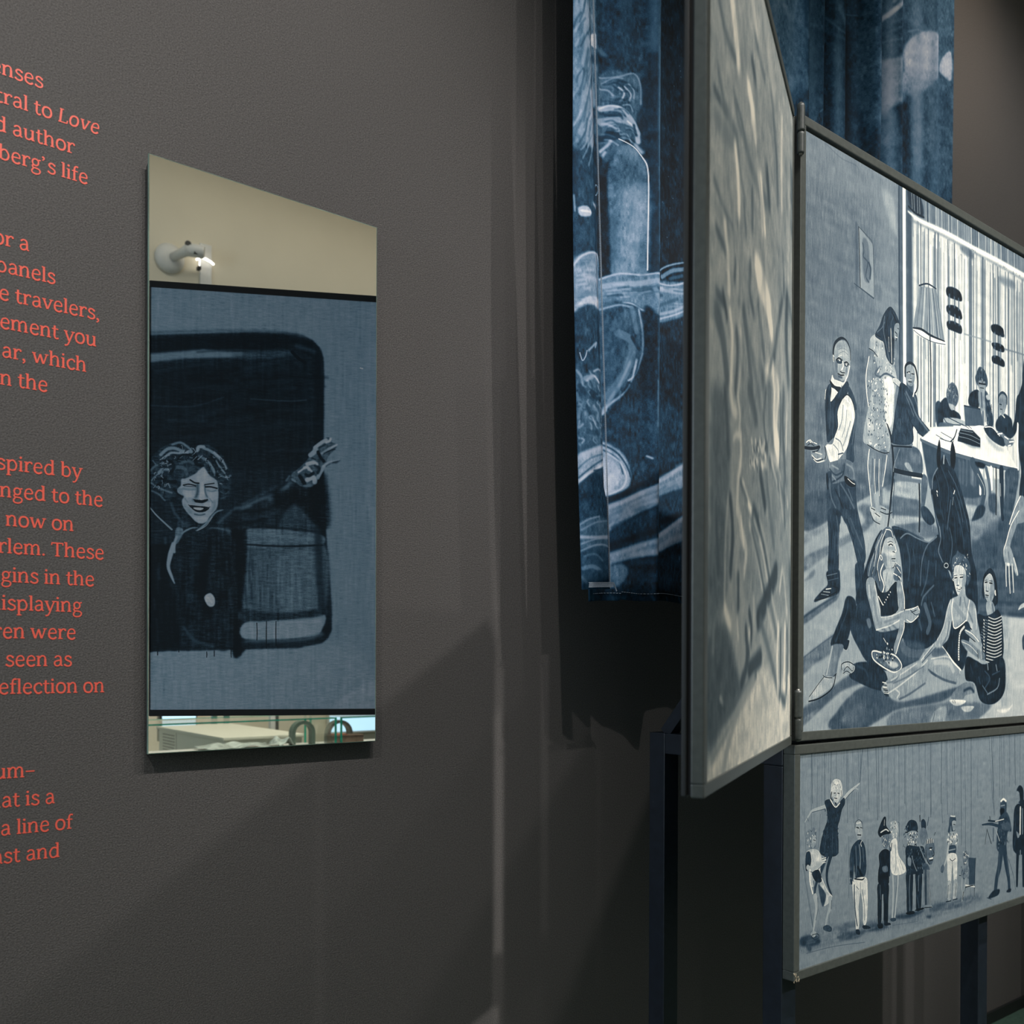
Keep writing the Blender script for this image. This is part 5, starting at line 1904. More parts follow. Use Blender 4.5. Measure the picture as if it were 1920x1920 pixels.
s50 40 13 38 1|285 855 349 853
s45 40 12 36 1|81 810 149 808
s70 40 13 32 1|264 823 330 824
s70 40 17 32 1|1346 850 1455 852
s70 40 13 28 1|264 845 325 846
s70 40 13 33 1|373 813 455 816
s50 40 17 25 1|1382 842 1441 836
s70 40 15 22 1|967 865 1032 864
s70 40 15 28 1|847 824 921 820
s45 40 14 26 1|506 813 568 808
s42 70 4 17 1|61 862 269 870 514 896
s45 60 5 20 1|752 859 981 878
b82 100 4 0 5|237 181 247 136 279 126 312 137 326 170 323 213 296 186 263 177 248 206
s40 85 2 17 1|269 149 272 152
s50 85 2 17 1|250 136 252 141
s40 85 2 17 1|255 142 252 148
s40 85 2 17 1|276 163 278 169
s50 85 2 17 1|302 152 303 155
s95 85 2 17 1|289 167 285 174
s40 85 2 17 1|253 148 250 155
s95 85 2 17 1|255 149 257 155
s40 85 2 17 1|289 151 285 157
s95 85 2 17 1|278 147 274 149
s50 85 2 17 1|298 136 296 141
s50 85 2 17 1|312 162 310 168
s95 85 2 17 1|289 141 288 149
s40 85 2 17 1|264 148 261 152
b78 100 3 0 5|255 176 301 174 312 206 291 232 264 223 253 195
s12 100 0 30 1|244 182 238 206 251 219
s30 100 0 21 1|317 181 323 213
s10 100 0 21 1|261 188 274 188
s10 100 0 21 1|290 190 302 193
s40 100 0 13 1|276 193 274 203
s10 100 0 21 1|266 210 285 213
s15 100 0 42 1|272 233 280 241
s72 100 3 98,82,57,45,20 1|195 242 148 246 97 251 79 264 46 294
s30 80 0 16 1|195 251 148 254 97 257
s30 100 0 12 1|61 277 72 293
s76 100 3 105,79,61,26 1|329 229 372 198 422 177 462 161
s70 100 0 26 1|422 177 453 186
s25 80 0 17 1|334 234 378 206 422 185
b17 100 4 0 5|190 220 226 211 253 232 286 250 312 228 340 214 349 240 324 269 308 311 292 347 300 416 293 462 245 468 160 445 165 388 191 336 211 301 206 258
s90 100 0 25 1|234 214 259 241 280 251 307 236
s24 85 2 30 1|289 404 294 412
s24 85 2 30 1|289 366 288 373
s10 85 2 30 1|237 407 236 414
s28 85 2 29 1|215 436 211 438
s28 85 2 29 1|214 354 216 357
s33 85 2 29 1|212 337 210 343
s28 85 2 29 1|197 338 201 343
s33 85 2 29 1|198 400 200 408
s28 85 2 30 1|290 345 295 350
s33 85 2 29 1|222 421 220 425
s10 85 2 30 1|274 317 271 323
s10 85 2 29 1|182 372 178 374
s33 85 2 29 1|181 442 184 446
s24 85 2 30 1|294 267 291 269
s24 85 2 30 1|287 425 288 432
s33 85 2 29 1|216 301 219 306
s28 85 2 29 1|219 259 214 266
s24 85 2 30 1|287 420 285 422
s28 85 2 30 1|240 419 240 422
s24 85 2 29 1|185 345 181 351
s24 85 2 30 1|235 385 239 392
s28 85 2 29 1|223 378 221 380
s24 85 2 30 1|296 369 295 373
s33 85 2 29 1|212 302 210 307
s24 85 2 29 1|196 258 195 261
s10 85 2 30 1|289 381 284 386
s10 85 2 29 1|236 310 239 317
s24 85 2 29 1|230 269 225 273
s24 85 2 29 1|203 432 200 435
s33 85 2 29 1|216 306 221 313
s24 85 2 30 1|251 366 246 369
s10 85 2 30 1|294 276 291 279
s10 85 2 30 1|261 280 262 282
s24 85 2 30 1|291 453 293 458
s24 85 2 29 1|233 311 234 314
s24 85 2 30 1|292 288 296 292
s28 85 2 30 1|259 385 255 386
s28 85 2 29 1|216 380 213 382
s10 85 2 30 1|242 331 238 334
s33 85 2 29 1|212 278 208 280
s33 85 2 30 1|290 379 295 382
s24 85 2 30 1|298 455 295 459
s24 85 2 29 1|193 416 192 422
s24 85 2 30 1|246 347 247 351
s28 85 2 30 1|277 298 278 305
s28 85 2 29 1|216 421 220 425
s28 85 2 29 1|195 369 191 374
s33 85 2 29 1|193 253 197 260
s24 85 2 30 1|242 406 237 410
s33 85 2 29 1|218 369 215 373
s33 70 4 25 1|212 350 196 404 191 446
s33 70 4 25 1|254 343 250 453
s33 70 4 26 1|278 358 285 451
s25 100 4 141,108,83,66 1|207 460 161 527 128 577 118 624
s20 100 4 127,101,76,42 1|239 464 213 522 214 578 248 641
s50 80 0 21 1|213 473 177 530 146 580
s50 70 0 17 1|236 501 226 561 251 635
b55 100 4 0 5|52 351 72 329 108 324 133 348 131 390 121 413 93 416 62 394
s75 85 2 16 1|102 374 105 380
s75 85 2 16 1|119 394 117 401
s90 85 2 16 1|70 371 67 378
s90 85 2 16 1|77 399 77 404
s20 85 2 16 1|128 372 127 377
s90 85 2 16 1|87 369 88 373
s90 85 2 16 1|118 360 123 365
s30 85 2 16 1|61 362 57 367
s30 85 2 16 1|108 357 106 362
s30 85 2 16 1|89 396 90 399
s90 85 2 16 1|67 342 66 347
s20 85 2 16 1|120 347 119 350
s90 85 2 16 1|96 398 96 404
s30 85 2 16 1|89 379 85 385
s20 85 2 16 1|73 337 71 341
s75 85 2 16 1|116 376 112 378
s90 85 2 16 1|84 364 89 369
s75 85 2 16 1|85 366 84 371
s20 85 2 16 1|88 335 93 341
s20 85 2 16 1|62 391 64 395
s75 85 2 16 1|80 396 82 398
s30 85 2 16 1|103 396 100 399
s90 85 2 16 1|125 336 125 343
s30 85 2 16 1|98 335 95 339
s90 85 2 16 1|78 401 79 405
s75 85 2 16 1|98 355 99 360
s90 85 2 16 1|101 356 104 363
s30 85 2 16 1|89 382 93 388
s20 85 2 16 1|119 348 122 355
s20 85 2 16 1|123 370 127 374
b66 100 4 0 5|98 362 126 371 124 401 98 410
s15 100 0 16 1|108 378 123 382
b78 100 4 0 5|53 429 93 416 144 428 171 468 161 521 193 593 251 651 188 678 172 626 151 550 120 534 110 581 84 565 73 504 54 483
b20 100 4 0 5|53 432 83 427 93 470 73 500 53 501
s74 100 3 107,107,82,58 1|68 491 99 507 161 491 197 474
s25 80 0 16 1|79 510 119 519 171 498
s90 100 0 17 1|171 468 202 466
s90 100 0 17 1|171 477 204 477
s90 100 0 17 1|173 486 200 487
b15 100 4 0 5|99 519 150 514 172 565 140 567 115 551
s93 90 4 37 1|84 505 84 553 105 610
s35 80 0 25 1|110 557 122 631
b30 100 6 0 5|146 580 182 604 204 637 183 680 162 643
s85 100 0 25 1|171 553 214 614 250 644
s72 100 4 132,124,74,49 1|122 625 136 670 123 728 111 774
s35 80 0 21 1|141 634 144 683 129 729
s70 100 4 127,110,76,51 1|236 651 238 686 215 725 203 766
s30 80 0 25 1|248 663 244 699
b30 100 4 0 5|184 769 215 765 249 783 242 800 194 786
o20 100 0 17 1|215 783 239 781 247 792 228 796
b70 100 4 0 5|91 783 116 772 134 791 112 802
o20 100 0 17 1|101 791 142 792 153 809 117 812
b68 100 4 0 5|430 361 432 339 458 328 484 342 492 368 487 399 464 419 441 401
s25 100 0 18 1|430 361 433 336 461 327 486 342 493 371
s10 100 0 27 1|441 359 461 364
s10 100 0 22 1|473 363 486 366
s35 100 0 13 1|466 368 464 383
s12 100 0 27 1|450 394 478 398
s90 80 0 22 1|441 340 475 341
b22 100 4 0 5|408 441 453 418 487 425 513 460 525 538 517 582 489 601 437 590 426 525 420 563 410 612 393 603 387 545 388 483
s50 85 4 27 1|436 444 443 528 437 578
s62 85 4 36 1|464 441 474 500 471 557
s50 85 4 22 1|493 458 502 523
s8 85 4 22 1|425 462 429 558
s8 85 4 71 1|454 542 477 570 489 585
s85 85 4 22 1|487 425 476 436 483 450
s42 85 4 22 1|397 459 396 547
b84 100 4 0 5|426 592 523 599 535 655 536 733 527 808 500 807 496 726 476 659 461 734 468 811 445 833 431 748 416 663 410 618
s25 85 4 40 1|426 620 427 684 436 748 451 808
s50 85 4 18 1|477 615 478 660
s45 85 5 23 1|489 649 507 715 511 793
s40 85 4 18 1|443 629 461 644
s95 85 5 18 1|526 615 533 700
s30 85 2 18 1|396 575 401 581
s70 85 2 18 1|387 583 386 586
s10 85 2 18 1|397 563 402 570
s30 85 2 18 1|393 587 393 590
s30 85 2 18 1|392 610 391 613
s30 85 2 18 1|412 586 412 592
s70 85 2 18 1|396 583 391 587
s30 85 2 18 1|402 597 400 603
s70 85 2 18 1|402 585 403 589
s70 85 2 18 1|420 593 417 599
s10 85 2 18 1|416 571 414 575
s70 85 2 18 1|415 592 416 599
s30 85 2 18 1|398 562 396 568
s30 85 2 18 1|388 606 389 610
s30 85 2 18 1|417 596 422 604
s70 85 2 18 1|408 619 408 624
s10 100 0 31 1|430 592 489 604 506 599
b15 100 5 0 5|496 816 537 823 563 840 505 833
b15 100 4 0 5|440 825 468 830 474 853 445 845
b10 100 5 0 5|621 395 662 340 688 337 692 376 723 406 723 419 657 425 633 422
s80 100 0 33 1|645 404 687 395 711 405
s70 100 0 19 1|676 348 674 374
s8 100 0 38 1|639 423 711 414 735 414
b50 100 5 0 5|651 424 723 422 724 452 694 488 663 471
s95 85 2 19 1|683 443 679 446
s20 85 2 19 1|693 445 688 450
s80 85 2 19 1|718 454 718 459
s95 85 2 19 1|692 444 695 450
s10 85 2 19 1|665 458 661 463
s10 85 2 19 1|718 477 719 481
s95 85 2 19 1|687 462 684 465
s95 85 2 19 1|720 454 719 457
s95 85 2 19 1|672 466 677 473
s10 85 2 19 1|723 473 726 480
s20 85 2 19 1|714 433 709 440
s80 85 2 19 1|722 445 725 448
s80 85 2 19 1|672 450 671 457
s20 85 2 19 1|689 462 688 469
s10 85 2 19 1|674 436 679 440
s95 85 2 19 1|665 457 662 463
s20 85 2 19 1|713 468 711 470
s80 85 2 19 1|667 429 673 436
s95 85 2 19 1|683 438 679 442
s10 85 2 19 1|671 425 666 430
s80 85 2 19 1|654 423 657 427
s10 85 2 19 1|692 461 692 464
b9 100 5 0 5|630 506 675 486 724 505 725 564 719 630 711 655 631 643 624 590 634 553
b45 100 7 0 5|658 569 700 568 707 595 670 593
s25 70 5 28 1|640 521 652 561
b10 100 5 0 5|624 642 713 655 714 734 709 839 676 833 672 741 659 700 652 836 625 831 620 713
s42 100 0 19 1|641 651 648 718
s60 100 5 47 1|665 701 664 818
b8 100 5 0 5|621 831 661 834 667 855 631 852
b8 100 5 0 5|679 834 727 842 734 853 685 848
b72 100 5 0 5|729 380 741 362 778 365 800 401 795 434 773 458 746 435
s95 85 2 19 1|737 411 736 413
s30 85 2 19 1|766 388 772 391
s95 85 2 19 1|758 422 757 428
s30 85 2 19 1|773 397 770 399
s20 85 2 19 1|747 393 743 396
s95 85 2 19 1|740 410 737 412
s95 85 2 19 1|734 386 731 391
s30 85 2 19 1|774 437 773 444
s95 85 2 19 1|766 395 764 397
s20 85 2 19 1|765 371 770 377
s30 85 2 19 1|742 400 740 404
s95 85 2 19 1|757 436 752 440
s30 85 2 19 1|785 420 788 423
s30 85 2 19 1|763 364 765 372
s95 85 2 19 1|736 410 734 415
s95 85 2 19 1|783 425 781 430
s30 85 2 19 1|795 370 800 374
s30 85 2 19 1|743 390 746 397
s20 85 2 19 1|773 371 775 376
s95 85 2 19 1|733 366 735 373
s95 85 2 19 1|776 389 779 394
s95 85 2 19 1|771 367 769 373
s95 85 2 19 1|784 421 780 423
s95 85 2 19 1|781 436 781 439
b86 100 5 0 5|738 454 785 453 801 528 856 581 869 617 812 626 750 614 725 564 724 498
s60 80 5 29 1|773 478 780 572 768 610
s60 80 5 19 1|811 549 849 608
s20 80 5 47 1|726 485 725 617
s15 80 5 38 1|742 467 734 500
s95 80 5 29 1|786 546 824 624
s72 100 5 67 1|752 621 757 701 749 832
s74 100 5 58,48,48 1|799 627 794 693 770 829
s30 70 0 14 1|787 626 783 692 762 821
b25 100 5 0 5|733 823 777 827 779 841 742 838
b17 100 5 0 5|866 408 892 377 930 374 969 392 974 433 899 432
s8 100 0 35 1|867 428 976 437
b60 100 5 0 5|886 430 970 436 964 487 925 509 886 484
s85 85 2 25 1|938 480 944 483
s85 85 2 25 1|903 442 898 444
s85 85 2 25 1|904 492 905 496
s85 85 2 25 1|959 461 963 466
s8 85 2 25 1|906 445 902 448
s85 85 2 25 1|942 485 937 491
s85 85 2 25 1|926 467 927 473
s95 85 2 25 1|918 476 921 484
s95 85 2 25 1|934 481 940 484
s95 85 2 25 1|918 467 913 469
s85 85 2 25 1|971 457 976 465
s85 85 2 25 1|976 448 978 454
s8 85 2 25 1|910 461 916 465
s8 85 2 25 1|937 457 937 460
s95 85 2 25 1|906 435 911 439
s12 85 2 25 1|964 459 967 462
s8 85 2 25 1|955 494 951 500
s12 85 2 25 1|928 453 933 461
s95 85 2 25 1|959 440 955 443
s8 85 2 25 1|913 445 909 451
s12 85 2 25 1|923 449 924 453
s12 85 2 25 1|960 473 959 476
s12 85 2 25 1|944 441 949 446
s8 85 2 25 1|957 490 953 497
s12 85 2 24 1|882 488 880 491
s12 85 2 25 1|884 482 886 485
s95 85 2 25 1|933 434 932 440
s85 85 2 25 1|926 440 922 447
s85 85 2 25 1|907 489 903 494
s85 85 2 25 1|914 456 908 461
s12 85 2 25 1|934 470 928 472
s95 85 2 25 1|898 498 893 505
s8 85 2 25 1|951 503 949 507
s8 85 2 25 1|961 496 966 504
s12 85 2 25 1|975 448 977 454
s8 85 2 25 1|952 491 958 498
s8 85 2 25 1|890 482 892 485
s85 85 2 25 1|907 476 901 479
s85 85 2 25 1|883 463 889 467
s8 85 2 25 1|952 478 955 485
s85 85 2 25 1|963 486 965 488
s85 85 2 25 1|892 488 892 493
s12 85 2 25 1|893 479 897 487
s85 85 2 25 1|887 481 888 485
s12 85 2 25 1|903 493 904 497
s85 85 2 25 1|954 490 951 492
s60 85 2 29 1|874 454 873 462
s30 85 2 29 1|878 494 880 496
s30 85 2 29 1|858 495 860 500
s30 85 2 29 1|878 413 883 419
s60 85 2 29 1|864 481 860 488
s60 85 2 29 1|846 462 850 470
s30 85 2 29 1|873 406 870 409
s30 85 2 29 1|881 414 888 423
s30 85 2 29 1|884 438 885 442
s60 85 2 29 1|850 442 845 445
s60 85 2 29 1|863 386 866 390
s30 85 2 29 1|849 435 850 439
s30 85 2 29 1|862 410 858 412
s60 85 2 29 1|845 478 841 483
s30 85 2 29 1|846 482 847 485
s30 85 2 29 1|864 446 858 451
s60 85 2 29 1|885 400 883 404
s15 85 2 29 1|867 399 866 405
s30 85 2 29 1|862 429 856 435
s15 85 2 29 1|846 490 845 494
s60 85 2 29 1|850 476 845 482
s60 85 2 29 1|872 433 869 435
b20 100 5 0 5|1009 389 1035 381 1055 401 1055 428 1042 441 1016 431
b50 100 5 0 5|1002 429 1049 428 1076 472 1050 496 1030 508 1003 491
s55 100 5 45 1|1002 368 992 435 990 503 978 584
s10 100 0 35 1|996 360 999 388
s30 100 0 26 1|1082 376 1069 416
b45 100 5 0 5|1043 537 1070 492 1110 486 1140 521 1138 576 1111 615 1071 596
s6 100 0 23 1|1059 504 1067 490
s95 100 0 23 1|1068 505 1075 488
s6 100 0 23 1|1078 505 1083 487
s95 100 0 23 1|1087 506 1091 485
s6 100 0 23 1|1097 506 1099 483
s95 100 0 23 1|1106 507 1107 487
s6 100 0 23 1|1116 507 1115 490
s95 100 0 23 1|1125 507 1124 494
s5 100 0 31 1|1090 532 1117 532
s97 100 0 26 1|1097 538 1108 541
s8 100 0 21 1|1124 543 1138 569 1118 574
s97 100 0 31 1|1091 584 1125 585
s5 100 0 26 1|1091 595 1122 595
s10 100 0 26 1|1057 539 1064 581 1091 612
s20 100 0 21 1|1137 472 1148 459
b16 100 5 0 5|874 496 977 509 1037 523 1057 608 1044 647 978 645 881 625 868 556
s50 85 2 29 1|884 535 882 539
s50 85 3 30 1|1024 607 1029 614
s50 85 3 30 1|1038 550 1044 555
s40 85 2 30 1|924 527 922 534
s30 85 3 30 1|984 573 980 578
s30 85 3 30 1|1041 612 1041 619
s30 85 3 30 1|1024 540 1028 548
s40 85 3 30 1|1003 564 999 570
s50 85 3 30 1|1022 598 1021 605
s30 85 2 30 1|927 614 929 618
s50 85 2 30 1|902 546 897 553
s30 85 3 30 1|1025 610 1022 613
s50 85 3 30 1|985 541 988 547
s6 85 3 30 1|1022 551 1018 559
s30 85 3 30 1|1040 536 1041 544
s50 85 3 30 1|1018 524 1022 530
s40 85 2 30 1|928 551 931 554
s40 85 3 30 1|1011 575 1014 579
s6 85 2 30 1|904 605 907 612
s6 85 2 30 1|908 548 915 555
s30 85 2 30 1|969 565 964 568
s6 85 3 30 1|1012 561 1017 566
s6 85 2 30 1|953 535 955 540
s50 85 2 30 1|920 516 917 521
s50 85 3 30 1|1003 615 1004 621
s40 85 3 30 1|1020 526 1015 531
s40 85 2 30 1|909 533 913 537
s6 85 2 30 1|964 524 963 529
s30 85 3 30 1|1027 617 1023 624
s50 85 3 30 1|1006 532 1001 533
s50 85 3 30 1|989 615 985 618
s40 85 2 29 1|889 561 891 564
s40 85 3 30 1|983 548 988 551
s40 85 3 30 1|980 611 978 613
s40 85 2 30 1|903 578 903 585
s50 85 3 30 1|1023 621 1028 627
s6 85 3 30 1|993 582 992 584
s40 85 2 30 1|949 570 946 574
s40 85 2 30 1|914 610 920 614
s6 85 2 30 1|955 613 960 621
s40 85 3 30 1|976 528 973 533
s40 85 2 29 1|892 612 886 619
s30 85 2 30 1|930 580 936 585
s6 85 2 30 1|925 605 920 612
s6 85 2 29 1|880 545 874 547
s6 85 2 29 1|881 536 884 545
s50 85 3 30 1|1019 616 1022 621
s6 85 2 30 1|934 608 932 613
s40 85 2 30 1|930 577 930 582
s6 85 2 30 1|941 521 942 526
s60 90 5 30 1|925 550 945 593 978 638
s60 90 5 41 1|990 503 1044 578 1084 625
b60 90 7 0 5|887 552 919 563 913 596 887 586
b14 100 5 0 5|872 624 933 632 934 727 928 825 883 818 876 719
b15 100 5 0 5|959 636 1018 644 1019 726 1009 821 967 818 964 725
b36 100 5 0 5|1031 604 1091 626 1102 718 1103 815 1044 809 1038 709
s75 85 0 15 1|1039 633 1045 806
s15 85 0 15 1|1046 634 1052 807
s10 85 0 15 1|1054 635 1059 808
s15 85 0 15 1|1061 636 1066 809
s70 85 0 15 1|1068 637 1073 810
s70 85 0 15 1|1076 638 1080 812
s70 85 0 15 1|1083 639 1088 813
s75 85 0 15 1|1091 640 1095 814
s75 85 0 15 1|1098 641 1102 815
s55 80 5 35 1|907 642 902 723 909 812
s55 80 5 35 1|989 654 986 728
s40 80 5 30 1|980 762 993 812
b6 100 5 0 5|877 817 941 820 948 835 883 828
b6 100 5 0 5|961 817 1033 818 1033 828 967 824
b60 100 5 0 5|1040 809 1107 816 1120 832 1060 823
s10 100 0 21 1|1046 821 1114 829
b30 100 5 0 5|1283 438 1289 400 1318 388 1354 406 1354 446 1336 480 1311 470 1304 441 1293 475 1273 469
b68 100 4 0 5|1318 421 1354 424 1350 460 1330 470 1318 449
s85 90 5 43 1|1303 392 1343 398
s10 100 0 22 1|1330 437 1347 441
b66 100 5 0 5|1265 486 1311 473 1369 483 1384 528 1374 563 1349 596 1284 588 1279 530 1262 521
s15 85 3 38 1|1371 521 1369 528
s15 85 3 37 1|1282 514 1284 520
s90 85 3 37 1|1284 529 1282 536
s90 85 3 38 1|1348 512 1345 516
s95 85 3 38 1|1353 501 1356 508
s95 85 3 38 1|1363 490 1370 497
s90 85 3 38 1|1343 500 1351 506
s90 85 3 37 1|1283 483 1281 488
s95 85 3 38 1|1298 518 1299 523
s90 85 3 37 1|1273 508 1269 510
s90 85 3 38 1|1310 501 1315 509
s90 85 3 38 1|1352 493 1345 501
s95 85 3 38 1|1315 494 1320 501
s95 85 3 37 1|1277 507 1283 516
s95 85 3 38 1|1334 500 1336 506
s10 85 3 38 1|1319 522 1315 528
s95 85 3 38 1|1363 537 1356 540
s10 85 3 38 1|1329 486 1331 489
s90 85 3 38 1|1299 528 1304 532
s10 85 3 37 1|1292 502 1292 504
s10 85 3 37 1|1292 479 1295 484
s15 85 3 38 1|1311 531 1309 536
s95 85 3 38 1|1307 525 1312 529
s90 85 3 38 1|1306 498 1300 505
s15 85 3 37 1|1274 521 1272 523
s10 85 3 38 1|1317 497 1316 501
b30 100 5 0 5|1279 544 1355 550 1351 596 1288 585
s70 80 5 32 1|1284 566 1348 567
s74 100 5 85,64,53 1|1279 544 1260 606 1236 638
b40 100 5 0 5|1205 641 1228 630 1238 653 1222 672 1201 662
b85 100 5 0 5|1274 586 1363 597 1371 677 1365 741 1339 737 1320 642 1307 733 1279 729 1269 650
s30 100 0 22 1|1294 610 1320 624 1352 616
s35 100 0 22 1|1320 628 1318 685
b72 100 5 0 5|1272 728 1310 733 1305 818 1277 817
b72 100 5 0 5|1336 730 1372 735 1358 823 1330 818
s25 100 0 21 1|1282 744 1273 806
s25 100 0 27 1|1362 748 1354 811
s40 100 0 22 1|1300 739 1302 811
s20 100 0 32 1|1259 825 1308 827
s25 100 0 33 1|1330 826 1373 827
p30 100 8 0 2|1488 628 1568 641 1561 776 1497 775
s20 100 0 28 1|1568 641 1560 717 1555 842
s85 100 0 39 1|1460 769 1558 791
s12 100 0 28 1|1460 780 1543 781
s40 100 0 17 1|1516 792 1513 832
s30 100 0 22 1|1460 784 1439 817
b50 100 6 0 5|1433 606 1458 587 1488 602 1488 628 1474 662 1437 657
s95 85 3 22 1|1455 603 1460 612
s10 85 3 22 1|1449 649 1444 652
s20 85 3 22 1|1470 649 1465 655
s80 85 3 22 1|1474 642 1468 649
s20 85 3 22 1|1470 609 1467 612
s80 85 3 22 1|1458 650 1456 654
s95 85 3 22 1|1463 651 1458 654
s80 85 3 22 1|1469 609 1476 614
s10 85 3 22 1|1450 603 1457 608
s95 85 3 22 1|1459 599 1459 602
s95 85 3 22 1|1438 593 1440 595
s95 85 3 22 1|1451 649 1446 653
s95 85 3 22 1|1483 615 1491 622
s80 85 3 22 1|1470 650 1469 657
s10 85 3 22 1|1448 654 1442 659
s20 85 3 22 1|1476 627 1476 631
s10 85 3 22 1|1449 609 1454 612
s95 85 3 22 1|1442 617 1446 626
s10 85 3 22 1|1477 623 1473 629
s20 85 3 22 1|1455 591 1460 598
s95 85 3 22 1|1467 609 1473 614
s10 85 3 22 1|1471 604 1475 611
s80 85 3 22 1|1456 620 1463 629
s20 85 3 22 1|1448 611 1448 615
b55 100 6 0 5|1415 669 1459 664 1496 680 1494 730 1452 739 1411 726
s25 85 3 28 1|1417 701 1418 709
s30 85 3 28 1|1450 699 1452 706
s75 85 3 28 1|1474 704 1476 707
s75 85 3 28 1|1474 695 1467 699
s30 85 3 28 1|1440 705 1433 710
s75 85 3 28 1|1475 706 1472 713
s75 85 3 28 1|1453 702 1450 706
s30 85 3 28 1|1487 733 1489 736
s25 85 3 28 1|1452 705 1446 706
s75 85 3 28 1|1453 697 1456 704
s25 85 3 28 1|1470 696 1468 702
s30 85 3 28 1|1419 697 1419 701
s25 85 3 28 1|1427 686 1421 694
s30 85 3 28 1|1456 695 1454 699
s25 85 3 28 1|1415 666 1415 671
s25 85 3 28 1|1439 729 1446 733
s70 100 6 50 1|1423 728 1420 771 1431 816 1424 844
s70 100 6 44 1|1464 734 1446 782 1439 824
s12 100 0 33 1|1438 802 1431 838
s50 100 0 33 1|1395 841 1412 831
s20 100 0 22 1|1393 709 1411 712
b30 100 6 0 5|1848 361 1881 350 1914 370 1918 421 1902 450 1853 445 1844 398
s95 100 6 66 1|1852 365 1881 356 1911 370
s60 100 0 36 1|1852 391 1893 391
b8 100 6 0 5|1844 406 1893 411 1885 444 1849 443
b26 100 6 0 5|1836 451 1918 432 1960 479 1978 542 1936 542 1920 605 1913 646 1814 631 1805 554 1821 495
s50 85 3 42 1|1831 596 1826 598
s15 85 3 42 1|1891 578 1893 586
s45 85 3 42 1|1855 495 1855 501
s50 85 3 43 1|1902 597 1900 603
s45 85 3 42 1|1865 522 1861 530
s15 85 3 43 1|1915 537 1913 545
s15 85 3 42 1|1827 604 1826 609
s50 85 3 42 1|1863 616 1861 623
s45 85 3 43 1|1927 488 1921 495
s10 85 3 42 1|1876 540 1882 548
s15 85 3 43 1|1919 467 1925 472
s45 85 3 42 1|1856 586 1854 592
s15 85 3 42 1|1868 522 1873 529
s50 85 3 43 1|1944 509 1939 518
s15 85 3 42 1|1832 588 1839 592
s10 85 3 42 1|1855 592 1855 598
s15 85 3 42 1|1871 525 1871 529
s10 85 3 42 1|1825 501 1833 509
s10 85 3 43 1|1917 489 1915 498
s15 85 3 43 1|1928 588 1932 597
s45 85 3 42 1|1859 561 1853 567
s10 85 3 42 1|1851 501 1844 505
s15 85 3 42 1|1879 556 1877 562
s45 85 3 43 1|1905 603 1897 610
s45 85 3 43 1|1934 521 1935 525
s50 85 3 42 1|1851 502 1855 508
s10 85 3 42 1|1885 600 1881 608
s50 85 3 43 1|1931 576 1936 581
s15 85 3 42 1|1886 467 1879 474
s50 85 3 42 1|1887 483 1889 492
s45 85 3 42 1|1890 547 1889 553
s15 85 3 42 1|1846 582 1854 591
s50 85 3 42 1|1824 617 1823 620
s10 85 3 42 1|1866 495 1858 501
s15 85 3 43 1|1921 525 1915 530
s15 85 3 42 1|1840 557 1840 561
s15 85 3 43 1|1906 618 1908 627
s45 85 3 43 1|1947 597 1948 603
s10 85 3 42 1|1816 530 1816 533
s45 85 3 43 1|1950 533 1958 542
b38 100 9 0 5|1853 491 1952 493 1966 529 1886 528
s25 100 5 41,82,94 1|1638 472 1740 479 1853 506
s20 100 0 54 1|1708 457 1804 470 1918 463
s12 100 0 35 1|1724 436 1727 455
s80 100 0 30 1|1788 469 1886 467
s15 100 0 23 1|1693 500 1671 580
s15 100 0 29 1|1693 504 1742 584
s30 80 6 47 1|1765 504 1765 572
s70 100 0 30 1|1789 507 1838 580
s26 100 9 276,240,192,180 1|1855 632 1840 717 1808 781 1793 847
s24 100 9 257,208,159,135 1|1896 637 1922 728 1948 801 1957 864
s50 70 6 30 1|1839 656 1824 784
s50 70 6 24 1|1921 667 1948 786
b14 100 9 0 5|1769 844 1841 847 1825 875 1729 879 1714 870
b14 100 9 0 5|1940 862 1977 863 1971 880 1924 874
s35 70 0 25 1|1946 693 2006 794 2033 875
s30 100 0 24 1|1698 871 1745 886
b10 100 6 0 5|2038 323 2077 296 2120 322 2124 385 2095 398 2055 383
b60 100 6 0 5|2031 330 2068 333 2078 381 2044 386
b13 100 6 0 5|2018 415 2087 397 2139 402 2142 670 2005 654 2003 514
s90 100 6 75 1|2087 421 2085 570
s60 100 6 51 1|2113 431 2115 573
s35 70 6 31 1|2027 439 2021 625
b60 100 6 0 5|2037 549 2080 577 2055 590
s13 100 6 188,150,113 1|2059 652 2053 738 2050 854
s13 100 6 191,153,115 1|2128 661 2131 866
s62 100 6 51 1|2090 664 2089 844
b75 90 20 0 2|2380 300 2430 300 2440 520 2420 760 2380 760 2368 520
b60 100 10 0 2|2388 236 2424 236 2424 290 2390 294
b20 90 20 0 2|2640 300 2690 300 2700 520 2680 760 2640 760 2628 520
b60 100 10 0 2|2648 236 2684 236 2684 290 2650 294
''',
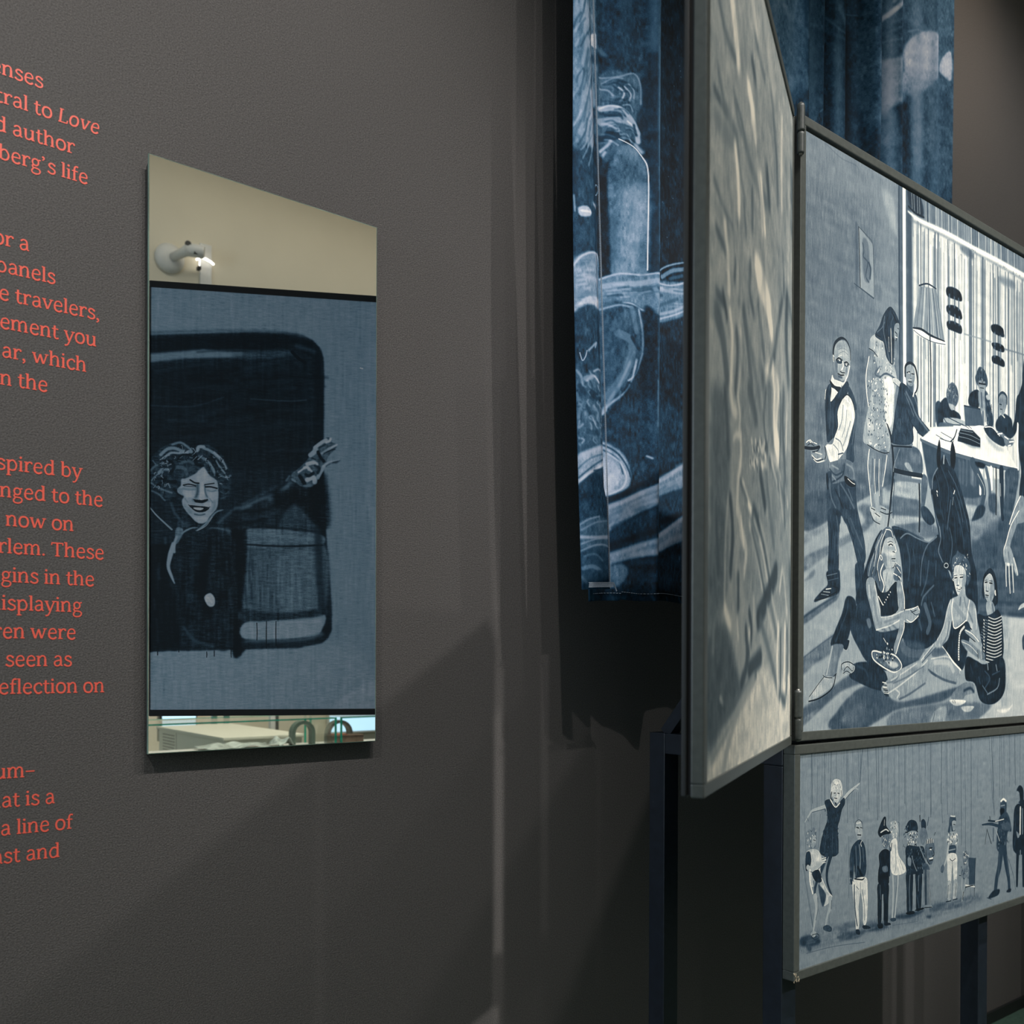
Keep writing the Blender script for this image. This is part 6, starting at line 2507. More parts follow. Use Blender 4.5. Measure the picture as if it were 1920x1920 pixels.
 'OF': '''
b66 60 290 0 5|1635 522 612 -143 151 -136 -129 -60 -176 1149 1611 1599
s92 85 56 382 1|1372 364 1305 431 1262 493
s42 85 52 166 1|1552 491 1463 528 1302 517
s34 85 48 135 1|1602 769 1517 757 1427 738
s70 85 49 194 1|1608 516 1492 580
s80 85 69 303 1|1015 146 929 216
s74 85 79 413 1|802 24 704 110 549 187
s58 85 62 247 1|1165 333 1125 427
s40 85 73 145 1|950 243 840 262 747 267
s28 85 67 215 1|1009 353 946 379
s50 85 51 204 1|1548 688 1458 736 1263 732
s95 85 65 261 1|1086 470 1005 507 941 556 1004 534
s97 85 66 237 1|1054 473 963 512 941 563
s48 85 57 136 1|1333 620 1264 670 1156 678
s34 85 58 93 1|1283 630 1175 649 1119 679
s54 85 51 263 1|1573 832 1426 802 1262 757
s45 85 58 104 1|1262 757 1189 824 1114 854
s96 85 55 243 1|1296 774 1253 840 1230 931
s50 85 67 294 1|1119 679 958 703 687 665
s95 85 72 229 1|829 642 781 707 732 788
s88 85 70 140 1|882 660 817 723 787 811
s30 85 76 336 1|690 562 638 644
s38 85 85 237 1|546 293 461 407 428 551
s50 85 83 166 1|600 230 491 327
s88 85 91 255 1|325 178 332 344 314 516
s62 85 97 155 1|201 231 164 382 124 579
s98 85 97 58 1|132 368 117 792
s35 85 103 246 1|36 254 27 496
s45 85 48 116 1|1597 1007 1451 1028 1324 1021
s60 85 48 172 1|1582 1062 1481 1064 1356 1047
s38 85 46 149 1|1566 1123 1449 1133
s88 85 49 216 1|1450 1063 1402 1126 1384 1228
s42 85 59 141 1|1151 871 1111 946
s34 85 64 153 1|998 762 994 883
s60 85 66 185 1|934 789 909 932
s72 85 75 239 1|730 832 679 916 576 992
s34 85 54 54,76,109,98 1|1257 968 1262 1046 1218 1117 1233 1212
s78 85 54 65 1|1270 999 1247 1065 1251 1193
s20 85 53 95 1|1288 1106 1303 1168
s34 85 62 198 1|1031 1014 1037 1104 966 1147
s68 85 61 61 1|1062 1039 1009 1107
s97 85 70 422 1|908 966 773 973 626 1010
s97 85 72 434 1|863 999 676 1019 573 1076
s70 85 80 225 1|578 924 415 945
s30 85 91 181 1|277 695 257 758 242 836
s80 85 90 90 1|271 713 269 754
s27 85 83 233 1|301 873 412 1024 517 1183
s30 85 98 157 1|180 814 49 838 -58 909
s30 85 94 414 1|148 820 174 982 104 1133
s75 85 98 78 1|115 826 12 896
s38 85 68 246 1|861 1090 814 1139 742 1219
s75 85 68 95 1|839 1076 824 1128
s95 85 74 206 1|693 1264 594 1221
s30 85 77 122 1|518 1152 619 1243
s34 85 46 165 1|1563 1292 1445 1285
s25 85 48 133 1|1476 1261 1414 1310
s38 85 46 368 1|1562 1348 1473 1389 1410 1477
s88 85 50 200 1|1367 1282 1332 1344 1346 1471
s34 85 53 189 1|1266 1299 1247 1368 1278 1484
s92 85 54 109 1|1196 1276 1183 1362 1237 1492
s36 85 59 307 1|1142 1207 1064 1287 980 1413
s50 85 63 254 1|1024 1275 897 1349 851 1408
s36 85 70 363 1|763 1312 714 1373
s97 85 79 412 1|516 1214 459 1309
b42 90 111 0 5|1621 1579 1407 1523 1353 1676 1381 1905 1394 2097 1549 2168 1664 2173 1630 1820
b50 50 368 0 5|1196 1475 448 1282 61 1366 -108 2000 1018 2145 1187 1812
b80 95 126 0 5|1655 2579 1450 2476 1093 2414 787 2303 352 2374 -46 2335 -58 2629 1627 2605
b34 90 118 0 5|1663 2219 1391 2193 1173 2356 1012 2345 1450 2476 1657 2520
s30 85 40 200 1|1440 1525 1405 1605 1387 1689
s85 85 42 212 1|1357 1504 1321 1546 1268 1546
s88 85 45 113 1|1232 1498 1202 1537 1212 1587
s62 85 44 285 1|1266 1606 1247 1661 1226 1764
s85 85 45 179 1|1185 1594 1183 1675 1226 1738 1243 1834
s90 85 44 77 1|1309 1635 1266 1612 1185 1601
s35 85 53 343 1|1037 1420 904 1488 856 1582
s60 85 56 222 1|861 1411 835 1487 810 1542
s60 85 56 367 1|903 1547 811 1512 712 1522 760 1586
s92 85 55 166 1|980 1652 659 1594
s40 85 55 69 1|988 1663 658 1604
s26 85 60 135 1|692 1329 739 1450 634 1553
s45 85 64 477 1|614 1317 585 1398 529 1442
s28 85 66 164 1|514 1381 501 1440
s97 85 68 580 1|420 1258 473 1405 382 1486
s30 85 71 142 1|329 1251 325 1388 349 1565
s35 85 75 262 1|236 1209 262 1365 178 1552
s90 85 78 136 1|136 1201 162 1442
s80 85 66 149 1|634 1553 440 1531 318 1577
s30 85 68 170 1|607 1556 378 1605 253 1627
s93 85 66 132 1|553 1553 485 1582 408 1610
s55 85 71 286 1|379 1579 252 1671 280 1780
s92 85 72 72 1|348 1600 237 1722
s15 85 75 75 1|223 1560 184 1750
s93 85 80 100 1|121 1633 -25 1761
s25 85 81 101 1|85 1664 -41 1806
s88 85 81 102 1|49 1696 -28 1836
s84 85 39 98,79,89,89,157 1|1383 1816 1414 1910 1428 2024 1426 2137 1375 2179
s85 85 40 179 1|1426 2137 1341 2185
s26 85 41 227 1|1350 1817 1313 1909 1344 2030
s80 85 46 183,275,252,115 1|1243 1807 1166 1891 1085 1937 1123 2024
s95 85 46 80 1|1179 1838 1126 1928
s92 85 49 160 1|1150 1738 1027 1788 940 1804
s35 85 47 105 1|1189 1738 1069 1780
s30 85 53 398 1|940 1804 848 1836
s85 85 53 133 1|1026 1845 892 1916 746 2040
s82 85 56 126 1|940 1819 775 1888 619 2015
s72 85 59 118 1|826 1803 676 1877 539 1993
s26 85 55 109 1|983 1854 822 1954 696 2052
s28 85 58 116 1|872 1809 711 1897 566 2011
s45 85 62 280 1|684 1610 602 1724 487 1856
s70 85 62 78 1|632 1617 547 1732
s25 85 57 287 1|807 1648 705 1739
s22 85 60 417 1|426 1950 695 2083 840 2144
s58 85 43 192 1|1292 2019 1273 2090 1253 2128
s28 85 44 198 1|1219 2032 1217 2126
s26 85 50 199 1|1018 2130 974 2186 1014 2259
s80 85 52 116 1|933 2082 931 2156
s85 85 50 99 1|1016 2188 993 2274
s70 85 52 131 1|883 2243 927 2288
s62 85 45 248 1|1197 2159 1168 2247 1154 2329
s88 85 44 77 1|1234 2161 1214 2221
s26 85 47 236 1|1079 2190 1055 2288 1154 2357
s22 85 52 315 1|788 2273 1013 2317
s44 85 62 217 1|792 2150 585 2255 351 2408
s75 85 65 162 1|643 2096 476 2204 355 2305
s80 85 68 135 1|537 2042 359 2167 294 2270
s40 85 65 98 1|564 2076 388 2202
s90 85 69 206 1|360 2150 385 2288 363 2408
s24 85 71 159 1|297 2183 291 2375 320 2435
s95 85 75 187 1|170 2144 178 2288 194 2404
s30 85 77 155 1|102 2160 96 2324 126 2424
s30 85 74 221 1|289 2427 159 2450
s60 85 71 248 1|308 1871 317 1975
s88 85 71 143 1|256 1918 328 2011
s85 85 76 133 1|210 1932 104 2105
s35 85 81 201 1|42 1880 0 2063
s60 85 35 122 1|1578 2193 1591 2265
s75 85 38 132 1|1483 2393 1451 2419
s30 85 38 114 1|1499 2411 1419 2427
s40 85 41 143 1|1657 2485 1385 2441 880 2333
s55 85 39 98 1|1600 2555 1209 2437
s66 85 44 220 1|925 2347 1246 2449 1447 2601
s70 85 58 233 1|786 2349 632 2448
s86 85 72 324 1|288 2462 252 2587
s50 85 35 157 1|1618 1701 1571 1870 1610 2053
s35 85 36 181 1|1556 1868 1522 2045
s25 70 28 98 1|824 1598 814 1608
s25 70 29 102 1|745 1585 735 1591
s90 70 29 103 1|724 1519 714 1527
s90 70 27 93 1|909 1558 900 1563
s30 70 27 94 1|900 1563 890 1573
s30 70 26 90 1|980 1633 972 1638
s90 70 25 89 1|993 1567 984 1577
s90 70 29 100 1|769 1607 759 1612
s90 70 26 92 1|938 1639 928 1647
s30 70 26 90 1|973 1647 964 1652
s90 70 26 92 1|936 1586 927 1591
s25 70 26 91 1|947 1586 938 1596
s85 70 28 97 1|833 1596 824 1601
s30 70 29 101 1|754 1560 744 1566
s25 70 27 95 1|878 1558 868 1563
s30 70 30 104 1|705 1538 695 1546
s25 70 27 93 1|913 1601 904 1605
s25 70 28 99 1|794 1581 784 1592
s85 70 29 100 1|776 1605 765 1617
s30 70 27 95 1|862 1619 853 1625
s85 70 25 89 1|997 1632 988 1642
s85 70 25 88 1|1019 1653 1011 1658
s85 70 27 96 1|863 1571 854 1576
s85 70 30 103 1|714 1558 704 1564
s85 70 26 92 1|932 1624 923 1633
s30 70 30 105 1|688 1516 678 1521
s85 70 25 88 1|1021 1636 1013 1643
s25 70 27 95 1|883 1581 873 1585
s90 70 29 101 1|760 1547 750 1553
s30 70 28 98 1|821 1601 811 1606
s90 70 27 93 1|912 1554 903 1561
s30 70 27 94 1|882 1632 873 1643
s85 70 30 104 1|700 1568 690 1575
s30 70 26 92 1|938 1590 929 1595
s30 70 29 101 1|752 1564 742 1570
s85 70 29 102 1|736 1528 726 1536
s25 70 25 88 1|1011 1639 1003 1646
s85 70 29 100 1|776 1553 766 1563
s85 70 29 102 1|748 1538 738 1550
s25 70 30 104 1|703 1536 692 1542
s85 70 27 95 1|876 1611 866 1617
s85 70 27 95 1|879 1615 870 1624
s30 70 26 93 1|919 1608 909 1617
s30 70 26 93 1|918 1625 908 1635
s90 70 30 104 1|694 1592 683 1601
s85 70 26 90 1|969 1593 960 1603
s90 70 28 99 1|799 1591 789 1600
s30 70 28 97 1|825 1616 816 1624
s85 70 26 92 1|934 1603 925 1613
s30 70 28 100 1|791 1526 781 1531
s90 70 28 98 1|825 1547 815 1557
s90 70 28 98 1|823 1534 813 1541
s90 70 26 90 1|978 1641 969 1646
s85 70 27 95 1|873 1590 864 1597
s90 70 27 93 1|908 1603 899 1611
s85 70 28 99 1|791 1557 781 1564
s85 70 29 102 1|739 1592 729 1602
s85 70 30 104 1|699 1555 689 1562
s85 70 27 96 1|852 1567 842 1575
s85 70 29 101 1|754 1554 744 1564
s74 28 93 188 1|975 445 935 514 983 601
s50 28 102 123 1|798 406 806 481 790 543
s82 28 117 237 1|406 1228 351 1263 356 1357
s56 28 85 251 1|1034 1442 973 1478 936 1553
s50 28 85 169 1|1174 427 1130 494 1138 521
s42 28 130 320 1|277 448 233 548 205 611
s74 28 66 184 1|1521 959 1483 1034 1481 1051
s56 28 98 168 1|802 874 779 967 785 1016
s50 28 108 201 1|770 16 712 73 776 153
s42 28 84 114 1|1197 473 1171 515 1130 580
s42 28 135 241 1|155 720 133 822 49 889
s42 28 73 187 1|1355 958 1320 1017 1311 1096
s50 28 95 238 1|998 359 943 424 906 486
s74 28 102 307 1|731 840 695 878 718 980
s50 28 121 182 1|472 297 459 387 402 477
s74 28 141 369 1|52 638 29 702 -12 798
s56 28 127 290 1|272 573 294 666 279 775
s42 28 145 227 1|-14 1088 -125 1181 -191 1285
s82 28 94 229 1|931 595 862 624 938 776
s74 28 113 237 1|493 1064 445 1116 456 1226
s56 28 62 161 1|1546 1429 1548 1509 1535 1556
s82 28 106 184 1|563 1329 549 1402 597 1534
s42 28 122 146 1|377 718 346 826 314 914
s42 28 135 389 1|205 293 194 368 135 455
s50 28 113 264 1|543 700 543 807 443 890
s56 28 77 104 1|1201 1311 1162 1354 1210 1486
s42 28 100 251 1|783 902 757 945 700 1044
s74 28 78 98 1|1205 1070 1196 1117 1214 1187
s74 28 111 238 1|527 923 495 1037 523 1126
s74 28 140 338 1|87 509 30 594 56 684
s74 28 86 243 1|1040 833 1042 927 1064 1013
s56 28 112 201 1|480 1214 420 1273 492 1353
s50 28 80 127 1|1227 555 1243 613 1234 718
s50 28 67 149 1|1477 1048 1486 1110 1425 1142
s82 28 67 171 1|1513 743 1491 772 1514 885
s74 28 121 147 1|421 675 331 753 333 872
s42 28 87 236 1|965 1294 916 1362 968 1495
s74 28 74 182 1|1310 902 1308 989 1302 1034
s50 28 79 211 1|1127 1229 1143 1292 1142 1373
s56 28 70 184 1|1441 778 1450 857 1419 886
s50 28 119 147 1|386 779 402 912 384 1008
s50 28 99 119 1|769 844 750 937 798 1026
s74 28 70 114 1|1350 1381 1344 1456 1349 1536
s56 28 79 165 1|1172 1299 1177 1385 1092 1403
s42 28 77 224 1|1206 1365 1159 1400 1152 1525
s74 28 72 86 1|1308 1519 1302 1579 1225 1620
s42 28 94 271 1|838 1291 840 1405 758 1414
s50 28 129 317 1|230 1059 130 1123 133 1233
s42 28 84 223 1|1073 1038 1070 1085 1053 1156
s82 28 73 126 1|1427 548 1413 580 1417 657
s56 28 86 99 1|1049 1090 1035 1151 984 1193
s56 28 83 236 1|1099 1208 1046 1262 1011 1373
s56 28 70 191 1|1456 827 1410 860 1415 971
s42 28 67 184 1|1410 1512 1423 1599 1361 1643
s50 28 70 166 1|1406 1061 1385 1140 1342 1188
s74 28 74 202 1|1388 597 1354 639 1376 750
s74 28 123 329 1|319 1003 257 1053 300 1169
s50 28 69 104 1|1378 1490 1351 1574 1352 1643
s74 28 96 284 1|771 1362 705 1458 790 1558
s56 28 132 288 1|140 1025 44 1103 180 1266
s42 28 115 263 1|611 360 538 436 481 525
s56 28 81 195 1|1168 1003 1156 1066 1105 1106
s82 28 145 242 1|66 418 -34 441 -89 581
s50 28 79 230 1|1185 925 1196 1003 1205 1049
s50 28 88 222 1|1037 779 1014 825 994 900
s56 28 78 121 1|1231 1040 1193 1097 1170 1179
s74 28 71 142 1|1400 1022 1351 1047 1326 1109
s42 28 96 272 1|932 435 930 536 873 581
s82 28 100 309 1|895 166 823 178 922 371
s56 28 118 280 1|489 537 468 608 406 706
s56 28 73 219 1|1409 629 1376 706 1388 790
s56 28 100 164 1|753 1184 728 1264 650 1287
s50 28 137 185 1|85 683 47 745 94 935
s82 28 100 131 1|706 1240 714 1330 691 1413
s74 28 136 258 1|82 1042 47 1160 0 1188
s74 28 77 113 1|1243 1249 1186 1278 1161 1364
s42 28 118 162 1|442 667 457 773 364 859
s74 28 83 140 1|1219 429 1208 503 1180 582
s50 28 117 217 1|404 1207 427 1322 274 1374
s56 28 92 268 1|985 555 999 630 926 717
s56 28 120 194 1|443 696 396 730 338 867
s74 28 75 143 1|1298 1017 1276 1060 1218 1154
s56 28 77 194 1|1186 1426 1133 1463 1168 1598
s74 28 63 111 1|1566 1190 1521 1210 1575 1326
s50 28 121 272 1|355 673 337 757 379 909
s74 28 139 188 1|171 353 118 425 14 489
s74 28 89 136 1|937 1298 952 1386 835 1457
s56 28 121 282 1|459 514 391 533 383 638
s82 28 96 286 1|812 1036 779 1135 803 1164
s74 28 125 249 1|269 1004 296 1125 142 1212
s42 28 62 191 1|1520 1557 1489 1600 1538 1726
s82 28 94 268 1|893 869 886 958 822 1047
s82 28 117 342 1|406 968 405 1041 413 1111
s42 28 94 292 1|855 1176 831 1223 799 1302
s56 28 74 94 1|1300 1160 1260 1233 1287 1299
s74 28 137 351 1|55 910 42 1005 31 1052
s42 28 102 146 1|763 546 730 574 791 775
s50 28 78 121 1|1317 400 1288 460 1316 578
s56 28 81 141 1|1168 851 1185 907 1118 964
s82 28 86 104 1|1151 502 1104 528 1075 603
s82 28 118 209 1|482 543 481 632 373 654
s74 28 74 151 1|1442 443 1418 497 1385 521
s82 28 91 202 1|926 1203 901 1268 868 1319
s42 28 83 142 1|1213 430 1188 487 1201 568
s56 28 64 130 1|1583 786 1570 851 1597 913
s50 28 138 427 1|16 1037 -1 1158 14 1261
s50 28 117 324 1|408 1006 378 1094 381 1142
s42 28 112 172 1|497 1175 460 1291 451 1398
s82 28 76 209 1|1238 1040 1241 1082 1226 1168
s50 28 104 262 1|836 74 797 93 825 199
''',
 'OB': '''
b52 70 129 0 5|1720 18 353 19 352 134 820 226 1719 231
b50 50 135 0 5|676 269 352 283 346 2565 558 2598 658 2327
b56 80 131 0 5|1714 2198 559 2191 356 2599 1714 2592
b60 50 102 0 5|397 -20 350 -23 344 2156 393 1475
p12 100 27 0 3|1754 296 1089 234 894 228 808 236 743 263 696 310 673 376 669 470 675 1010 654 1482 626 1819 616 1988 619 2090 639 2144 679 2178 824 2210 1214 2222 1751 2238
s30 80 33 82 1|1736 281 1282 239 959 226 795 242
p6 100 33 0 2|1754 315 1121 249 894 248 779 292 729 366 877 348 1281 379 1754 413
p46 95 32 0 2|1754 413 1409 363 1121 369 1217 401 1503 425 1735 464
b30 60 41 0 5|1217 375 893 332 841 359 1024 397 1185 406
s20 70 24 65 1|1440 381 1217 355 1024 363
s10 80 33 266 1|867 314 808 384 788 477 780 1149
s7 95 33 300 1|808 283 736 326 706 439 701 1146 679 1820 652 2090
s28 60 33 133 1|841 306 779 325 729 339
s3 100 0 100 1|867 347 828 385 788 410
p8 90 82 0 2|1754 498 1185 433 828 419 788 679 787 1082 1734 1118
s5 50 33 133 1|1381 773 1047 741
s14 50 32 58 1|1580 910 1364 895
s2 50 32 107 1|1494 531 1193 514
s5 50 33 50 1|1424 718 1139 701
s2 50 33 125 1|1323 505 1178 467
s18 50 32 97 1|1477 794 1332 756
s2 50 33 119 1|1220 711 1051 722
s2 50 32 87 1|1485 604 1317 553
s2 50 33 71 1|1078 666 729 658
s10 50 33 57 1|1015 484 819 474
s18 50 33 51 1|1245 882 1079 834
s2 50 32 55 1|1413 966 1283 961
s14 50 33 147 1|1116 556 873 527
s14 50 33 49 1|1137 686 940 656
s2 50 33 70 1|1063 979 810 988
s14 50 33 70 1|1425 930 1165 879
s2 50 32 56 1|1528 892 1350 857
s5 50 32 92 1|1566 822 1467 795
s14 50 33 112 1|990 713 741 712
s14 50 32 121 1|1489 603 1238 592
s5 50 33 58 1|1005 561 657 554
s10 50 32 73 1|1687 551 1464 510
s2 50 33 62 1|1095 779 921 735
s14 50 33 139 1|1360 821 1106 768
s2 50 32 53 1|1570 496 1407 470
s14 50 32 136 1|1510 764 1167 707
s14 50 33 109 1|973 805 693 784
s2 50 33 52 1|1018 710 826 674
s2 50 33 57 1|1240 725 954 685
s14 50 33 127 1|1309 863 980 851
s10 50 33 144 1|1024 645 747 644
s10 50 32 104 1|1700 757 1602 749
s10 50 33 121 1|1261 513 1000 518
s5 50 33 57 1|1429 867 1185 839
s14 50 33 144 1|1153 480 899 451
s2 50 32 84 1|1638 900 1376 875
s18 50 32 112 1|1615 811 1389 804
s14 50 33 111 1|1388 948 1209 938
s14 50 33 107 1|1110 864 961 824
s2 50 32 118 1|1484 554 1263 551
s18 50 33 141 1|997 603 855 579
s5 50 33 94 1|1090 664 857 651
s18 50 32 104 1|1667 509 1352 448
s10 50 32 67 1|1490 900 1390 858
s2 50 33 94 1|1138 605 837 596
s14 50 33 69 1|1245 817 939 820
s2 50 33 66 1|1364 570 1265 550
s5 50 32 146 1|1518 667 1245 641
s10 50 32 139 1|1603 935 1331 892
s2 50 33 86 1|1174 534 959 518
s10 50 33 81 1|1291 938 989 941
s2 50 33 71 1|972 507 646 495
s18 50 33 76 1|1035 981 681 955
s18 50 33 104 1|1177 474 950 417
s2 50 33 92 1|1138 723 1034 725
s10 50 32 63 1|1696 774 1429 775
s10 50 33 106 1|1332 857 1019 842
s5 50 33 112 1|1199 869 988 850
s10 50 33 143 1|1327 920 1087 884
s5 50 33 101 1|1059 784 882 738
s30 80 8 25 1|1120 655 893 657 778 644
s20 60 16 48 1|1722 725 1471 719 1281 653
b32 90 50 0 5|1183 1556 673 1550 653 1955 679 1989 824 2018 1020 2027 1166 1995
s15 50 17 40 1|901 1610 901 1727
s15 50 17 30 1|918 1568 915 1691
s42 50 16 36 1|1132 1606 1129 1717
s42 50 17 46 1|949 1591 950 1750
s20 50 16 26 1|1124 1673 1127 1758
s26 50 16 50 1|1102 1564 1103 1710
s38 50 16 54 1|1126 1756 1128 1874
s15 50 17 50 1|838 1790 841 1926
s26 50 17 60 1|918 1788 917 1867
s38 50 17 62 1|882 1785 883 1935
s26 50 16 61 1|1025 1643 1022 1722
s20 50 16 42 1|1112 1625 1111 1709
s20 50 17 29 1|722 1698 720 1775
s15 50 17 51 1|903 1652 900 1750
s42 50 16 29 1|1011 1825 1009 1983
s26 50 16 32 1|1158 1709 1158 1835
s20 50 16 48 1|1121 1607 1123 1695
s42 50 16 44 1|1112 1742 1114 1805
s20 50 17 60 1|929 1672 928 1724
s26 50 16 49 1|1090 1681 1088 1785
s42 50 16 48 1|1131 1772 1132 1834
s38 50 16 62 1|1085 1716 1086 1868
s38 50 17 62 1|818 1763 815 1868
s26 50 17 28 1|842 1760 840 1865
s15 50 16 27 1|1013 1684 1016 1782
s42 50 16 48 1|1045 1816 1046 1895
s20 50 17 56 1|920 1661 917 1797
s38 50 17 44 1|703 1557 702 1707
s38 50 17 35 1|934 1761 933 1812
s15 50 17 60 1|739 1700 739 1881
s20 50 16 40 1|1129 1680 1127 1803
s15 50 17 51 1|723 1655 720 1821
s15 50 16 37 1|1148 1814 1148 1934
s38 50 17 26 1|922 1686 923 1861
s42 50 17 27 1|804 1711 803 1816
s38 50 16 28 1|1025 1665 1025 1812
s26 50 17 27 1|739 1667 739 1849
s26 50 16 49 1|1129 1777 1126 1846
s20 50 16 39 1|1121 1727 1121 1805
s15 50 16 35 1|1102 1657 1104 1763
s26 50 17 64 1|897 1668 894 1790
s15 50 17 51 1|823 1618 825 1788
s15 50 16 33 1|1004 1631 1003 1756
s26 50 16 61 1|1043 1623 1040 1740
s15 50 16 26 1|1158 1578 1159 1685
s26 50 16 47 1|1070 1634 1068 1806
s38 50 17 45 1|873 1655 873 1734
s15 50 16 59 1|1112 1793 1110 1902
s26 50 17 40 1|806 1673 804 1776
s26 50 17 43 1|862 1820 862 1945
s20 50 16 43 1|1000 1584 997 1645
s20 50 17 28 1|903 1774 903 1935
s38 50 16 36 1|1074 1737 1077 1827
s20 50 16 38 1|1108 1656 1106 1755
s38 50 17 43 1|965 1716 962 1859
s15 50 17 35 1|789 1635 790 1739
s42 50 16 58 1|1003 1656 1004 1759
s15 50 17 48 1|821 1653 821 1724
s20 50 16 34 1|1092 1763 1089 1850
s42 50 16 27 1|1149 1604 1150 1657
s20 50 17 62 1|913 1767 916 1829
s42 50 16 35 1|1136 1730 1138 1880
s42 50 16 39 1|1071 1764 1070 1916
s20 50 17 54 1|787 1642 789 1759
s20 50 17 59 1|735 1662 732 1803
s15 50 17 40 1|774 1792 771 1929
s26 50 16 55 1|1171 1591 1168 1763
s42 50 17 47 1|697 1652 699 1730
s38 50 16 51 1|1045 1796 1045 1944
s15 50 17 45 1|803 1601 805 1714
b40 80 83 0 5|956 1657 706 1601 692 1956 923 1965
b24 90 33 0 5|875 1303 793 1351 707 1450 707 1483 940 1490
b36 100 16 0 5|1426 1476 1241 1471 1241 1564 1426 1575
b38 100 20 0 5|1144 1468 956 1463 687 1490 687 1557 891 1549 1144 1575
s45 100 0 24 1|1426 1469 1241 1464
s46 60 17 50 1|1118 1494 693 1524
s5 80 17 50 1|1215 1447 924 1456 687 1476
s5 90 16 49 1|1426 1575 1215 1563 923 1570 680 1557
b4 100 33 0 5|1234 1448 1151 1445 1144 1695 1182 2162 1143 2211 1233 2222
s12 80 50 234 1|707 1450 693 1753 672 2057
b58 100 25 0 5|1143 2048 890 2025 672 1989 679 2090 758 2138 1143 2155
b16 100 33 0 5|1166 1968 955 1992 672 1962 672 2003 890 2032 1166 2042
s36 70 33 100 1|1143 2168 824 2159 679 2118
s5 90 5 30 1|1079 2054 1077 2107 1078 2161
s5 90 5 30 1|1020 2043 1021 2127 1020 2211
s5 90 5 30 1|962 2043 963 2118 961 2194
s5 90 5 29 1|1233 2209 1234 2238 1233 2268
s5 90 5 29 1|1335 2229 1335 2246 1335 2262
s5 90 5 29 1|1380 2236 1379 2252 1380 2269
s5 90 5 29 1|1670 2237 1670 2247 1670 2257
s5 90 5 29 1|1545 2217 1545 2227 1545 2237
p5 100 32 0 2|1752 1576 1546 1571 1564 1835 1538 2214 1733 2238
b10 100 41 0 5|1565 1539 1215 1530 1227 2162 1342 2216 1501 2180 1548 2000
s16 60 24 63 1|1490 2016 1492 2171
s20 60 24 77 1|1243 1853 1234 1959
s2 60 24 52 1|1539 1857 1527 1961
s16 60 24 70 1|1600 1667 1592 1829
s16 60 24 54 1|1677 2032 1667 2181
s16 60 24 39 1|1586 1799 1576 1896
s16 60 24 58 1|1260 1974 1269 2110
s2 60 24 72 1|1680 1870 1688 1943
s20 60 24 65 1|1666 1731 1660 1791
s3 60 24 70 1|1665 1951 1664 2058
s2 60 24 34 1|1502 2026 1512 2171
s16 60 24 47 1|1504 1831 1493 1992
s16 60 24 36 1|1669 1748 1669 1879
s3 60 24 64 1|1637 1913 1632 2048
s3 60 24 54 1|1699 1781 1694 1857
s2 60 24 46 1|1700 2063 1692 2136
s20 60 24 59 1|1522 1853 1527 1941
s16 60 24 77 1|1663 1694 1666 1756
s3 60 24 37 1|1431 1936 1435 2082
s2 60 24 52 1|1402 1662 1399 1732
s2 60 24 81 1|1295 1874 1306 1950
s2 60 24 64 1|1494 1959 1498 2104
s20 60 24 63 1|1330 1980 1333 2068
s2 60 24 65 1|1350 1884 1354 2025
s20 60 24 38 1|1409 1610 1413 1699
s2 60 24 45 1|1522 1839 1514 1983
s2 60 24 60 1|1443 1740 1449 1860
s2 60 24 60 1|1609 2035 1596 2166
s20 60 24 60 1|1692 1910 1685 1975
s20 60 24 75 1|1365 1753 1354 1844
s3 60 24 59 1|1485 1940 1491 2055
s2 60 24 38 1|1577 2024 1564 2167
s16 60 24 73 1|1302 1733 1291 1810
s2 60 24 70 1|1615 1858 1626 1911
s20 60 24 63 1|1249 2062 1258 2200
s3 60 24 39 1|1392 1954 1401 2052
s16 60 24 44 1|1517 1866 1525 1976
s2 60 24 52 1|1249 1622 1241 1756
s20 60 24 69 1|1463 1650 1467 1803
s20 60 24 72 1|1468 2062 1459 2210
s30 70 32 81 1|1517 2082 1453 2164 1342 2203
s2 80 65 292 1|1391 1634 1412 1833 1368 1997
b82 100 16 0 5|1393 1892 1358 1871 1333 1904 1336 1947 1365 1954 1387 1925
s95 70 8 49 1|1374 1898 1349 1931
b10 100 15 0 5|1574 1301 1319 1349 1356 1461 1429 1485 1552 1489 1599 1415
s46 100 7 29,44,51,55 1|1721 1343 1681 1394 1631 1442 1588 1482
s62 80 4 13 1|1717 1354 1660 1416 1591 1482
s25 80 4 11 1|1719 1495 1609 1490
b16 100 11 0 6|1717 1065 1657 988 1553 938 1495 955 1458 972 1415 948 1357 960 1291 1007 1254 1081 1239 1157 1246 1252 1283 1288 1327 1217 1523 1224 1581 1301 1660 1289 1714 1230 1719 1156
s62 80 13 92 1|1653 1025 1617 990 1574 981 1524 997 1473 999
s72 80 13 63 1|1639 1047 1596 1012 1545 1010 1495 1004
s50 80 13 66 1|1585 959 1538 945 1495 970 1473 992
s75 80 13 93 1|1437 990 1429 967 1400 966
s60 80 13 82 1|1400 973 1357 991 1320 1019 1291 1049
s70 80 13 56 1|1338 997 1291 1041 1265 1093
s58 80 13 81 1|1667 1139 1646 1115 1610 1114
s40 80 13 66 1|1714 1125 1689 1098 1660 1086
s50 80 13 44 1|1707 1185 1674 1146 1639 1130
s45 80 13 55 1|1710 1200 1664 1229 1610 1249 1588 1256
s42 80 13 48 1|1706 1249 1667 1266 1628 1306
s36 80 13 111 1|1588 1113 1552 1097 1516 1103 1502 1132
s34 80 13 92 1|1538 1073 1495 1057 1458 1070 1447 1055
s26 80 13 74 1|1523 1141 1480 1109 1458 1104
s5 80 13 63 1|1552 1044 1524 1020 1480 1022
s6 80 13 92 1|1603 1061 1574 1090 1595 1136
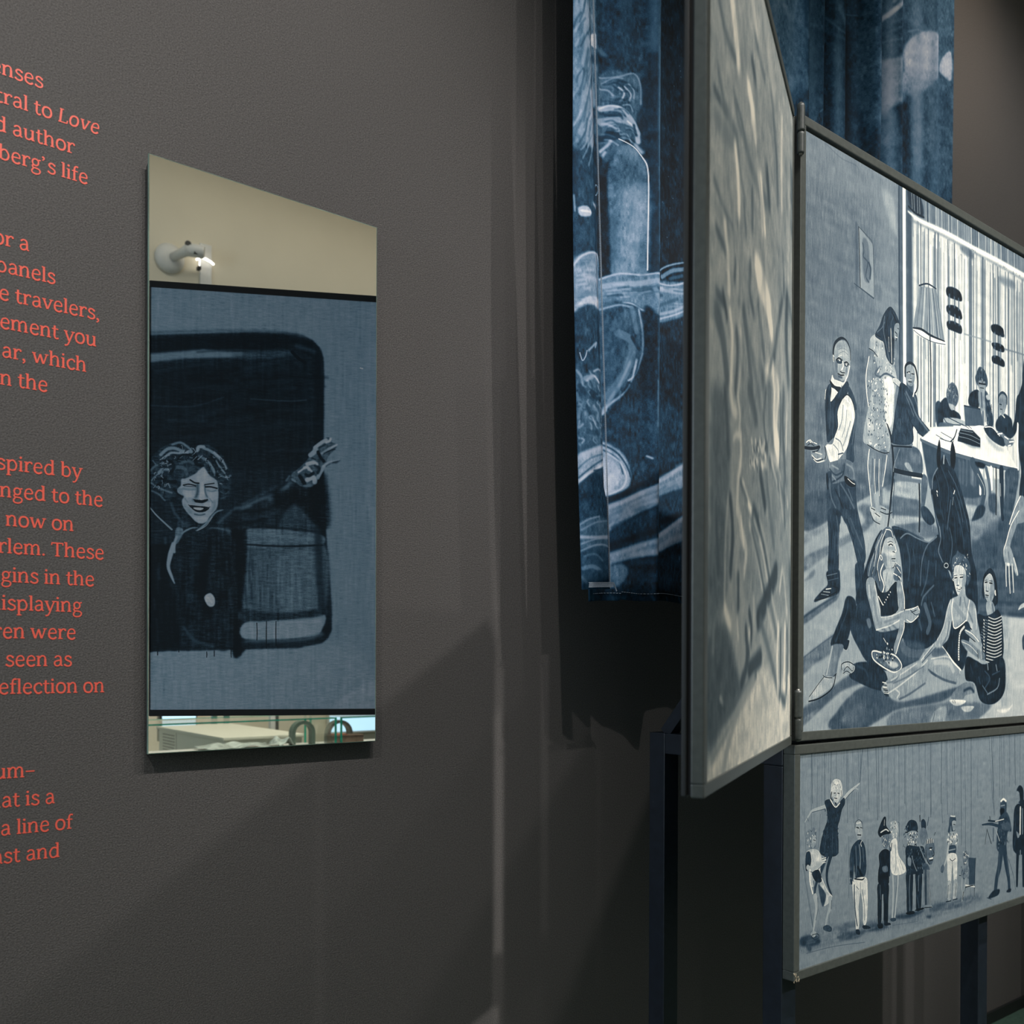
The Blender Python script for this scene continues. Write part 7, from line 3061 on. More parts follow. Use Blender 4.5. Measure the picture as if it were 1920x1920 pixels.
s5 80 13 111 1|1444 1024 1444 1070 1407 1083
s48 80 13 82 1|1400 1038 1364 1067 1338 1119
s55 80 13 37 1|1378 1052 1342 1096 1334 1141
s40 80 13 67 1|1429 1024 1400 1038 1378 1067
s62 80 13 52 1|1327 1050 1298 1094 1272 1124
s45 80 13 56 1|1305 1133 1272 1150 1239 1138
s60 80 13 26 1|1269 1135 1254 1165
s26 80 13 49 1|1309 1178 1283 1208 1254 1214
s40 80 13 22 1|1301 1239 1272 1253 1250 1237
s40 80 13 19 1|1298 1284 1268 1272
s6 80 13 48 1|1371 1021 1342 1035 1320 1080
s50 80 13 18 1|1610 1197 1595 1219
s50 80 13 26 1|1700 1061 1682 1087
s4 80 13 110 1|1646 1172 1603 1189 1567 1188
s6 80 13 55 1|1681 1214 1638 1190
s5 80 13 92 1|1574 1233 1552 1255 1530 1269
s4 75 5 16 1|1626 1169 1617 1167 1626 1181
s62 75 5 24 1|1669 1217 1660 1223 1666 1235
s10 75 5 17 1|1260 1109 1261 1103 1245 1122
s70 75 5 19 1|1612 1110 1603 1120 1606 1129
s6 75 5 13 1|1672 1142 1673 1137 1687 1156
s4 75 5 18 1|1472 959 1483 956 1479 969
s70 75 5 24 1|1536 1002 1544 1007 1546 1012
s62 75 5 24 1|1619 1058 1610 1068 1620 1065
s10 75 5 24 1|1393 1051 1397 1060 1378 1054
s62 75 5 25 1|1417 1027 1409 1020 1432 1045
s70 75 5 12 1|1628 1079 1619 1077 1611 1097
s10 75 5 15 1|1634 1110 1629 1106 1645 1119
s6 75 5 21 1|1656 1065 1655 1060 1655 1087
s50 75 5 24 1|1642 1069 1651 1080 1645 1083
s6 75 5 15 1|1643 1242 1642 1242 1641 1249
s70 75 5 24 1|1635 1071 1642 1081 1617 1075
s62 75 5 16 1|1449 1034 1440 1027 1465 1053
s10 75 5 25 1|1505 1033 1510 1041 1500 1055
s62 75 5 23 1|1682 1134 1689 1138 1691 1146
s4 75 5 14 1|1342 1079 1342 1076 1339 1093
s50 75 5 18 1|1547 977 1551 981 1543 996
s10 75 5 15 1|1660 1072 1669 1082 1657 1086
s62 75 5 22 1|1644 1154 1653 1153 1639 1167
s10 75 5 23 1|1503 984 1503 984 1512 998
s4 75 5 13 1|1357 1085 1359 1084 1367 1107
s4 75 5 15 1|1330 1045 1338 1052 1329 1067
s10 75 5 20 1|1564 1033 1566 1027 1581 1057
s62 75 5 16 1|1598 1080 1591 1080 1613 1089
s62 75 5 20 1|1294 1188 1304 1189 1288 1193
s6 75 5 17 1|1264 1140 1255 1135 1251 1161
s6 75 5 17 1|1347 1076 1350 1072 1345 1083
s70 75 5 14 1|1427 978 1428 980 1423 985
s6 75 5 22 1|1559 1051 1555 1050 1567 1055
s10 75 5 25 1|1492 989 1489 986 1506 995
s70 75 5 18 1|1607 1018 1602 1027 1624 1029
s50 75 5 15 1|1314 1108 1320 1118 1308 1118
s50 75 5 21 1|1619 1209 1617 1202 1626 1221
s62 75 5 19 1|1488 991 1492 992 1493 1011
s50 75 5 14 1|1526 1030 1526 1029 1541 1041
s62 75 5 21 1|1609 1205 1606 1208 1598 1226
s62 75 5 14 1|1682 1212 1681 1211 1696 1231
s62 75 5 15 1|1421 1034 1423 1034 1437 1046
s10 75 5 15 1|1379 1044 1369 1040 1369 1054
s50 75 5 16 1|1644 1185 1646 1181 1641 1202
s70 75 5 19 1|1262 1141 1271 1151 1247 1150
s62 75 5 19 1|1439 999 1443 996 1457 1010
s62 75 5 11 1|1650 1077 1657 1078 1646 1098
s4 75 5 15 1|1377 1046 1386 1039 1375 1061
s50 75 5 15 1|1279 1079 1281 1089 1296 1086
s6 75 5 15 1|1504 998 1514 1003 1512 1007
s50 75 5 12 1|1638 1244 1640 1241 1638 1260
s4 75 5 16 1|1280 1074 1276 1082 1289 1080
s50 75 5 21 1|1344 1021 1340 1031 1332 1027
s10 75 5 15 1|1333 1084 1335 1083 1327 1097
s4 75 5 24 1|1591 1065 1591 1060 1607 1071
s70 75 5 24 1|1641 1040 1641 1045 1658 1056
s62 75 5 16 1|1630 1205 1630 1213 1634 1223
s70 75 5 21 1|1391 1040 1383 1036 1388 1046
s62 75 5 14 1|1681 1169 1686 1164 1691 1184
s10 75 5 15 1|1616 1135 1614 1145 1599 1141
s4 75 5 24 1|1654 1083 1656 1088 1667 1090
s50 75 5 24 1|1643 1126 1642 1133 1647 1147
s10 75 5 20 1|1621 1141 1623 1150 1616 1149
s6 75 5 18 1|1298 1032 1300 1038 1296 1051
s4 75 5 15 1|1304 1091 1296 1100 1307 1098
s50 75 5 15 1|1454 1012 1456 1011 1469 1020
s70 75 5 13 1|1614 1201 1606 1199 1630 1209
s50 75 5 12 1|1285 1047 1288 1040 1291 1061
s70 75 5 20 1|1463 982 1460 979 1447 1001
s50 75 5 16 1|1266 1097 1265 1102 1274 1102
s6 75 5 23 1|1488 1032 1494 1043 1505 1046
s4 75 5 25 1|1353 1046 1346 1054 1343 1068
s6 75 5 14 1|1519 972 1521 982 1514 976
s62 75 5 16 1|1570 1030 1566 1038 1575 1046
s4 75 5 22 1|1666 1208 1664 1205 1676 1215
s70 75 5 11 1|1466 980 1473 975 1479 991
s4 75 5 24 1|1550 1047 1559 1058 1537 1065
s6 75 5 18 1|1629 1039 1638 1050 1632 1061
s6 75 5 23 1|1297 1046 1290 1039 1301 1067
s50 75 5 20 1|1482 1032 1477 1036 1467 1036
s10 75 5 22 1|1268 1121 1266 1123 1266 1127
s50 75 5 12 1|1538 991 1539 991 1547 1007
s62 75 5 13 1|1295 1147 1296 1145 1312 1152
s70 75 5 12 1|1533 964 1528 962 1524 986
b66 100 9 0 3|1531 1171 1502 1163 1444 1130 1404 1091 1389 1105 1364 1142 1323 1171 1314 1216 1313 1285 1323 1346 1363 1396 1385 1431 1421 1440 1454 1425 1501 1374 1523 1333 1527 1299 1516 1273 1552 1255 1552 1229 1534 1209
b80 80 26 0 5|1444 1138 1404 1098 1364 1150 1356 1172 1429 1190
b50 90 15 0 5|1552 1229 1523 1231 1516 1269 1541 1262
b82 90 22 0 5|1523 1243 1451 1240 1458 1278 1501 1287
b76 80 26 0 5|1378 1241 1320 1239 1323 1285 1356 1294
b86 90 15 0 5|1418 1194 1400 1193 1393 1276 1400 1291 1425 1288
s22 85 17 85 1|1436 1202 1436 1251 1447 1282
s28 85 13 45 1|1393 1204 1389 1249 1378 1276
s8 100 7 48 1|1480 1173 1454 1189 1429 1192
s12 100 7 37 1|1393 1200 1364 1194 1338 1189
s4 100 6 41 1|1520 1207 1487 1200 1447 1208
s12 100 6 19 1|1516 1212 1480 1213 1444 1215
s3 100 6 48 1|1389 1213 1356 1212 1320 1220
s42 70 11 55 1|1523 1228 1487 1234 1447 1229
s36 70 11 48 1|1378 1234 1349 1240 1327 1232
s85 70 9 30 1|1523 1186 1494 1177
b6 100 7 0 5|1469 1290 1443 1293 1407 1295 1378 1287 1374 1300 1407 1314 1443 1312 1469 1305
s75 80 9 37 1|1418 1281 1396 1282 1385 1287
s50 70 9 37 1|1447 1283 1436 1289
b66 80 11 0 5|1494 1287 1465 1290 1443 1319 1407 1320 1371 1294 1352 1301 1363 1332 1414 1326 1465 1331 1494 1325
b85 80 15 0 5|1400 1322 1363 1305 1356 1328 1381 1336
b6 100 6 0 5|1487 1330 1436 1332 1367 1340 1392 1367 1429 1372 1458 1358
b80 100 6 0 5|1461 1344 1429 1342 1400 1346 1418 1358 1447 1355
b60 100 9 0 5|1465 1369 1429 1377 1392 1367 1407 1386 1436 1387
s5 100 4 17 1|1490 1326 1454 1361 1425 1370 1389 1361 1363 1336
s14 80 11 37 1|1454 1384 1421 1390 1392 1382
b50 70 22 0 5|1516 1318 1487 1343 1465 1380 1487 1381 1512 1348
s42 60 19 45 1|1338 1293 1334 1331 1356 1370
b78 80 19 0 5|1450 1403 1392 1397 1378 1416 1414 1436 1443 1425
s35 60 11 37 1|1509 1291 1494 1313
s25 70 9 26 1|1363 1286 1345 1309
b10 100 15 0 5|1599 1294 1552 1293 1523 1344 1479 1396 1450 1429 1436 1444 1501 1457 1552 1451 1573 1384
s30 80 26 74 1|1592 1320 1573 1376 1545 1413 1523 1450
b22 80 22 0 5|1552 1428 1501 1434 1465 1448 1501 1465 1552 1466
s55 90 9 37,63,56,48,19 1|1443 1486 1407 1462 1370 1423 1327 1369 1283 1352
s78 80 4 15 1|1436 1485 1385 1454 1349 1400
s56 90 9 55,55,41,26 1|1544 1526 1516 1495 1472 1471 1436 1467
b42 90 15 0 5|1563 1474 1523 1477 1530 1526 1552 1564 1566 1564
s62 90 15 74 1|1559 1527 1573 1572 1573 1621
s30 60 18 74 1|1627 1536 1624 1566
s62 100 16 129,145,96,80,24 1|1577 1572 1596 1638 1608 1711 1589 1770 1571 1815
b13 100 33 0 4|1327 1450 1279 1366 1167 1296 1022 1224 892 1136 826 1083 727 1130 744 1198 826 1268 924 1338 1005 1441 1215 1470
s40 75 30 99 1|1183 1356 1087 1293 957 1239 875 1169
s36 75 29 82 1|1311 1433 1215 1347 1119 1321
s5 75 30 115 1|1215 1364 1022 1341 891 1253
s22 75 30 66 1|1119 1411 957 1356
s38 75 30 99 1|1006 1284 940 1238 892 1193
s30 75 30 83 1|892 1153 826 1117
s5 75 29 98 1|1279 1449 1021 1408
s50 75 30 25 1|1167 1313 957 1195
b30 100 12 0 5|864 1108 827 1078 772 1019 726 932 656 877 623 880 619 904 586 917 600 946 642 995 646 1033 586 1012 567 1016 586 1036 623 1042 665 1072 697 1135 744 1189 799 1195 846 1164 873 1141
s78 88 12 103 1|726 942 689 912 656 891
s95 88 12 71 1|656 906 633 895 628 881
s85 88 12 61 1|642 948 614 932 590 919
s70 88 12 141 1|753 990 730 970 721 951
s62 88 12 71 1|684 978 656 958 632 943
s90 88 12 117 1|772 1048 735 1037 716 1046
s95 88 12 84 1|790 1072 772 1067 762 1080
s92 88 12 47 1|827 1102 795 1077
s85 88 12 61 1|762 1076 744 1094
s85 88 12 141 1|772 1147 734 1131 725 1160
s66 88 12 108 1|707 1130 688 1092 670 1063
s74 88 12 71,57,42,19 1|674 1058 642 1033 609 1022 572 1011
s10 88 12 19 1|614 1030 581 1024
s5 88 12 94 1|707 969 688 1006 670 1025
s12 88 12 42 1|698 941 661 920
s8 88 12 94 1|781 1114 762 1123 735 1103
s14 88 12 85 1|725 1055 697 1073 707 1102
s8 88 12 33 1|670 977 632 957 600 946
s6 88 12 117 1|818 1125 790 1171
s50 88 12 61 1|864 1150 846 1159
s35 88 12 56 1|882 1127 901 1156
s42 88 12 70 1|790 1186 744 1184
s8 88 12 38 1|744 1009 721 1017
b4 85 67 0 5|989 1223 793 1223 694 1146 655 1111 634 1431 727 1416 826 1292 924 1338
b62 90 20 0 5|558 2530 357 2412 343 2599 608 2605
s100 100 0 42 1|443 424 429 427
''',
 'CU': '''
p27 100 15 0 2|32 1095 220 995 222 1725 195 1990 228 2471 234 2963 247 3307 271 4696 104 4703 43 3417
b46 95 50 0 5|40 1651 193 1582 195 2031 180 2323 147 2498 44 2556
s60 75 30 248 1|78 1795 112 1942 102 2124
s58 75 29 245 1|69 2185 103 2286 82 2455
s66 75 30 179 1|146 2205 169 2327 147 2498
s42 75 30 171 1|155 1843 167 2001
s22 75 30 69 1|123 2043 91 2177 70 2282
s20 75 30 49 1|146 2172 114 2298 92 2403
s20 75 30 60 1|179 2095 146 2221
s34 75 30 89 1|90 1992 69 2121
s66 75 30 59 1|179 2242 125 2408 106 2511
s50 75 30 110 1|180 2437 198 2530
s40 75 30 118 1|104 2512 148 2546 192 2564
s20 75 29 166 1|71 2555 104 2593
s55 75 30 98 1|52 1855 63 1930
b20 85 59 0 5|39 2558 215 2557 230 2997 41 3063
s12 70 29 106 1|44 2564 51 2803
s80 80 10 29 1|45 2765 51 2843
b70 100 19 0 5|67 2823 116 2804 149 2823 133 2848 78 2860
s80 100 20 50,109,129 1|166 2773 205 2786 218 2803
s95 80 15 49 1|83 2834 138 2826
b52 100 24 0 5|42 3111 58 3063 117 3023 195 3007 237 3012 245 3125 246 3274 152 3308 48 3319
s75 100 10 44 1|47 3102 85 3052 161 3014 234 3006
s66 70 44 146 1|74 3168 151 3141 229 3138
s45 70 39 107 1|64 3235 151 3222 241 3184
b75 90 24 0 5|53 3294 151 3230 245 3233 246 3284 152 3312 53 3334
s18 80 29 146 1|54 3342 246 3295
b40 100 26 0 5|223 1650 301 1616 303 2071 301 2197 226 2142
b80 100 15 0 5|234 1876 285 1842 297 1883 291 1915 245 1912
s92 100 16 52,104,52 1|302 1844 325 1855 337 1879
s62 80 31 113 1|256 1768 284 1805
s16 80 41 205 1|240 1980 280 1981
s55 90 36 132 1|235 2057 269 2175 258 2246
s30 80 21 72 1|280 2055 299 2115
b19 100 25 0 5|230 2239 302 2246 305 2412 231 2437
b12 100 25 0 5|231 2437 305 2412 310 3276 247 3290 229 2800
s60 90 10 40 1|243 2581 260 2555
o55 80 8 30 1|289 2600 304 2620 289 2653 274 2637
b50 95 25 0 5|230 2841 273 2895 308 2968 308 3076 257 3122 242 3002
s85 90 8 25 1|239 2846 296 2946 310 3009
b17 100 43 0 5|299 1368 536 1255 540 1955 443 2009 309 2044
s40 70 26 104 1|308 1912 337 1933
b30 100 26 0 5|303 2063 443 2009 510 2018 519 2151 493 2246 512 2359 445 2339 305 2495
s60 85 13 37 1|309 2053 396 2040 479 2004 516 2050 519 2151
s66 85 13 41 1|315 2109 350 2112 373 2137
s60 85 13 31 1|326 2079 373 2049 420 2044
s82 85 13 47 1|396 2095 426 2117 409 2157
s78 85 13 42 1|426 2083 462 2112 456 2148
s72 85 13 32 1|444 2060 480 2089 480 2131
s14 85 13 53 1|396 2061 444 2060
s70 85 13 137 1|310 2210 385 2200 445 2220 493 2280 505 2344
s90 85 13 36 1|310 2210 362 2187 427 2201
s60 85 13 189 1|316 2275 397 2254 457 2258 499 2303
s90 85 13 42 1|445 2254 493 2280
s20 85 13 73 1|315 2233 374 2237 409 2233
s10 85 13 135 1|351 2329 386 2334
s14 85 13 155 1|305 2362 374 2346 398 2330
s72 85 13 72 1|317 2424 351 2388 363 2367
s70 85 13 72 1|311 2476 340 2425
s12 85 13 74 1|481 2267 493 2314
b40 100 21 0 5|341 2600 363 2476 410 2384 481 2369 528 2422 549 2518 552 2998 497 3029 361 3046 353 2763
b30 85 52 0 5|422 2456 494 2433 528 2490 519 2553 447 2609 376 2614 364 2542
b52 80 73 0 5|411 2628 543 2562 545 2793 449 3024 413 3033 424 2827
s86 100 8 26 1|398 2355 481 2377 530 2429 549 2518 548 2792 546 2999
s75 80 21 96 1|493 2365 524 2397
s30 70 41 133 1|377 2757 378 3008
s56 60 53 126 1|483 2641 485 2981
b8 100 20 0 5|305 2495 340 2483 353 2680 361 3046 311 3059
s40 60 55 219 1|566 1241 572 1667 564 1869
s28 90 22 130 1|601 1871 604 2431 620 2980
s50 60 44 165 1|577 1537 611 1573
b7 100 45 0 5|616 1217 946 1061 957 2858 645 2974 615 2168
s34 70 50 89 1|613 1892 663 1812 726 1743
s30 70 50 50 1|601 1957 638 1865 688 1793
s24 70 50 223 1|662 1630 688 1689
s12 70 52 349 1|842 1501 909 1580
s12 70 52 348 1|869 1721 910 1812
s11 70 52 346 1|912 2062 913 2241
s60 60 0 17 1|772 2154 774 2156
s60 60 0 16 1|678 2704 679 2705
s60 60 0 16 1|637 2337 638 2338
s60 60 0 17 1|905 1793 906 1795
s60 60 0 17 1|802 2402 803 2404
s60 60 0 16 1|646 2205 647 2206
s60 60 0 17 1|846 2212 848 2214
s60 60 0 17 1|851 1896 853 1897
s60 60 0 17 1|703 1903 704 1905
s60 60 0 17 1|789 2732 790 2734
s60 60 0 17 1|814 2566 815 2568
s60 60 0 17 1|751 2555 752 2557
s60 60 0 17 1|663 2107 665 2108
s60 60 0 17 1|839 2507 841 2508
s60 60 0 17 1|758 1858 759 1859
s60 60 0 17 1|712 2004 713 2005
s60 60 0 17 1|720 2631 721 2633
s60 60 0 16 1|696 2719 697 2721
s60 60 0 17 1|899 1768 900 1769
s60 60 0 17 1|747 2288 749 2289
s60 60 0 16 1|641 2254 642 2255
s60 60 0 17 1|907 1826 909 1827
b42 100 22 0 5|311 3067 546 3021 958 2930 1026 2913 1027 3077 879 3165 596 3233 547 3205 450 3176 312 3234
s74 85 16 43 1|311 3072 402 3036 546 3021 670 3002 811 2985 958 2930
s60 85 16 139 1|332 3104 497 3071 696 3031 931 2991
s26 85 16 85 1|355 3157 546 3102 747 3054
s86 85 16 31 1|321 3219 402 3187 474 3179 547 3214 578 3237
s30 85 16 88 1|608 3165 696 3127 878 3040
s62 85 17 78 1|671 3177 825 3123 945 3060
s70 85 17 45 1|697 3197 839 3138 945 3087
s72 85 17 39 1|676 2983 746 2913 850 2859 943 2826
s52 85 17 112 1|746 2957 837 2898 957 2858
s30 85 17 90 1|811 2949 917 2905
s52 85 16 107 1|571 3079 621 3205
b20 100 30 0 5|48 3336 244 3291 251 3525 258 3746 58 3779
s60 90 7 30 1|82 3516 96 3551 113 3527 120 3500
s62 90 10 50 1|129 3498 163 3466 189 3445 177 3471
b6 90 15 0 5|101 3571 121 3567 121 3609 96 3605
b30 90 40 0 5|57 3596 96 3572 121 3609 164 3576 222 3564 259 3583 267 3744 273 3915 166 3939 70 3953 57 3746
s60 75 17 69 1|68 3602 91 3631 96 3672
s72 75 18 46 1|164 3592 210 3571 251 3585
s85 75 18 60 1|121 3643 164 3614 210 3635
s55 75 17 130 1|113 3636 153 3620
s60 75 18 46 1|199 3654 217 3676
s16 75 17 129 1|85 3674 108 3704
s14 75 18 181 1|142 3698 211 3720
s46 75 17 79 1|68 3711 86 3758 80 3826
s52 75 18 80 1|165 3761 200 3790 177 3844
s62 75 18 40 1|154 3814 188 3859 223 3854
s60 75 17 39 1|86 3841 80 3876 103 3856
s70 75 17 39 1|84 3925 109 3930 98 3949
s40 75 17 70 1|108 3804 165 3812
s40 75 18 91 1|211 3737 235 3801
s18 75 17 100 1|125 3768 142 3799
s22 75 18 130 1|120 3887 200 3891
s40 75 18 61 1|234 3613 248 3645
s40 75 18 46 1|188 3707 246 3688
b58 100 20 0 5|70 4019 166 3964 276 3932 283 4017 167 4066 99 4125 74 4169
s66 80 20 90 1|70 4028 166 3973 273 3941
s20 90 10 35 1|82 4118 166 4049 277 3992
s80 90 15 70 1|78 4148 144 4085 277 4017
s30 80 10 30 1|76 4077 143 4018 247 3979
s15 80 15 40 1|167 4074 271 4053
b20 100 30 0 5|76 4173 121 4122 283 4060 290 4291 83 4344
b34 100 30 0 5|86 4352 122 4311 202 4295 296 4316 303 4445 203 4436 95 4469
s62 85 12 35 1|91 4344 134 4314 191 4296
s55 85 12 35 1|100 4368 168 4328 249 4312
s66 85 13 80 1|100 4401 168 4400 285 4386
s60 85 13 40 1|100 4435 191 4402 297 4394
s62 85 13 40 1|100 4469 168 4438 238 4433 297 4454
s30 85 13 60 1|112 4501 192 4453 273 4464
s60 85 12 45 1|117 4493 169 4481 215 4511
s70 85 12 100 1|112 4552 157 4541 204 4563
s62 85 12 69 1|107 4594 126 4618
s26 85 13 121 1|169 4574 239 4561
s50 85 13 46 1|262 4611 310 4587
b22 50 50 0 5|95 4477 303 4462 322 4669 107 4678
b7 100 15 0 5|258 3301 315 3288 317 3702 334 4651 316 4651 283 3965
s30 70 26 82 1|287 3707 305 3807
s34 80 21 52 1|297 3946 313 4047
b26 100 32 0 5|314 3228 472 3191 522 3215 530 3426 474 3543 401 3652 320 3770
s62 80 16 53 1|317 3223 398 3195 472 3196
s86 80 16 27 1|510 3200 529 3311 530 3426
s42 80 16 129 1|472 3200 498 3318
s78 80 16 43 1|530 3426 499 3529 450 3574
s42 80 16 212 1|399 3339 473 3376 449 3503 353 3661
s55 80 16 74 1|486 3426 401 3600 329 3734
s72 80 16 63 1|499 3459 456 3607 365 3693 323 3752
s5 80 16 53 1|450 3582 475 3587
s40 80 16 47 1|407 3634 401 3687
s34 80 16 73 1|339 3352 363 3381
s8 80 16 97 1|473 3349 511 3403
s80 80 16 52 1|329 3751 341 3732
b10 100 33 0 5|535 3185 599 3233 690 3222 939 3120 1031 3099 1036 3862 655 4076 477 4097 452 4012 366 3936 320 3891 323 3787 450 3609 530 3435
b19 85 98 0 6|329 3786 525 3631 575 3622 922 3635 1006 3678 993 3821 655 4004 477 4079 452 3995 378 3926 320 3891
s20 50 28 56 1|693 3708 745 3704
s16 50 29 73 1|880 3682 957 3669
s20 50 27 43 1|454 3732 479 3731
s20 50 28 84 1|702 3950 719 3948
s16 50 28 99 1|781 3827 797 3829
s12 50 27 88 1|478 3882 493 3878
s20 50 26 94 1|405 3968 439 3960
s16 50 28 41 1|679 3681 745 3668
s26 50 27 39 1|468 3787 532 3775
s16 50 29 58 1|810 3661 877 3654
s12 50 29 100 1|807 3821 825 3820
s26 50 27 44 1|574 3800 643 3788
s20 50 29 53 1|848 3724 865 3727
s16 50 27 45 1|435 3750 456 3742
s20 50 27 64 1|568 3869 643 3856
s12 50 27 37 1|502 3977 562 3967
s20 50 28 77 1|605 3890 668 3880
s12 50 27 50 1|500 3874 551 3865
s20 50 27 87 1|415 3943 478 3931
s12 50 27 43 1|458 3846 507 3839
s12 50 28 72 1|624 3957 672 3955
s12 50 28 92 1|687 3801 720 3796
s20 50 28 40 1|680 3952 698 3947
s12 50 28 80 1|758 3795 804 3790
s16 50 26 86 1|358 3797 398 3789
s16 50 26 68 1|362 3894 412 3889
s12 50 26 54 1|387 3734 445 3720
s26 50 27 39 1|617 3840 631 3841
s16 50 27 97 1|527 3833 568 3823
s20 50 29 48 1|841 3680 879 3671
s12 50 27 56 1|468 3742 488 3743
s12 50 29 50 1|784 3795 832 3786
s12 50 27 94 1|489 3854 514 3849
s26 50 28 74 1|646 3801 718 3790
s20 50 27 95 1|468 3727 497 3720
s26 50 29 101 1|813 3918 890 3912
s16 50 26 67 1|395 3812 422 3808
s26 50 29 67 1|874 3908 917 3897
s16 50 28 38 1|702 3837 745 3827
s26 50 26 73 1|394 3812 407 3807
s16 50 26 45 1|420 3894 453 3889
s16 50 28 48 1|660 3776 674 3774
s16 50 29 83 1|776 3883 843 3874
s26 50 27 35 1|506 3856 523 3848
s16 50 27 73 1|426 3764 444 3764
s26 50 27 56 1|572 3947 617 3937
s20 50 27 69 1|497 3797 533 3788
s16 50 26 88 1|347 3921 361 3919
s20 50 29 46 1|792 3737 815 3733
s26 50 27 91 1|426 3908 484 3895
s38 75 33 110 1|605 3250 603 3563 613 3920
s42 70 16 44 1|594 3565 592 3797
s70 90 11 49 1|546 3951 567 3962
s34 70 22 86 1|527 3985 527 4020
b60 100 21 0 5|318 3900 366 3910 440 3970 467 4063 440 4128 367 4166 331 4170 321 4046
s15 100 11 37 1|320 3904 378 3935 440 4005 465 4063
s12 90 10 31 1|330 3933 391 3976 422 4051
s80 90 10 37 1|348 3947 409 4000 440 4066 416 4122 343 4165
b72 80 31 0 5|324 3977 379 3995 403 4071 367 4136 329 4149
s6 90 21 116 1|331 4183 404 4158 527 4091
b48 100 28 0 5|332 4227 428 4182 578 4103 787 4006 937 3922 1036 3862 1037 4013 815 4094 656 4157 528 4233 429 4295 332 4356
s72 75 33 122 1|332 4231 478 4163 655 4076 869 3968 1007 3884
s62 75 34 135 1|478 4203 656 4121 869 4033 1008 3978
s55 75 32 127 1|344 4286 453 4232 579 4174
s70 75 31 73 1|332 4339 368 4310
s20 75 34 148 1|656 4166 815 4113 1008 4035
s18 75 32 160 1|380 4326 478 4282 605 4252
o32 80 13 37 1|429 4317 460 4301 481 4317 460 4337
b16 100 33 0 5|478 4282 656 4184 1009 4072 1038 4201 789 4290 631 4349 381 4422 333 4426 356 4346
s6 90 39 165 1|357 4415 554 4346 735 4258 981 4188
b48 100 28 0 5|339 4477 479 4423 657 4355 870 4245 1038 4182 1039 4315 871 4366 658 4446 480 4476 345 4529
s66 75 33 123 1|345 4468 529 4402 736 4331 925 4222 1024 4184
s60 75 34 135 1|479 4458 657 4419 857 4339 1010 4289
s64 75 32 74 1|381 4500 530 4464
b11 100 39 0 5|345 4537 480 4476 658 4455 871 4375 1039 4324 1041 4702 334 4729
b40 100 26 0 5|345 4537 406 4507 455 4539 418 4603 352 4632
s20 70 32 129 1|480 4502 580 4487
s55 45 33 98 1|606 4100 616 4458 620 4682
s20 60 27 76 1|530 4588 607 4584
s26 80 26 115 1|352 4685 431 4681
s13 80 22 112 1|556 4680 738 4677 984 4667
s30 60 16 52 1|370 4679 382 4705
s30 60 16 54 1|569 4671 582 4697
s30 60 17 55 1|659 4667 672 4693
s30 60 17 57 1|791 4661 805 4688
s30 60 17 58 1|900 4656 914 4683
b34 100 43 0 5|1474 962 1875 779 1882 1576 1479 1726
s52 80 65 185 1|1650 1132 1714 1182 1741 1266
s50 70 33 77 1|1754 1229 1779 1092 1791 976
s22 90 28 200 1|1843 953 1839 1194 1861 1504
b22 100 46 0 5|1879 777 2157 650 2181 1879 1887 1735
s56 85 45 170,193,136,45 1|1978 926 1951 1034 1912 1163 1892 1251
s50 70 28 79 1|1924 1045 1896 1202
s26 60 115 287 1|2034 1031 2036 1356 2038 1599
s30 60 56 145 1|1899 1249 1909 1646
b12 100 49 0 5|2143 656 2663 418 2692 1798 2168 1966
s20 80 41 117 1|2158 814 2169 1304 2165 1677
s42 70 24 54 1|2202 977 2260 1035 2363 1077 2454 1109
s50 60 49 122 1|2274 896 2318 978 2407 975 2453 1041
s34 60 42 84 1|2188 1007 2232 1080 2334 1097
s38 55 107 298 1|2261 1143 2278 1429 2295 1674
s28 60 60 144 1|2334 1106 2338 1575
s44 60 19 38 1|2420 749 2496 801 2573 803
s30 60 49 123 1|2391 846 2452 939
s50 80 15 49 1|2387 1236 2455 1223
s6 70 86 370 1|2481 842 2489 1692
s24 70 51 165 1|2603 661 2658 732 2628 866 2627 1645
s50 70 26 58 1|2603 704 2650 736
s62 80 12 40 1|2067 1638 2094 1616 2130 1632 2144 1656
s30 60 43 159 1|2428 1636 2473 1616 2535 1660
s32 60 38 151 1|2642 1554 2643 1657
b27 100 56 0 5|2671 414 3477 45 3701 -58 3721 1661 2692 1798
b42 90 52 0 5|2678 637 2808 580 2826 766 2683 835
s78 80 19 58 1|2672 726 2723 708
s78 80 19 58 1|2704 765 2755 747
s78 80 20 59 1|2736 725 2787 707
s78 80 19 58 1|2689 806 2740 788
s78 80 20 59 1|2752 788 2804 770
s85 80 19 58 1|2683 817 2762 793
b18 90 78 0 5|2675 881 2811 834 2820 963 2677 1020
b52 95 93 0 5|2677 1037 2829 1004 3061 903 3198 794 3201 1086 3132 1166 2897 1314 2815 1230 2679 1228
s78 75 79 225 1|2903 1001 2904 1196 2898 1332
s66 60 91 259 1|2732 1024 2781 1084 2798 1183
s72 60 53 133 1|2894 987 2994 966
b24 95 68 0 5|2857 594 3159 409 3196 631 3163 790 2993 912 2877 949 2843 777
s88 75 27 134 1|2859 709 2924 646 2990 573
s97 75 27 107 1|2891 686 2940 630
s50 75 27 95 1|2956 587 3091 484
s42 75 27 48 1|2991 644 3126 533
s42 75 27 48 1|2941 718 3109 621
s40 75 27 40 1|2892 792 3059 715
s44 75 27 41 1|2990 608 3160 491
s44 75 27 53 1|2860 858 2992 832
s60 75 27 94 1|2923 592 2973 517
s30 75 28 69 1|3076 753 3162 681
s10 85 33 131 1|2828 572 2831 870 2833 1400 2818 1537
s12 60 52 169 1|2811 1231 2818 1581
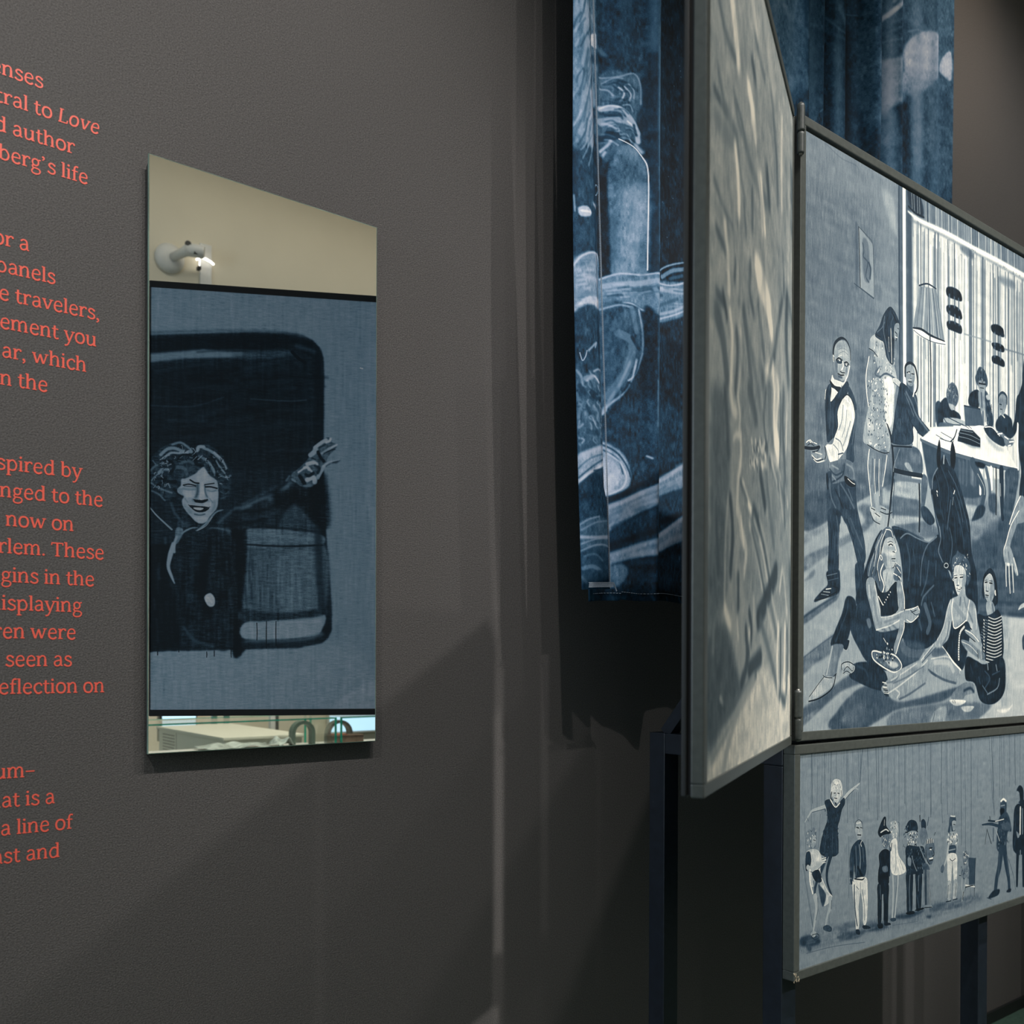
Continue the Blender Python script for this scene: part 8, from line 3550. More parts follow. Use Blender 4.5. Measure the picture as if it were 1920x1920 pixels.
b76 100 43 0 5|3206 736 3337 604 3455 617 3504 842 3459 915 3341 941 3216 915
s55 80 21 57 1|3231 625 3302 601 3320 612
b66 80 85 0 5|3199 886 3413 877 3432 944 3271 1060 3200 1031
s42 60 56 155 1|3176 420 3212 532 3373 585
s12 80 22 58 1|3425 312 3436 531 3474 647 3504 842
b30 90 74 0 5|3479 288 3704 190 3690 617 3560 820 3503 785
b72 100 30 0 5|3643 655 3709 610 3711 810 3625 776 3611 734
b12 95 54 0 5|2897 1323 3064 1227 3219 1121 3247 1345 3241 1622 2950 1626
s50 65 112 350 1|3289 1053 3309 1323 3304 1649
s46 60 92 264 1|2914 1335 2933 1543
b40 80 77 0 5|2679 1237 2815 1247 2819 1625 2682 1627
b30 90 87 0 5|3378 1020 3711 839 3721 1661 3385 1670
s36 50 144 433 1|3507 1114 3513 1630
s18 50 104 297 1|3636 924 3695 1094
b12 90 170 0 5|1480 1741 2137 1646 2674 1630 2684 2585 1488 2874
b20 90 272 0 5|2707 1706 3720 1614 3730 2525 2717 2752
s50 50 74 319 1|1623 972 1619 1362 1633 1747 1633 2293
s44 40 76 271 1|1738 920 1744 1312 1744 1706 1749 2258
s42 50 79 341 1|1991 807 1988 1213 2004 1612 2002 2181
s36 50 81 232 1|2101 757 2111 1163 2108 1574 2113 2148
s45 50 83 298 1|2272 680 2276 1096 2273 1514 2284 2096
s34 50 87 187 1|2555 553 2547 986 2560 1410 2569 2010
s50 50 90 257 1|2711 483 2717 916 2708 1356 2725 1962
s66 50 93 291 1|2897 400 2909 839 2898 1287 2911 1906
s42 45 94 337 1|3021 344 3019 794 3018 1244 3037 1868
s58 50 99 422 1|3280 227 3299 680 3296 1143 3296 1790
s46 50 100 287 1|3405 171 3421 631 3418 1099 3422 1752
s42 50 103 441 1|3570 97 3562 573 3576 1042 3588 1702
s50 35 50 115 1|2483 799 2511 859
s60 35 43 73 1|1685 1662 1661 1717
s10 35 44 104 1|1799 1511 1798 1621
s10 35 45 54 1|1908 1703 1930 1800
s20 35 49 74 1|2443 1396 2427 1530
s60 35 59 62 1|3569 685 3556 783
s20 35 43 48 1|1694 1591 1720 1659
s10 35 51 68 1|2709 1043 2714 1109
s60 35 44 64 1|1832 1255 1855 1311
s50 35 44 96 1|1833 1695 1817 1774
s50 35 53 141 1|2886 1294 2917 1362
s50 35 51 134 1|2692 1352 2692 1426
s20 35 45 50 1|1977 1362 1974 1435
s50 35 46 60 1|2060 1558 2070 1591
s20 35 43 47 1|1649 1323 1670 1438
s50 35 44 113 1|1778 1507 1800 1576
s20 35 48 96 1|2210 946 2204 1059
s10 35 57 95 1|3297 621 3301 688
s50 35 43 108 1|1753 1566 1741 1633
s50 35 51 63 1|2673 836 2668 973
s50 35 43 49 1|1693 1121 1669 1204
s20 35 44 81 1|1738 1243 1729 1368
s10 35 45 93 1|1924 1077 1908 1153
s20 35 49 89 1|2504 1307 2478 1446
s60 35 42 114 1|1640 1645 1625 1749
s60 35 51 125 1|2723 1225 2708 1282
s10 35 56 105 1|3185 827 3191 921
s50 35 54 60 1|3024 1303 3012 1419
s20 35 55 66 1|3218 1243 3208 1318
s20 35 43 81 1|1659 1120 1676 1215
s20 35 59 148 1|3551 854 3568 940
s60 35 43 96 1|1648 1088 1657 1120
s20 35 56 87 1|3222 1018 3219 1082
s50 35 45 83 1|1945 1648 1953 1681
s60 35 53 76 1|2982 1252 3002 1349
s10 35 58 75 1|3469 621 3479 747
s50 35 45 51 1|1895 1636 1907 1672
s10 35 46 126 1|2090 1618 2104 1692
s50 35 44 64 1|1826 1323 1836 1386
s50 35 59 152 1|3559 527 3542 667
s48 50 33 120 1|599 1484 601 1914 610 2948
s30 40 85 320 1|441 1588 443 1891
s16 50 112 337 1|739 1685 755 2294
s60 60 15 51 1|153 2136 130 2203 113 2266
s60 60 15 37 1|154 1830 134 1887 105 1949
s16 60 15 46 1|157 1905 136 1941 121 1974
s30 60 15 28 1|160 2365 137 2431 129 2491
s16 60 15 45 1|114 2385 103 2449 65 2522
s60 60 15 43 1|111 1798 88 1842 89 1875
s30 60 15 46 1|121 2136 109 2193 90 2252
s16 60 15 34 1|87 2153 61 2193 57 2225
s66 60 15 41 1|183 1947 161 2008 144 2067
s66 60 15 24 1|182 2032 154 2088 150 2133
s30 60 15 49 1|75 2405 54 2458 45 2507
s30 60 15 30 1|167 2403 151 2452 120 2507
s74 60 15 34 1|193 1888 173 1937 153 1986
s30 60 15 31 1|113 2301 88 2373 65 2444
s74 60 15 35 1|191 2428 175 2465 158 2502
s60 60 15 21 1|192 2313 177 2379 154 2447
s60 60 15 23 1|188 2264 168 2297 143 2331
s30 60 15 47 1|181 1763 163 1803 157 1838
s74 60 15 21 1|201 2121 172 2184 152 2244
s20 60 15 48 1|180 1741 165 1790 142 1843
s66 60 15 53 1|85 1892 70 1937 43 1987
s60 60 15 31 1|180 2274 152 2309 134 2341
s66 60 15 27 1|164 2096 142 2132 121 2169
s20 60 15 25 1|96 1772 69 1812 63 1845
s16 60 15 23 1|131 2074 115 2117 109 2157
s16 60 15 37 1|117 1965 94 2009 72 2052
s66 60 15 25 1|145 2162 122 2234 102 2305
s74 60 15 31 1|117 2474 106 2507 78 2545
s74 60 15 40 1|78 2355 64 2393 42 2434
s74 60 15 50 1|182 2271 167 2321 135 2377
s60 60 15 43 1|108 2263 85 2311 75 2355
s74 60 15 25 1|177 2432 155 2482 152 2526
s20 60 15 48 1|74 1889 53 1928 40 1964
s20 60 15 52 1|100 1809 89 1870 67 1935
s60 60 15 35 1|83 2162 73 2226 37 2298
s66 60 15 26 1|82 1716 61 1788 55 1853
s74 60 15 28 1|129 2472 117 2525 88 2583
s66 60 15 48 1|181 1913 167 1955 133 2006
s60 60 15 52 1|128 1847 104 1915 90 1978
s66 60 15 41 1|86 1988 63 2023 49 2054
s66 60 15 32 1|170 2463 152 2533 125 2606
s30 60 15 30 1|85 1940 73 2001 63 2061
s30 60 15 32 1|139 2344 113 2391 94 2434
s30 60 15 49 1|101 1906 74 1944 64 1975
s30 60 15 26 1|127 1764 105 1810 89 1854
s66 60 15 32 1|165 2444 140 2482 120 2519
s80 60 10 32 1|352 2295 388 2282 403 2326
s14 60 10 41 1|356 2238 396 2236 419 2251
s10 60 10 21 1|392 2321 424 2322 456 2337
s72 60 10 24 1|340 2260 370 2259 410 2269
s14 60 11 37 1|407 2116 447 2103 456 2124
s50 60 10 33 1|367 2223 402 2219 428 2244
s10 60 10 40 1|371 2224 395 2223 418 2243
s72 60 11 37 1|405 2331 438 2323 468 2357
s14 60 11 41 1|399 2201 425 2199 451 2215
s50 60 10 28 1|328 2098 355 2093 385 2103
s14 60 10 37 1|382 2160 405 2154 438 2181
s50 60 10 35 1|330 2089 360 2079 389 2093
s72 60 10 25 1|320 2295 353 2287 386 2306
s10 60 10 36 1|357 2080 384 2071 426 2093
s80 60 10 36 1|389 2317 421 2316 447 2329
s14 60 11 36 1|441 2077 476 2075 502 2091
s50 60 11 28 1|435 2289 476 2287 491 2305
s50 60 10 22 1|361 2145 399 2143 426 2169
s14 60 11 39 1|438 2281 466 2281 488 2295
s14 60 10 38 1|380 2207 409 2207 435 2233
s50 60 10 24 1|319 2381 360 2372 379 2394
s50 60 11 40 1|433 2157 474 2142 482 2177
s50 60 10 21 1|325 2334 352 2335 382 2347
s14 60 11 31 1|429 2179 466 2178 483 2199
s14 60 10 38 1|404 2318 429 2316 452 2345
s14 60 10 22 1|323 2172 348 2166 390 2176
s80 60 11 34 1|419 2180 457 2169 475 2197
s80 60 10 39 1|323 2283 350 2282 389 2303
s80 60 10 32 1|338 2362 362 2364 395 2387
s80 60 11 24 1|417 2344 452 2344 488 2364
s14 60 10 32 1|341 2270 372 2263 400 2297
s10 60 11 35 1|399 2148 423 2151 455 2153
s14 60 10 41 1|334 2084 365 2081 393 2107
s10 60 11 30 1|437 2302 463 2294 501 2314
s36 40 26 42 1|383 2681 386 2740
s36 40 26 51 1|475 2660 470 2715
s36 40 26 75 1|462 2692 463 2792
s36 40 26 92 1|491 2865 494 2901
s56 40 26 78 1|495 2642 501 2704
s62 40 26 60 1|365 2589 360 2648
s62 40 26 78 1|389 2974 391 3063
s36 40 26 44 1|407 2617 410 2655
s56 40 26 49 1|489 2580 484 2622
s36 40 26 89 1|527 2934 528 3029
s36 40 26 79 1|480 2861 483 2900
s30 40 26 82 1|414 2644 415 2712
s30 40 27 67 1|519 2535 520 2608
s62 40 26 62 1|472 2976 476 3016
s30 40 27 51 1|506 2469 504 2548
s56 40 26 89 1|420 2686 416 2737
s36 40 27 88 1|525 2527 523 2608
s36 40 27 95 1|525 2487 520 2569
s62 40 27 51 1|516 2565 520 2611
s30 40 26 44 1|447 2777 453 2829
s36 40 26 81 1|520 2841 523 2938
s56 40 26 87 1|493 2615 491 2668
s30 40 26 48 1|485 2698 488 2782
s62 40 26 44 1|516 2986 519 3046
s56 40 26 70 1|463 2771 459 2867
s56 40 26 77 1|503 2740 499 2835
s72 50 16 48 1|678 3030 766 3015
s66 50 15 42 1|369 3117 454 3107
s25 50 16 50 1|480 3105 588 3079
s72 50 16 52 1|601 3064 679 3051
s72 50 16 45 1|426 3141 474 3128
s72 50 16 23 1|637 3134 693 3124
s30 50 17 28 1|757 3012 837 2998
s66 50 16 52 1|466 3128 556 3108
s66 50 15 38 1|348 3142 442 3128
s66 50 15 24 1|318 3166 386 3154
s66 50 16 22 1|682 3042 735 3022
s30 50 16 44 1|534 3119 633 3102
s72 50 16 47 1|420 3135 499 3116
s66 50 16 28 1|660 3048 766 3019
s66 50 16 22 1|640 3094 752 3078
s30 50 16 44 1|492 3100 557 3090
s72 50 16 31 1|406 3156 462 3143
s30 50 16 47 1|470 3103 547 3089
s66 50 17 24 1|801 3102 909 3071
s66 50 17 36 1|847 3072 937 3054
s25 50 16 38 1|615 3091 687 3075
s72 50 15 49 1|376 3094 423 3087
s30 50 16 45 1|436 3135 517 3116
s66 50 16 44 1|696 3025 756 3010
s72 50 15 39 1|346 3126 410 3122
s66 50 15 29 1|377 3120 466 3102
s66 50 17 48 1|808 3005 876 2988
s30 50 16 31 1|584 3089 686 3069
s25 50 17 51 1|846 3003 961 2984
s25 50 15 49 1|395 3112 454 3092
s40 45 19 36 1|63 3159 109 3150
s72 45 19 30 1|66 3280 102 3276
s35 45 20 37 1|142 3176 168 3174
s72 45 19 44 1|64 3149 115 3132
s80 45 19 42 1|89 3259 133 3245
s40 45 19 56 1|62 3096 91 3094
s72 45 19 53 1|102 3150 141 3142
s35 45 19 33 1|90 3070 140 3059
s40 45 19 36 1|56 3256 103 3242
s80 45 20 49 1|117 3113 170 3095
s40 45 20 39 1|138 3050 179 3044
s35 45 19 49 1|59 3301 105 3284
s72 45 20 48 1|135 3078 175 3071
s35 45 19 30 1|74 3181 106 3171
s35 45 19 35 1|83 3252 121 3239
s80 45 20 29 1|154 3141 178 3136
s72 45 19 46 1|67 3194 120 3177
s40 45 20 51 1|137 3242 177 3236
s35 45 19 58 1|86 3090 130 3073
s72 45 19 54 1|108 3204 135 3193
s80 45 19 51 1|110 3246 146 3239
s40 45 19 36 1|112 3126 147 3116
s80 45 20 34 1|149 3287 180 3279
s72 45 19 49 1|61 3298 94 3285
s12 80 15 45 1|201 1660 206 1822 195 1990 215 2228 228 2471
s14 45 21 57 1|438 3444 422 3474
s50 45 21 41 1|399 3301 399 3356
s34 45 21 51 1|479 3443 475 3482
s34 45 22 74 1|508 3323 498 3387
s14 45 21 42 1|385 3383 362 3423
s50 45 21 40 1|401 3285 392 3317
s50 45 21 38 1|399 3539 398 3596
s42 45 21 42 1|351 3401 340 3452
s18 45 21 32 1|417 3497 394 3553
s42 45 21 44 1|404 3467 384 3507
s18 45 21 43 1|399 3349 394 3394
s34 45 21 68 1|462 3269 450 3303
s42 45 21 47 1|366 3464 364 3523
s14 45 21 59 1|352 3325 343 3373
s18 45 21 54 1|391 3304 380 3331
s42 45 21 49 1|344 3275 322 3321
s50 45 21 47 1|429 3412 421 3452
s18 45 21 71 1|352 3479 332 3518
s14 45 21 54 1|391 3617 386 3674
s14 45 21 67 1|486 3430 469 3466
s34 45 21 28 1|373 3663 353 3720
s14 45 21 42 1|397 3381 393 3438
s50 45 21 33 1|379 3413 366 3437
s42 45 21 50 1|334 3727 324 3758
s50 45 21 29 1|442 3259 433 3319
s50 45 21 66 1|385 3275 374 3322
s50 45 21 44 1|448 3424 448 3465
s14 45 22 32 1|495 3256 475 3292
s34 45 21 39 1|333 3305 311 3348
s50 45 21 46 1|408 3347 397 3372
s18 45 21 69 1|336 3333 329 3374
s42 45 22 33 1|497 3220 495 3277
s42 45 21 30 1|372 3571 352 3622
s42 45 21 32 1|439 3373 427 3409
s42 45 21 29 1|476 3240 465 3286
s14 45 21 29 1|329 3502 306 3547
s42 45 22 30 1|490 3390 485 3443
s18 45 21 45 1|349 3587 338 3631
s18 45 22 71 1|503 3424 502 3458
s66 45 22 64 1|548 4214 624 4176
s66 45 21 50 1|412 4274 486 4237
s30 45 23 33 1|718 4129 798 4089
s36 45 23 39 1|740 4033 821 3992
s30 45 21 31 1|345 4274 417 4237
s36 45 21 44 1|475 4239 550 4201
s70 45 21 60 1|447 4183 522 4144
s36 45 23 32 1|815 4053 897 4012
s36 45 22 48 1|548 4133 624 4094
s70 45 22 53 1|545 4197 622 4159
s66 45 23 29 1|759 4037 840 3996
s70 45 22 34 1|532 4168 609 4130
s36 45 21 51 1|356 4256 429 4219
s66 45 23 39 1|866 3947 949 3905
s36 45 21 27 1|455 4221 529 4183
s30 45 23 33 1|716 4099 796 4058
s36 45 22 34 1|606 4108 683 4069
s36 45 24 58 1|934 4013 1018 3971
s36 45 22 39 1|696 4039 775 3999
s66 45 22 28 1|563 4126 640 4087
s66 45 23 36 1|801 4003 883 3962
s66 45 22 51 1|538 4199 615 4161
s70 45 22 33 1|709 4122 788 4082
s30 45 23 60 1|722 4113 802 4073
s66 45 23 35 1|822 4041 904 4000
s36 45 22 51 1|495 4234 570 4196
s36 45 22 35 1|544 4150 621 4111
s36 45 22 58 1|580 4159 657 4120
s36 45 23 58 1|784 4088 866 4047
s30 45 22 59 1|704 4106 783 4065
s70 45 24 69 1|934 3954 1018 3911
s66 45 21 29 1|463 4203 538 4165
s36 45 24 40 1|929 4014 1013 3971
s66 45 21 45 1|455 4175 530 4137
s70 45 21 50 1|348 4258 421 4221
s30 45 22 36 1|663 4164 742 4125
s60 60 10 33 1|133 3595 148 3613 138 3627
s70 60 10 41 1|143 3847 150 3858 149 3875
s60 60 10 29 1|131 3646 129 3663 144 3676
s60 60 10 32 1|99 3657 99 3670 117 3676
s50 60 10 45 1|233 3878 221 3899 248 3903
s70 60 10 24 1|81 3928 79 3948 91 3959
s70 60 10 26 1|169 3910 162 3929 183 3938
s12 60 10 30 1|184 3676 199 3689 197 3701
s50 60 10 41 1|212 3651 228 3662 219 3673
s50 60 10 26 1|185 3905 178 3916 197 3930
s12 60 10 25 1|72 3753 67 3776 91 3771
s60 60 10 45 1|229 3817 228 3838 243 3842
s60 60 10 24 1|228 3852 220 3873 227 3886
s12 60 10 41 1|185 3834 199 3841 211 3860
s16 60 10 43 1|157 3692 169 3698 160 3716
s12 60 10 35 1|85 3750 96 3759 99 3781
s50 60 10 26 1|161 3759 159 3777 184 3776
s50 60 10 29 1|113 3874 115 3887 110 3898
s16 60 10 35 1|135 3642 150 3656 157 3670
s70 60 10 37 1|130 3736 123 3746 136 3764
s60 60 10 36 1|114 3794 115 3807 112 3817
s70 60 10 30 1|137 3689 128 3698 141 3713
s70 60 10 27 1|201 3727 192 3741 218 3746
s50 60 10 31 1|241 3632 248 3653 256 3654
s50 60 10 39 1|97 3755 97 3774 111 3778
s12 60 10 34 1|139 3794 134 3814 144 3817
s60 60 10 22 1|153 3817 165 3827 174 3845
s16 60 10 31 1|90 3916 90 3928 88 3937
s16 60 10 22 1|208 3835 193 3857 213 3863
s60 60 10 26 1|240 3715 230 3737 251 3737
s60 60 10 20 1|93 3761 93 3780 98 3793
s12 60 10 32 1|183 3820 191 3832 207 3838
s50 60 10 26 1|191 3610 177 3630 200 3635
s12 60 10 42 1|72 3926 80 3938 75 3951
s60 60 10 40 1|223 3734 218 3754 247 3760
s16 60 10 36 1|230 3809 217 3826 251 3829
s60 60 10 21 1|240 3884 251 3894 265 3913
s60 60 10 20 1|107 3820 115 3830 118 3848
s16 60 10 31 1|187 3873 178 3888 206 3892
s70 60 10 28 1|147 3812 133 3821 172 3836
s5 75 29 128 1|2140 739 2151 1311 2155 2135
s22 75 29 58 1|2150 735 2161 1307 2165 2132
s6 75 31 210 1|2479 587 2491 1179 2495 2032
s12 75 33 105 1|2820 434 2832 1046 2838 1928
s4 75 28 33 1|1876 858 1886 1414 1890 2215
s4 75 32 45 1|2667 503 2679 1106 2684 1975
s10 75 36 44 1|3483 136 3498 787 3504 1727
''',
}
PICS = {}
PICS['P1'] = make_image('room_picture', paint(1460.0, 1283.0, 1.15, read_prims(PRIMS['P1']), 0.530, 1, (3, 16), 0.032, (1.08, 0.5)), RAMP)
PICS['P2'] = make_image('puppet_picture', paint(1470.0, 462.0, 1.30, read_prims(PRIMS['P2']), 0.600, 2, (2, 9), 0.020, (1.1, 0.5)), RAMP)
PICS['OF'] = make_image('blurred_picture', paint(836.8, 1301.2, 0.90, read_prims(PRIMS['OF']), 0.660, 3, (5, 14), 0.030, (1.3, 0.55)), RAMP_OF)
PICS['OB'] = make_image('window_picture_light_patch', paint(858.8, 1297.2, 0.90, read_prims(PRIMS['OB']), 0.500, 4, (14, 3), 0.020, (1.12, 0.45)), RAMP_OB)  # pale triangle in the bottom corner is a painted patch of direct light
PICS['CU'] = make_image('curtain_print_fold_light', paint(1880.0, 2360.0, 0.75, read_prims(PRIMS['CU']), 0.120, 5, (5, 10), 0.030, (1.12, 0.2)), RAMP_CURTAIN)  # besides the print: pale fold ridges and dark fold lines painted as light and shade


# ------------------------------------------------------------------ framed paintings
def sheet(name, w, h, y, matl, parent, org=(0, 0), t=0.014, flip=False):
    """canvas board in the local x-z plane whose front faces -y (or +y when flip); uv covers the front"""
    bm = bmesh.new(); uv = bm.loops.layers.uv.new('UVMap')
    x0, z0 = org; y2 = y + (t if not flip else -t)
    f = [bm.verts.new(v) for v in ((x0, y, z0), (x0 + w, y, z0), (x0 + w, y, z0 + h), (x0, y, z0 + h))]
    b = [bm.verts.new((v.co.x, y2, v.co.z)) for v in f]
    ff = bm.faces.new(f if not flip else list(reversed(f)))
    for l in ff.loops: l[uv].uv = ((l.vert.co.x - x0) / w, (l.vert.co.z - z0) / h)
    for k in range(4): bm.faces.new((f[k], b[k], b[(k + 1) % 4], f[(k + 1) % 4]))
    bm.faces.new(list(reversed(b)))
    bmesh.ops.recalc_face_normals(bm, faces=bm.faces)
    return link(name, mesh_of(bm, name), matl, parent)
def rail(name, a, b, parent, matl=None, lip=None):
    return box(name, a, b, matl or M['frame'], parent, 0.0018)

PX, PY = 1.722, -0.7184
PW = 1.50
# large painting, upper panel facing the room
up_ = tag(empty('large_painting', (PX, PY, 1.380)), 'large framed blue-grey painting of a crowded room with people and a dark horse', 'painting')
ph = 2.712 - 1.380
sheet('canvas', PW - 0.040, ph - 0.049, 0.003, paint_mat('room_picture', PICS['P1']), up_, (0.020, 0.020), 0.012)
rail('frame_rail', (0, 0, 0), (PW, 0.029, 0.020), up_)
rail('frame_rail', (0, 0, ph - 0.020), (PW, 0.029, ph), up_)
rail('frame_rail', (0, 0, 0.020), (0.020, 0.029, ph - 0.020), up_)
rail('frame_rail', (PW - 0.020, 0, 0.020), (PW, 0.029, ph - 0.020), up_)
box('back_board', (0.02, 0.017, 0.02), (PW - 0.02, 0.027, ph - 0.02), M['black'], up_)
# lower strip painting
F2X = 1.712
lo_ = tag(empty('strip_painting', (F2X, PY, 0.870)), 'low framed painting of small string puppets in a row under the large one', 'painting')
lh = 1.372 - 0.870; lw = PX + PW - F2X
sheet('canvas', lw - 0.040, lh - 0.040, 0.004, paint_mat('puppet_picture', PICS['P2']), lo_, (0.020, 0.020), 0.012)
rail('frame_rail', (0, 0, 0), (lw, 0.029, 0.020), lo_)
rail('frame_rail', (0, 0, lh - 0.020), (lw, 0.029, lh), lo_)
rail('frame_rail', (0, 0, 0.020), (0.020, 0.029, lh - 0.020), lo_)
rail('frame_rail', (lw - 0.020, 0, 0.020), (lw, 0.029, lh - 0.020), lo_)
box('back_board', (0.02, 0.018, 0.02), (lw - 0.02, 0.027, lh - 0.02), M['black'], lo_)
# worn corner of the lower frame
bm = bmesh.new(); random.seed(5)
for k in range(26):
    p = Vector((random.uniform(-0.0012, 0.010) if k % 2 else random.uniform(0.004, 0.021), -0.0006, random.uniform(-0.001, 0.012 + (k % 3) * 0.005))); s = random.uniform(0.0008, 0.0022)
    a0 = random.random() * 3
    vs = [bm.verts.new(p + Vector((math.cos(a0 + q * 1.26) * s * random.uniform(.5, 1.3), 0, math.sin(a0 + q * 1.26) * s * random.uniform(.5, 1.6)))) for q in range(5)]
    bm.faces.new(vs)
sc = link('paint_chip', mesh_of(bm), M['wood'], lo_); sc['kind'] = 'stuff'

# open double-sided panel, hinged on the left edge of the large painting
OA = math.radians(151.7317)
ow, TH = 0.8668, 0.028
# local x from the hinge to the free edge, local +y towards the wall
rz = math.atan2(-math.sin(OA), math.cos(OA))
op = tag(empty('open_panel', (1.7002, PY, 1.3748), rz), 'swung-out double-sided painted panel seen at a sharp angle beside the curtain', 'painting')
oh = 2.712 - 1.3748
# with this rotation local -y is the side that faces the wall, local +y the side that faces the large painting
sheet('front_canvas', ow - 0.030, oh - 0.036, -0.003, paint_mat('blurred_picture', PICS['OF']), op, (0.005, 0.018), 0.008, True)
sheet('back_canvas', ow - 0.008, oh - 0.040, -0.0265, paint_mat('window_picture_light_patch', PICS['OB']), op, (0.005, 0.020), 0.003, False)
for z0, z1 in ((0, 0.018), (oh - 0.018, oh)):
    rail('frame_rail', (0, 0, z0), (ow, -0.017, z1), op)
rail('frame_rail', (ow - 0.022, 0, 0.018), (ow, -0.017, oh - 0.018), op)
rail('frame_rail', (0, 0, 0.018), (0.006, -0.028, oh - 0.018), op)
for z0, z1 in ((0, 0.020), (oh - 0.020, oh)):
    rail('back_rail', (0.006, -0.0225, z0), (ow - 0.001, -0.0295, z1), op, M['black'])
rail('back_stile', (ow - 0.0030, -0.0225, 0.001), (ow, -0.0295, oh - 0.001), op, M['black'])
box('groove', (0.010, -0.0165, 0.003), (ow - 0.004, -0.0230, oh - 0.003), M['groove'], op)

# hinges between the two panels
def hinge(z0, z1, label):
    h = tag(empty('barrel_hinge', (1.7115, PY - 0.0075, z0)), label, 'hinge')
    L = z1 - z0; r = 0.0085
    for a, b, cap in ((0, L * 0.44, 0), (L * 0.45, L, 1)):
        rr = r * (0.90 if not cap else 1.0)
        lathe('knuckle', [(rr * 0.8, a), (rr, a + 0.002), (rr, a + 0.004), (rr, b - 0.006), (rr, b - 0.004), (rr * 0.8, b - (0 if not cap else -0.001))], M['hinge'], h, n=20)
    lathe('pin', [(0.0035, -0.003), (0.0045, 0), (0.0045, L), (0.0030, L + 0.004)], M['ring'], h, n=12)
    box('leaf', (0.004, 0.004, 0.006), (0.016, 0.0078, L - 0.006), M['hinge'], h)
    return h
hinge(2.618, 2.722, 'steel barrel hinge at the top corner between the two painted panels')
hinge(1.384, 1.488, 'worn steel barrel hinge at the bottom corner between the two painted panels')

# ------------------------------------------------------------------ steel stand
st = tag(empty('steel_stand', (1.737, -0.6632, 0)), 'dark navy square-tube stand whose posts carry the painted panels', 'stand')
t = 0.025
def post(x, y, z1=1.375): return box('post', (x - t, y - t, 0.006), (x + t, y + t, z1), M['post'], st, 0.002)
post(0, 0, 1.325); post(0.878, 0.0, 1.325); post(1.60, 0, 1.325); post(0, 0.34); post(2.5, 0.34)
bm = bmesh.new(); add_box(bm, (-t, -t, 1.3255), (1.625, t, 1.3745), 0.002); link('top_rail', mesh_of(bm), M['post'], st)
box('cross_rail', (-t, t + 0.0005, 1.3255), (t, 0.34 - t - 0.0005, 1.3745), M['post'], st, 0.002)
bar('brace', (0, 0.325, 1.374), (0, 0.03, 1.724), 0.030, M['post'], st)
box('upright', (-0.015, -0.010, 1.375), (0.015, 0.020, 2.60), M['post'], st, 0.002)
box('upright', (0.863, -0.010, 1.375), (0.893, 0.020, 2.60), M['post'], st, 0.002)
for x, y in ((0, 0), (0.878, 0), (1.60, 0), (0, 0.34), (2.5, 0.34)):
    box('foot_plate', (x - 0.04, y - 0.04, 0), (x + 0.04, y + 0.04, 0.006), M['post'], st)
wd = tag(box('wooden_shim', (1.722, -0.56, 1.3752), (1.80, -0.46, 1.383), M['wood'], None, 0.001), 'thin pale shim lying on the stand behind the open panel', 'shim')

# ------------------------------------------------------------------ printed curtain
def fold(x):
    # distance of the cloth from its hanging line: gentle waves plus a few sharp pleats
    K = [(1.50, .004), (1.60, .020), (1.66, .022), (1.70, .000), (1.76, -.012), (1.790, -.034), (1.80, -.036), (1.815, -.022), (1.86, .014), (1.95, .020), (2.05, .0), (2.15, -.03), (2.22, .0), (2.30, -.010),
         (2.38, -.022), (2.42, -.036), (2.434, -.038), (2.440, .008), (2.49, -.002), (2.545, -.020), (2.583, .020), (2.62, -.008), (2.660, -.020), (2.70, .006), (2.745, .026), (2.79, .006), (2.825, -.032), (2.836, -.034), (2.842, .006),
         (2.88, .002), (2.912, .034), (2.945, .0), (2.985, -.024), (3.03, .012), (3.09, .026), (3.15, .006), (3.20, -.008), (3.224, -.018), (3.24, -.004), (3.30, .012), (3.366, -.006)]
    return float(np.interp(x, [k[0] for k in K], [k[1] for k in K]))
CXS, CTOP, CW, CHT = 1.50, 4.05, 1.88, 2.36      # extent covered by the print
def cloth(name, xa, xb, nx, zfun, yfun, parent, matl, nz=46, shift=0.0):
    bm = bmesh.new(); uv = bm.loops.layers.uv.new('UVMap'); V = {}; U = {}
    for i in range(nx + 1):
        for j in range(nz + 1):
            s, q = i / nx, j / nz; xl, xr_ = xa(q), xb(q); x = xl + (xr_ - xl) * s
            zb = zfun(x); z = CTOP - (CTOP - zb) * q
            V[i, j] = bm.verts.new((x, yfun(x, q, s), z)); U[V[i, j]] = ((x - CXS) / CW + shift, 1 - (CTOP - z) / CHT)
    for i in range(nx):
        for j in range(nz):
            f = bm.faces.new((V[i, j], V[i, j + 1], V[i + 1, j + 1], V[i + 1, j]))
            for l in f.loops: l[uv].uv = U[l.vert]
    o = link(name, mesh_of(bm), matl, parent, True); s = o.modifiers.new('thickness', 'SOLIDIFY'); s.thickness = 0.0012; s.offset = -1
    return o
cu = tag(empty('printed_curtain', (0, 0, 0)), 'long blue fabric curtain printed with painted figures hanging behind the panels', 'curtain')
cmat = paint_mat('curtain_print_fold_light', PICS['CU'], 0.85, bump=0.12)
def hem_z(x): return 1.702 + 0.010 * math.sin((x - 1.6) * 2.3) + 0.003 * math.sin(x * 31) - (0.004 if x < 1.7 else 0)
cloth('cloth', lambda q: 1.592 + 0.025 * q, lambda q: 3.366, 300, hem_z, lambda x, q, s: -0.200 + fold(x) * (1.45 - 0.35 * q) + 0.003 * math.sin(q * 5 + x * 7), cu, cmat)
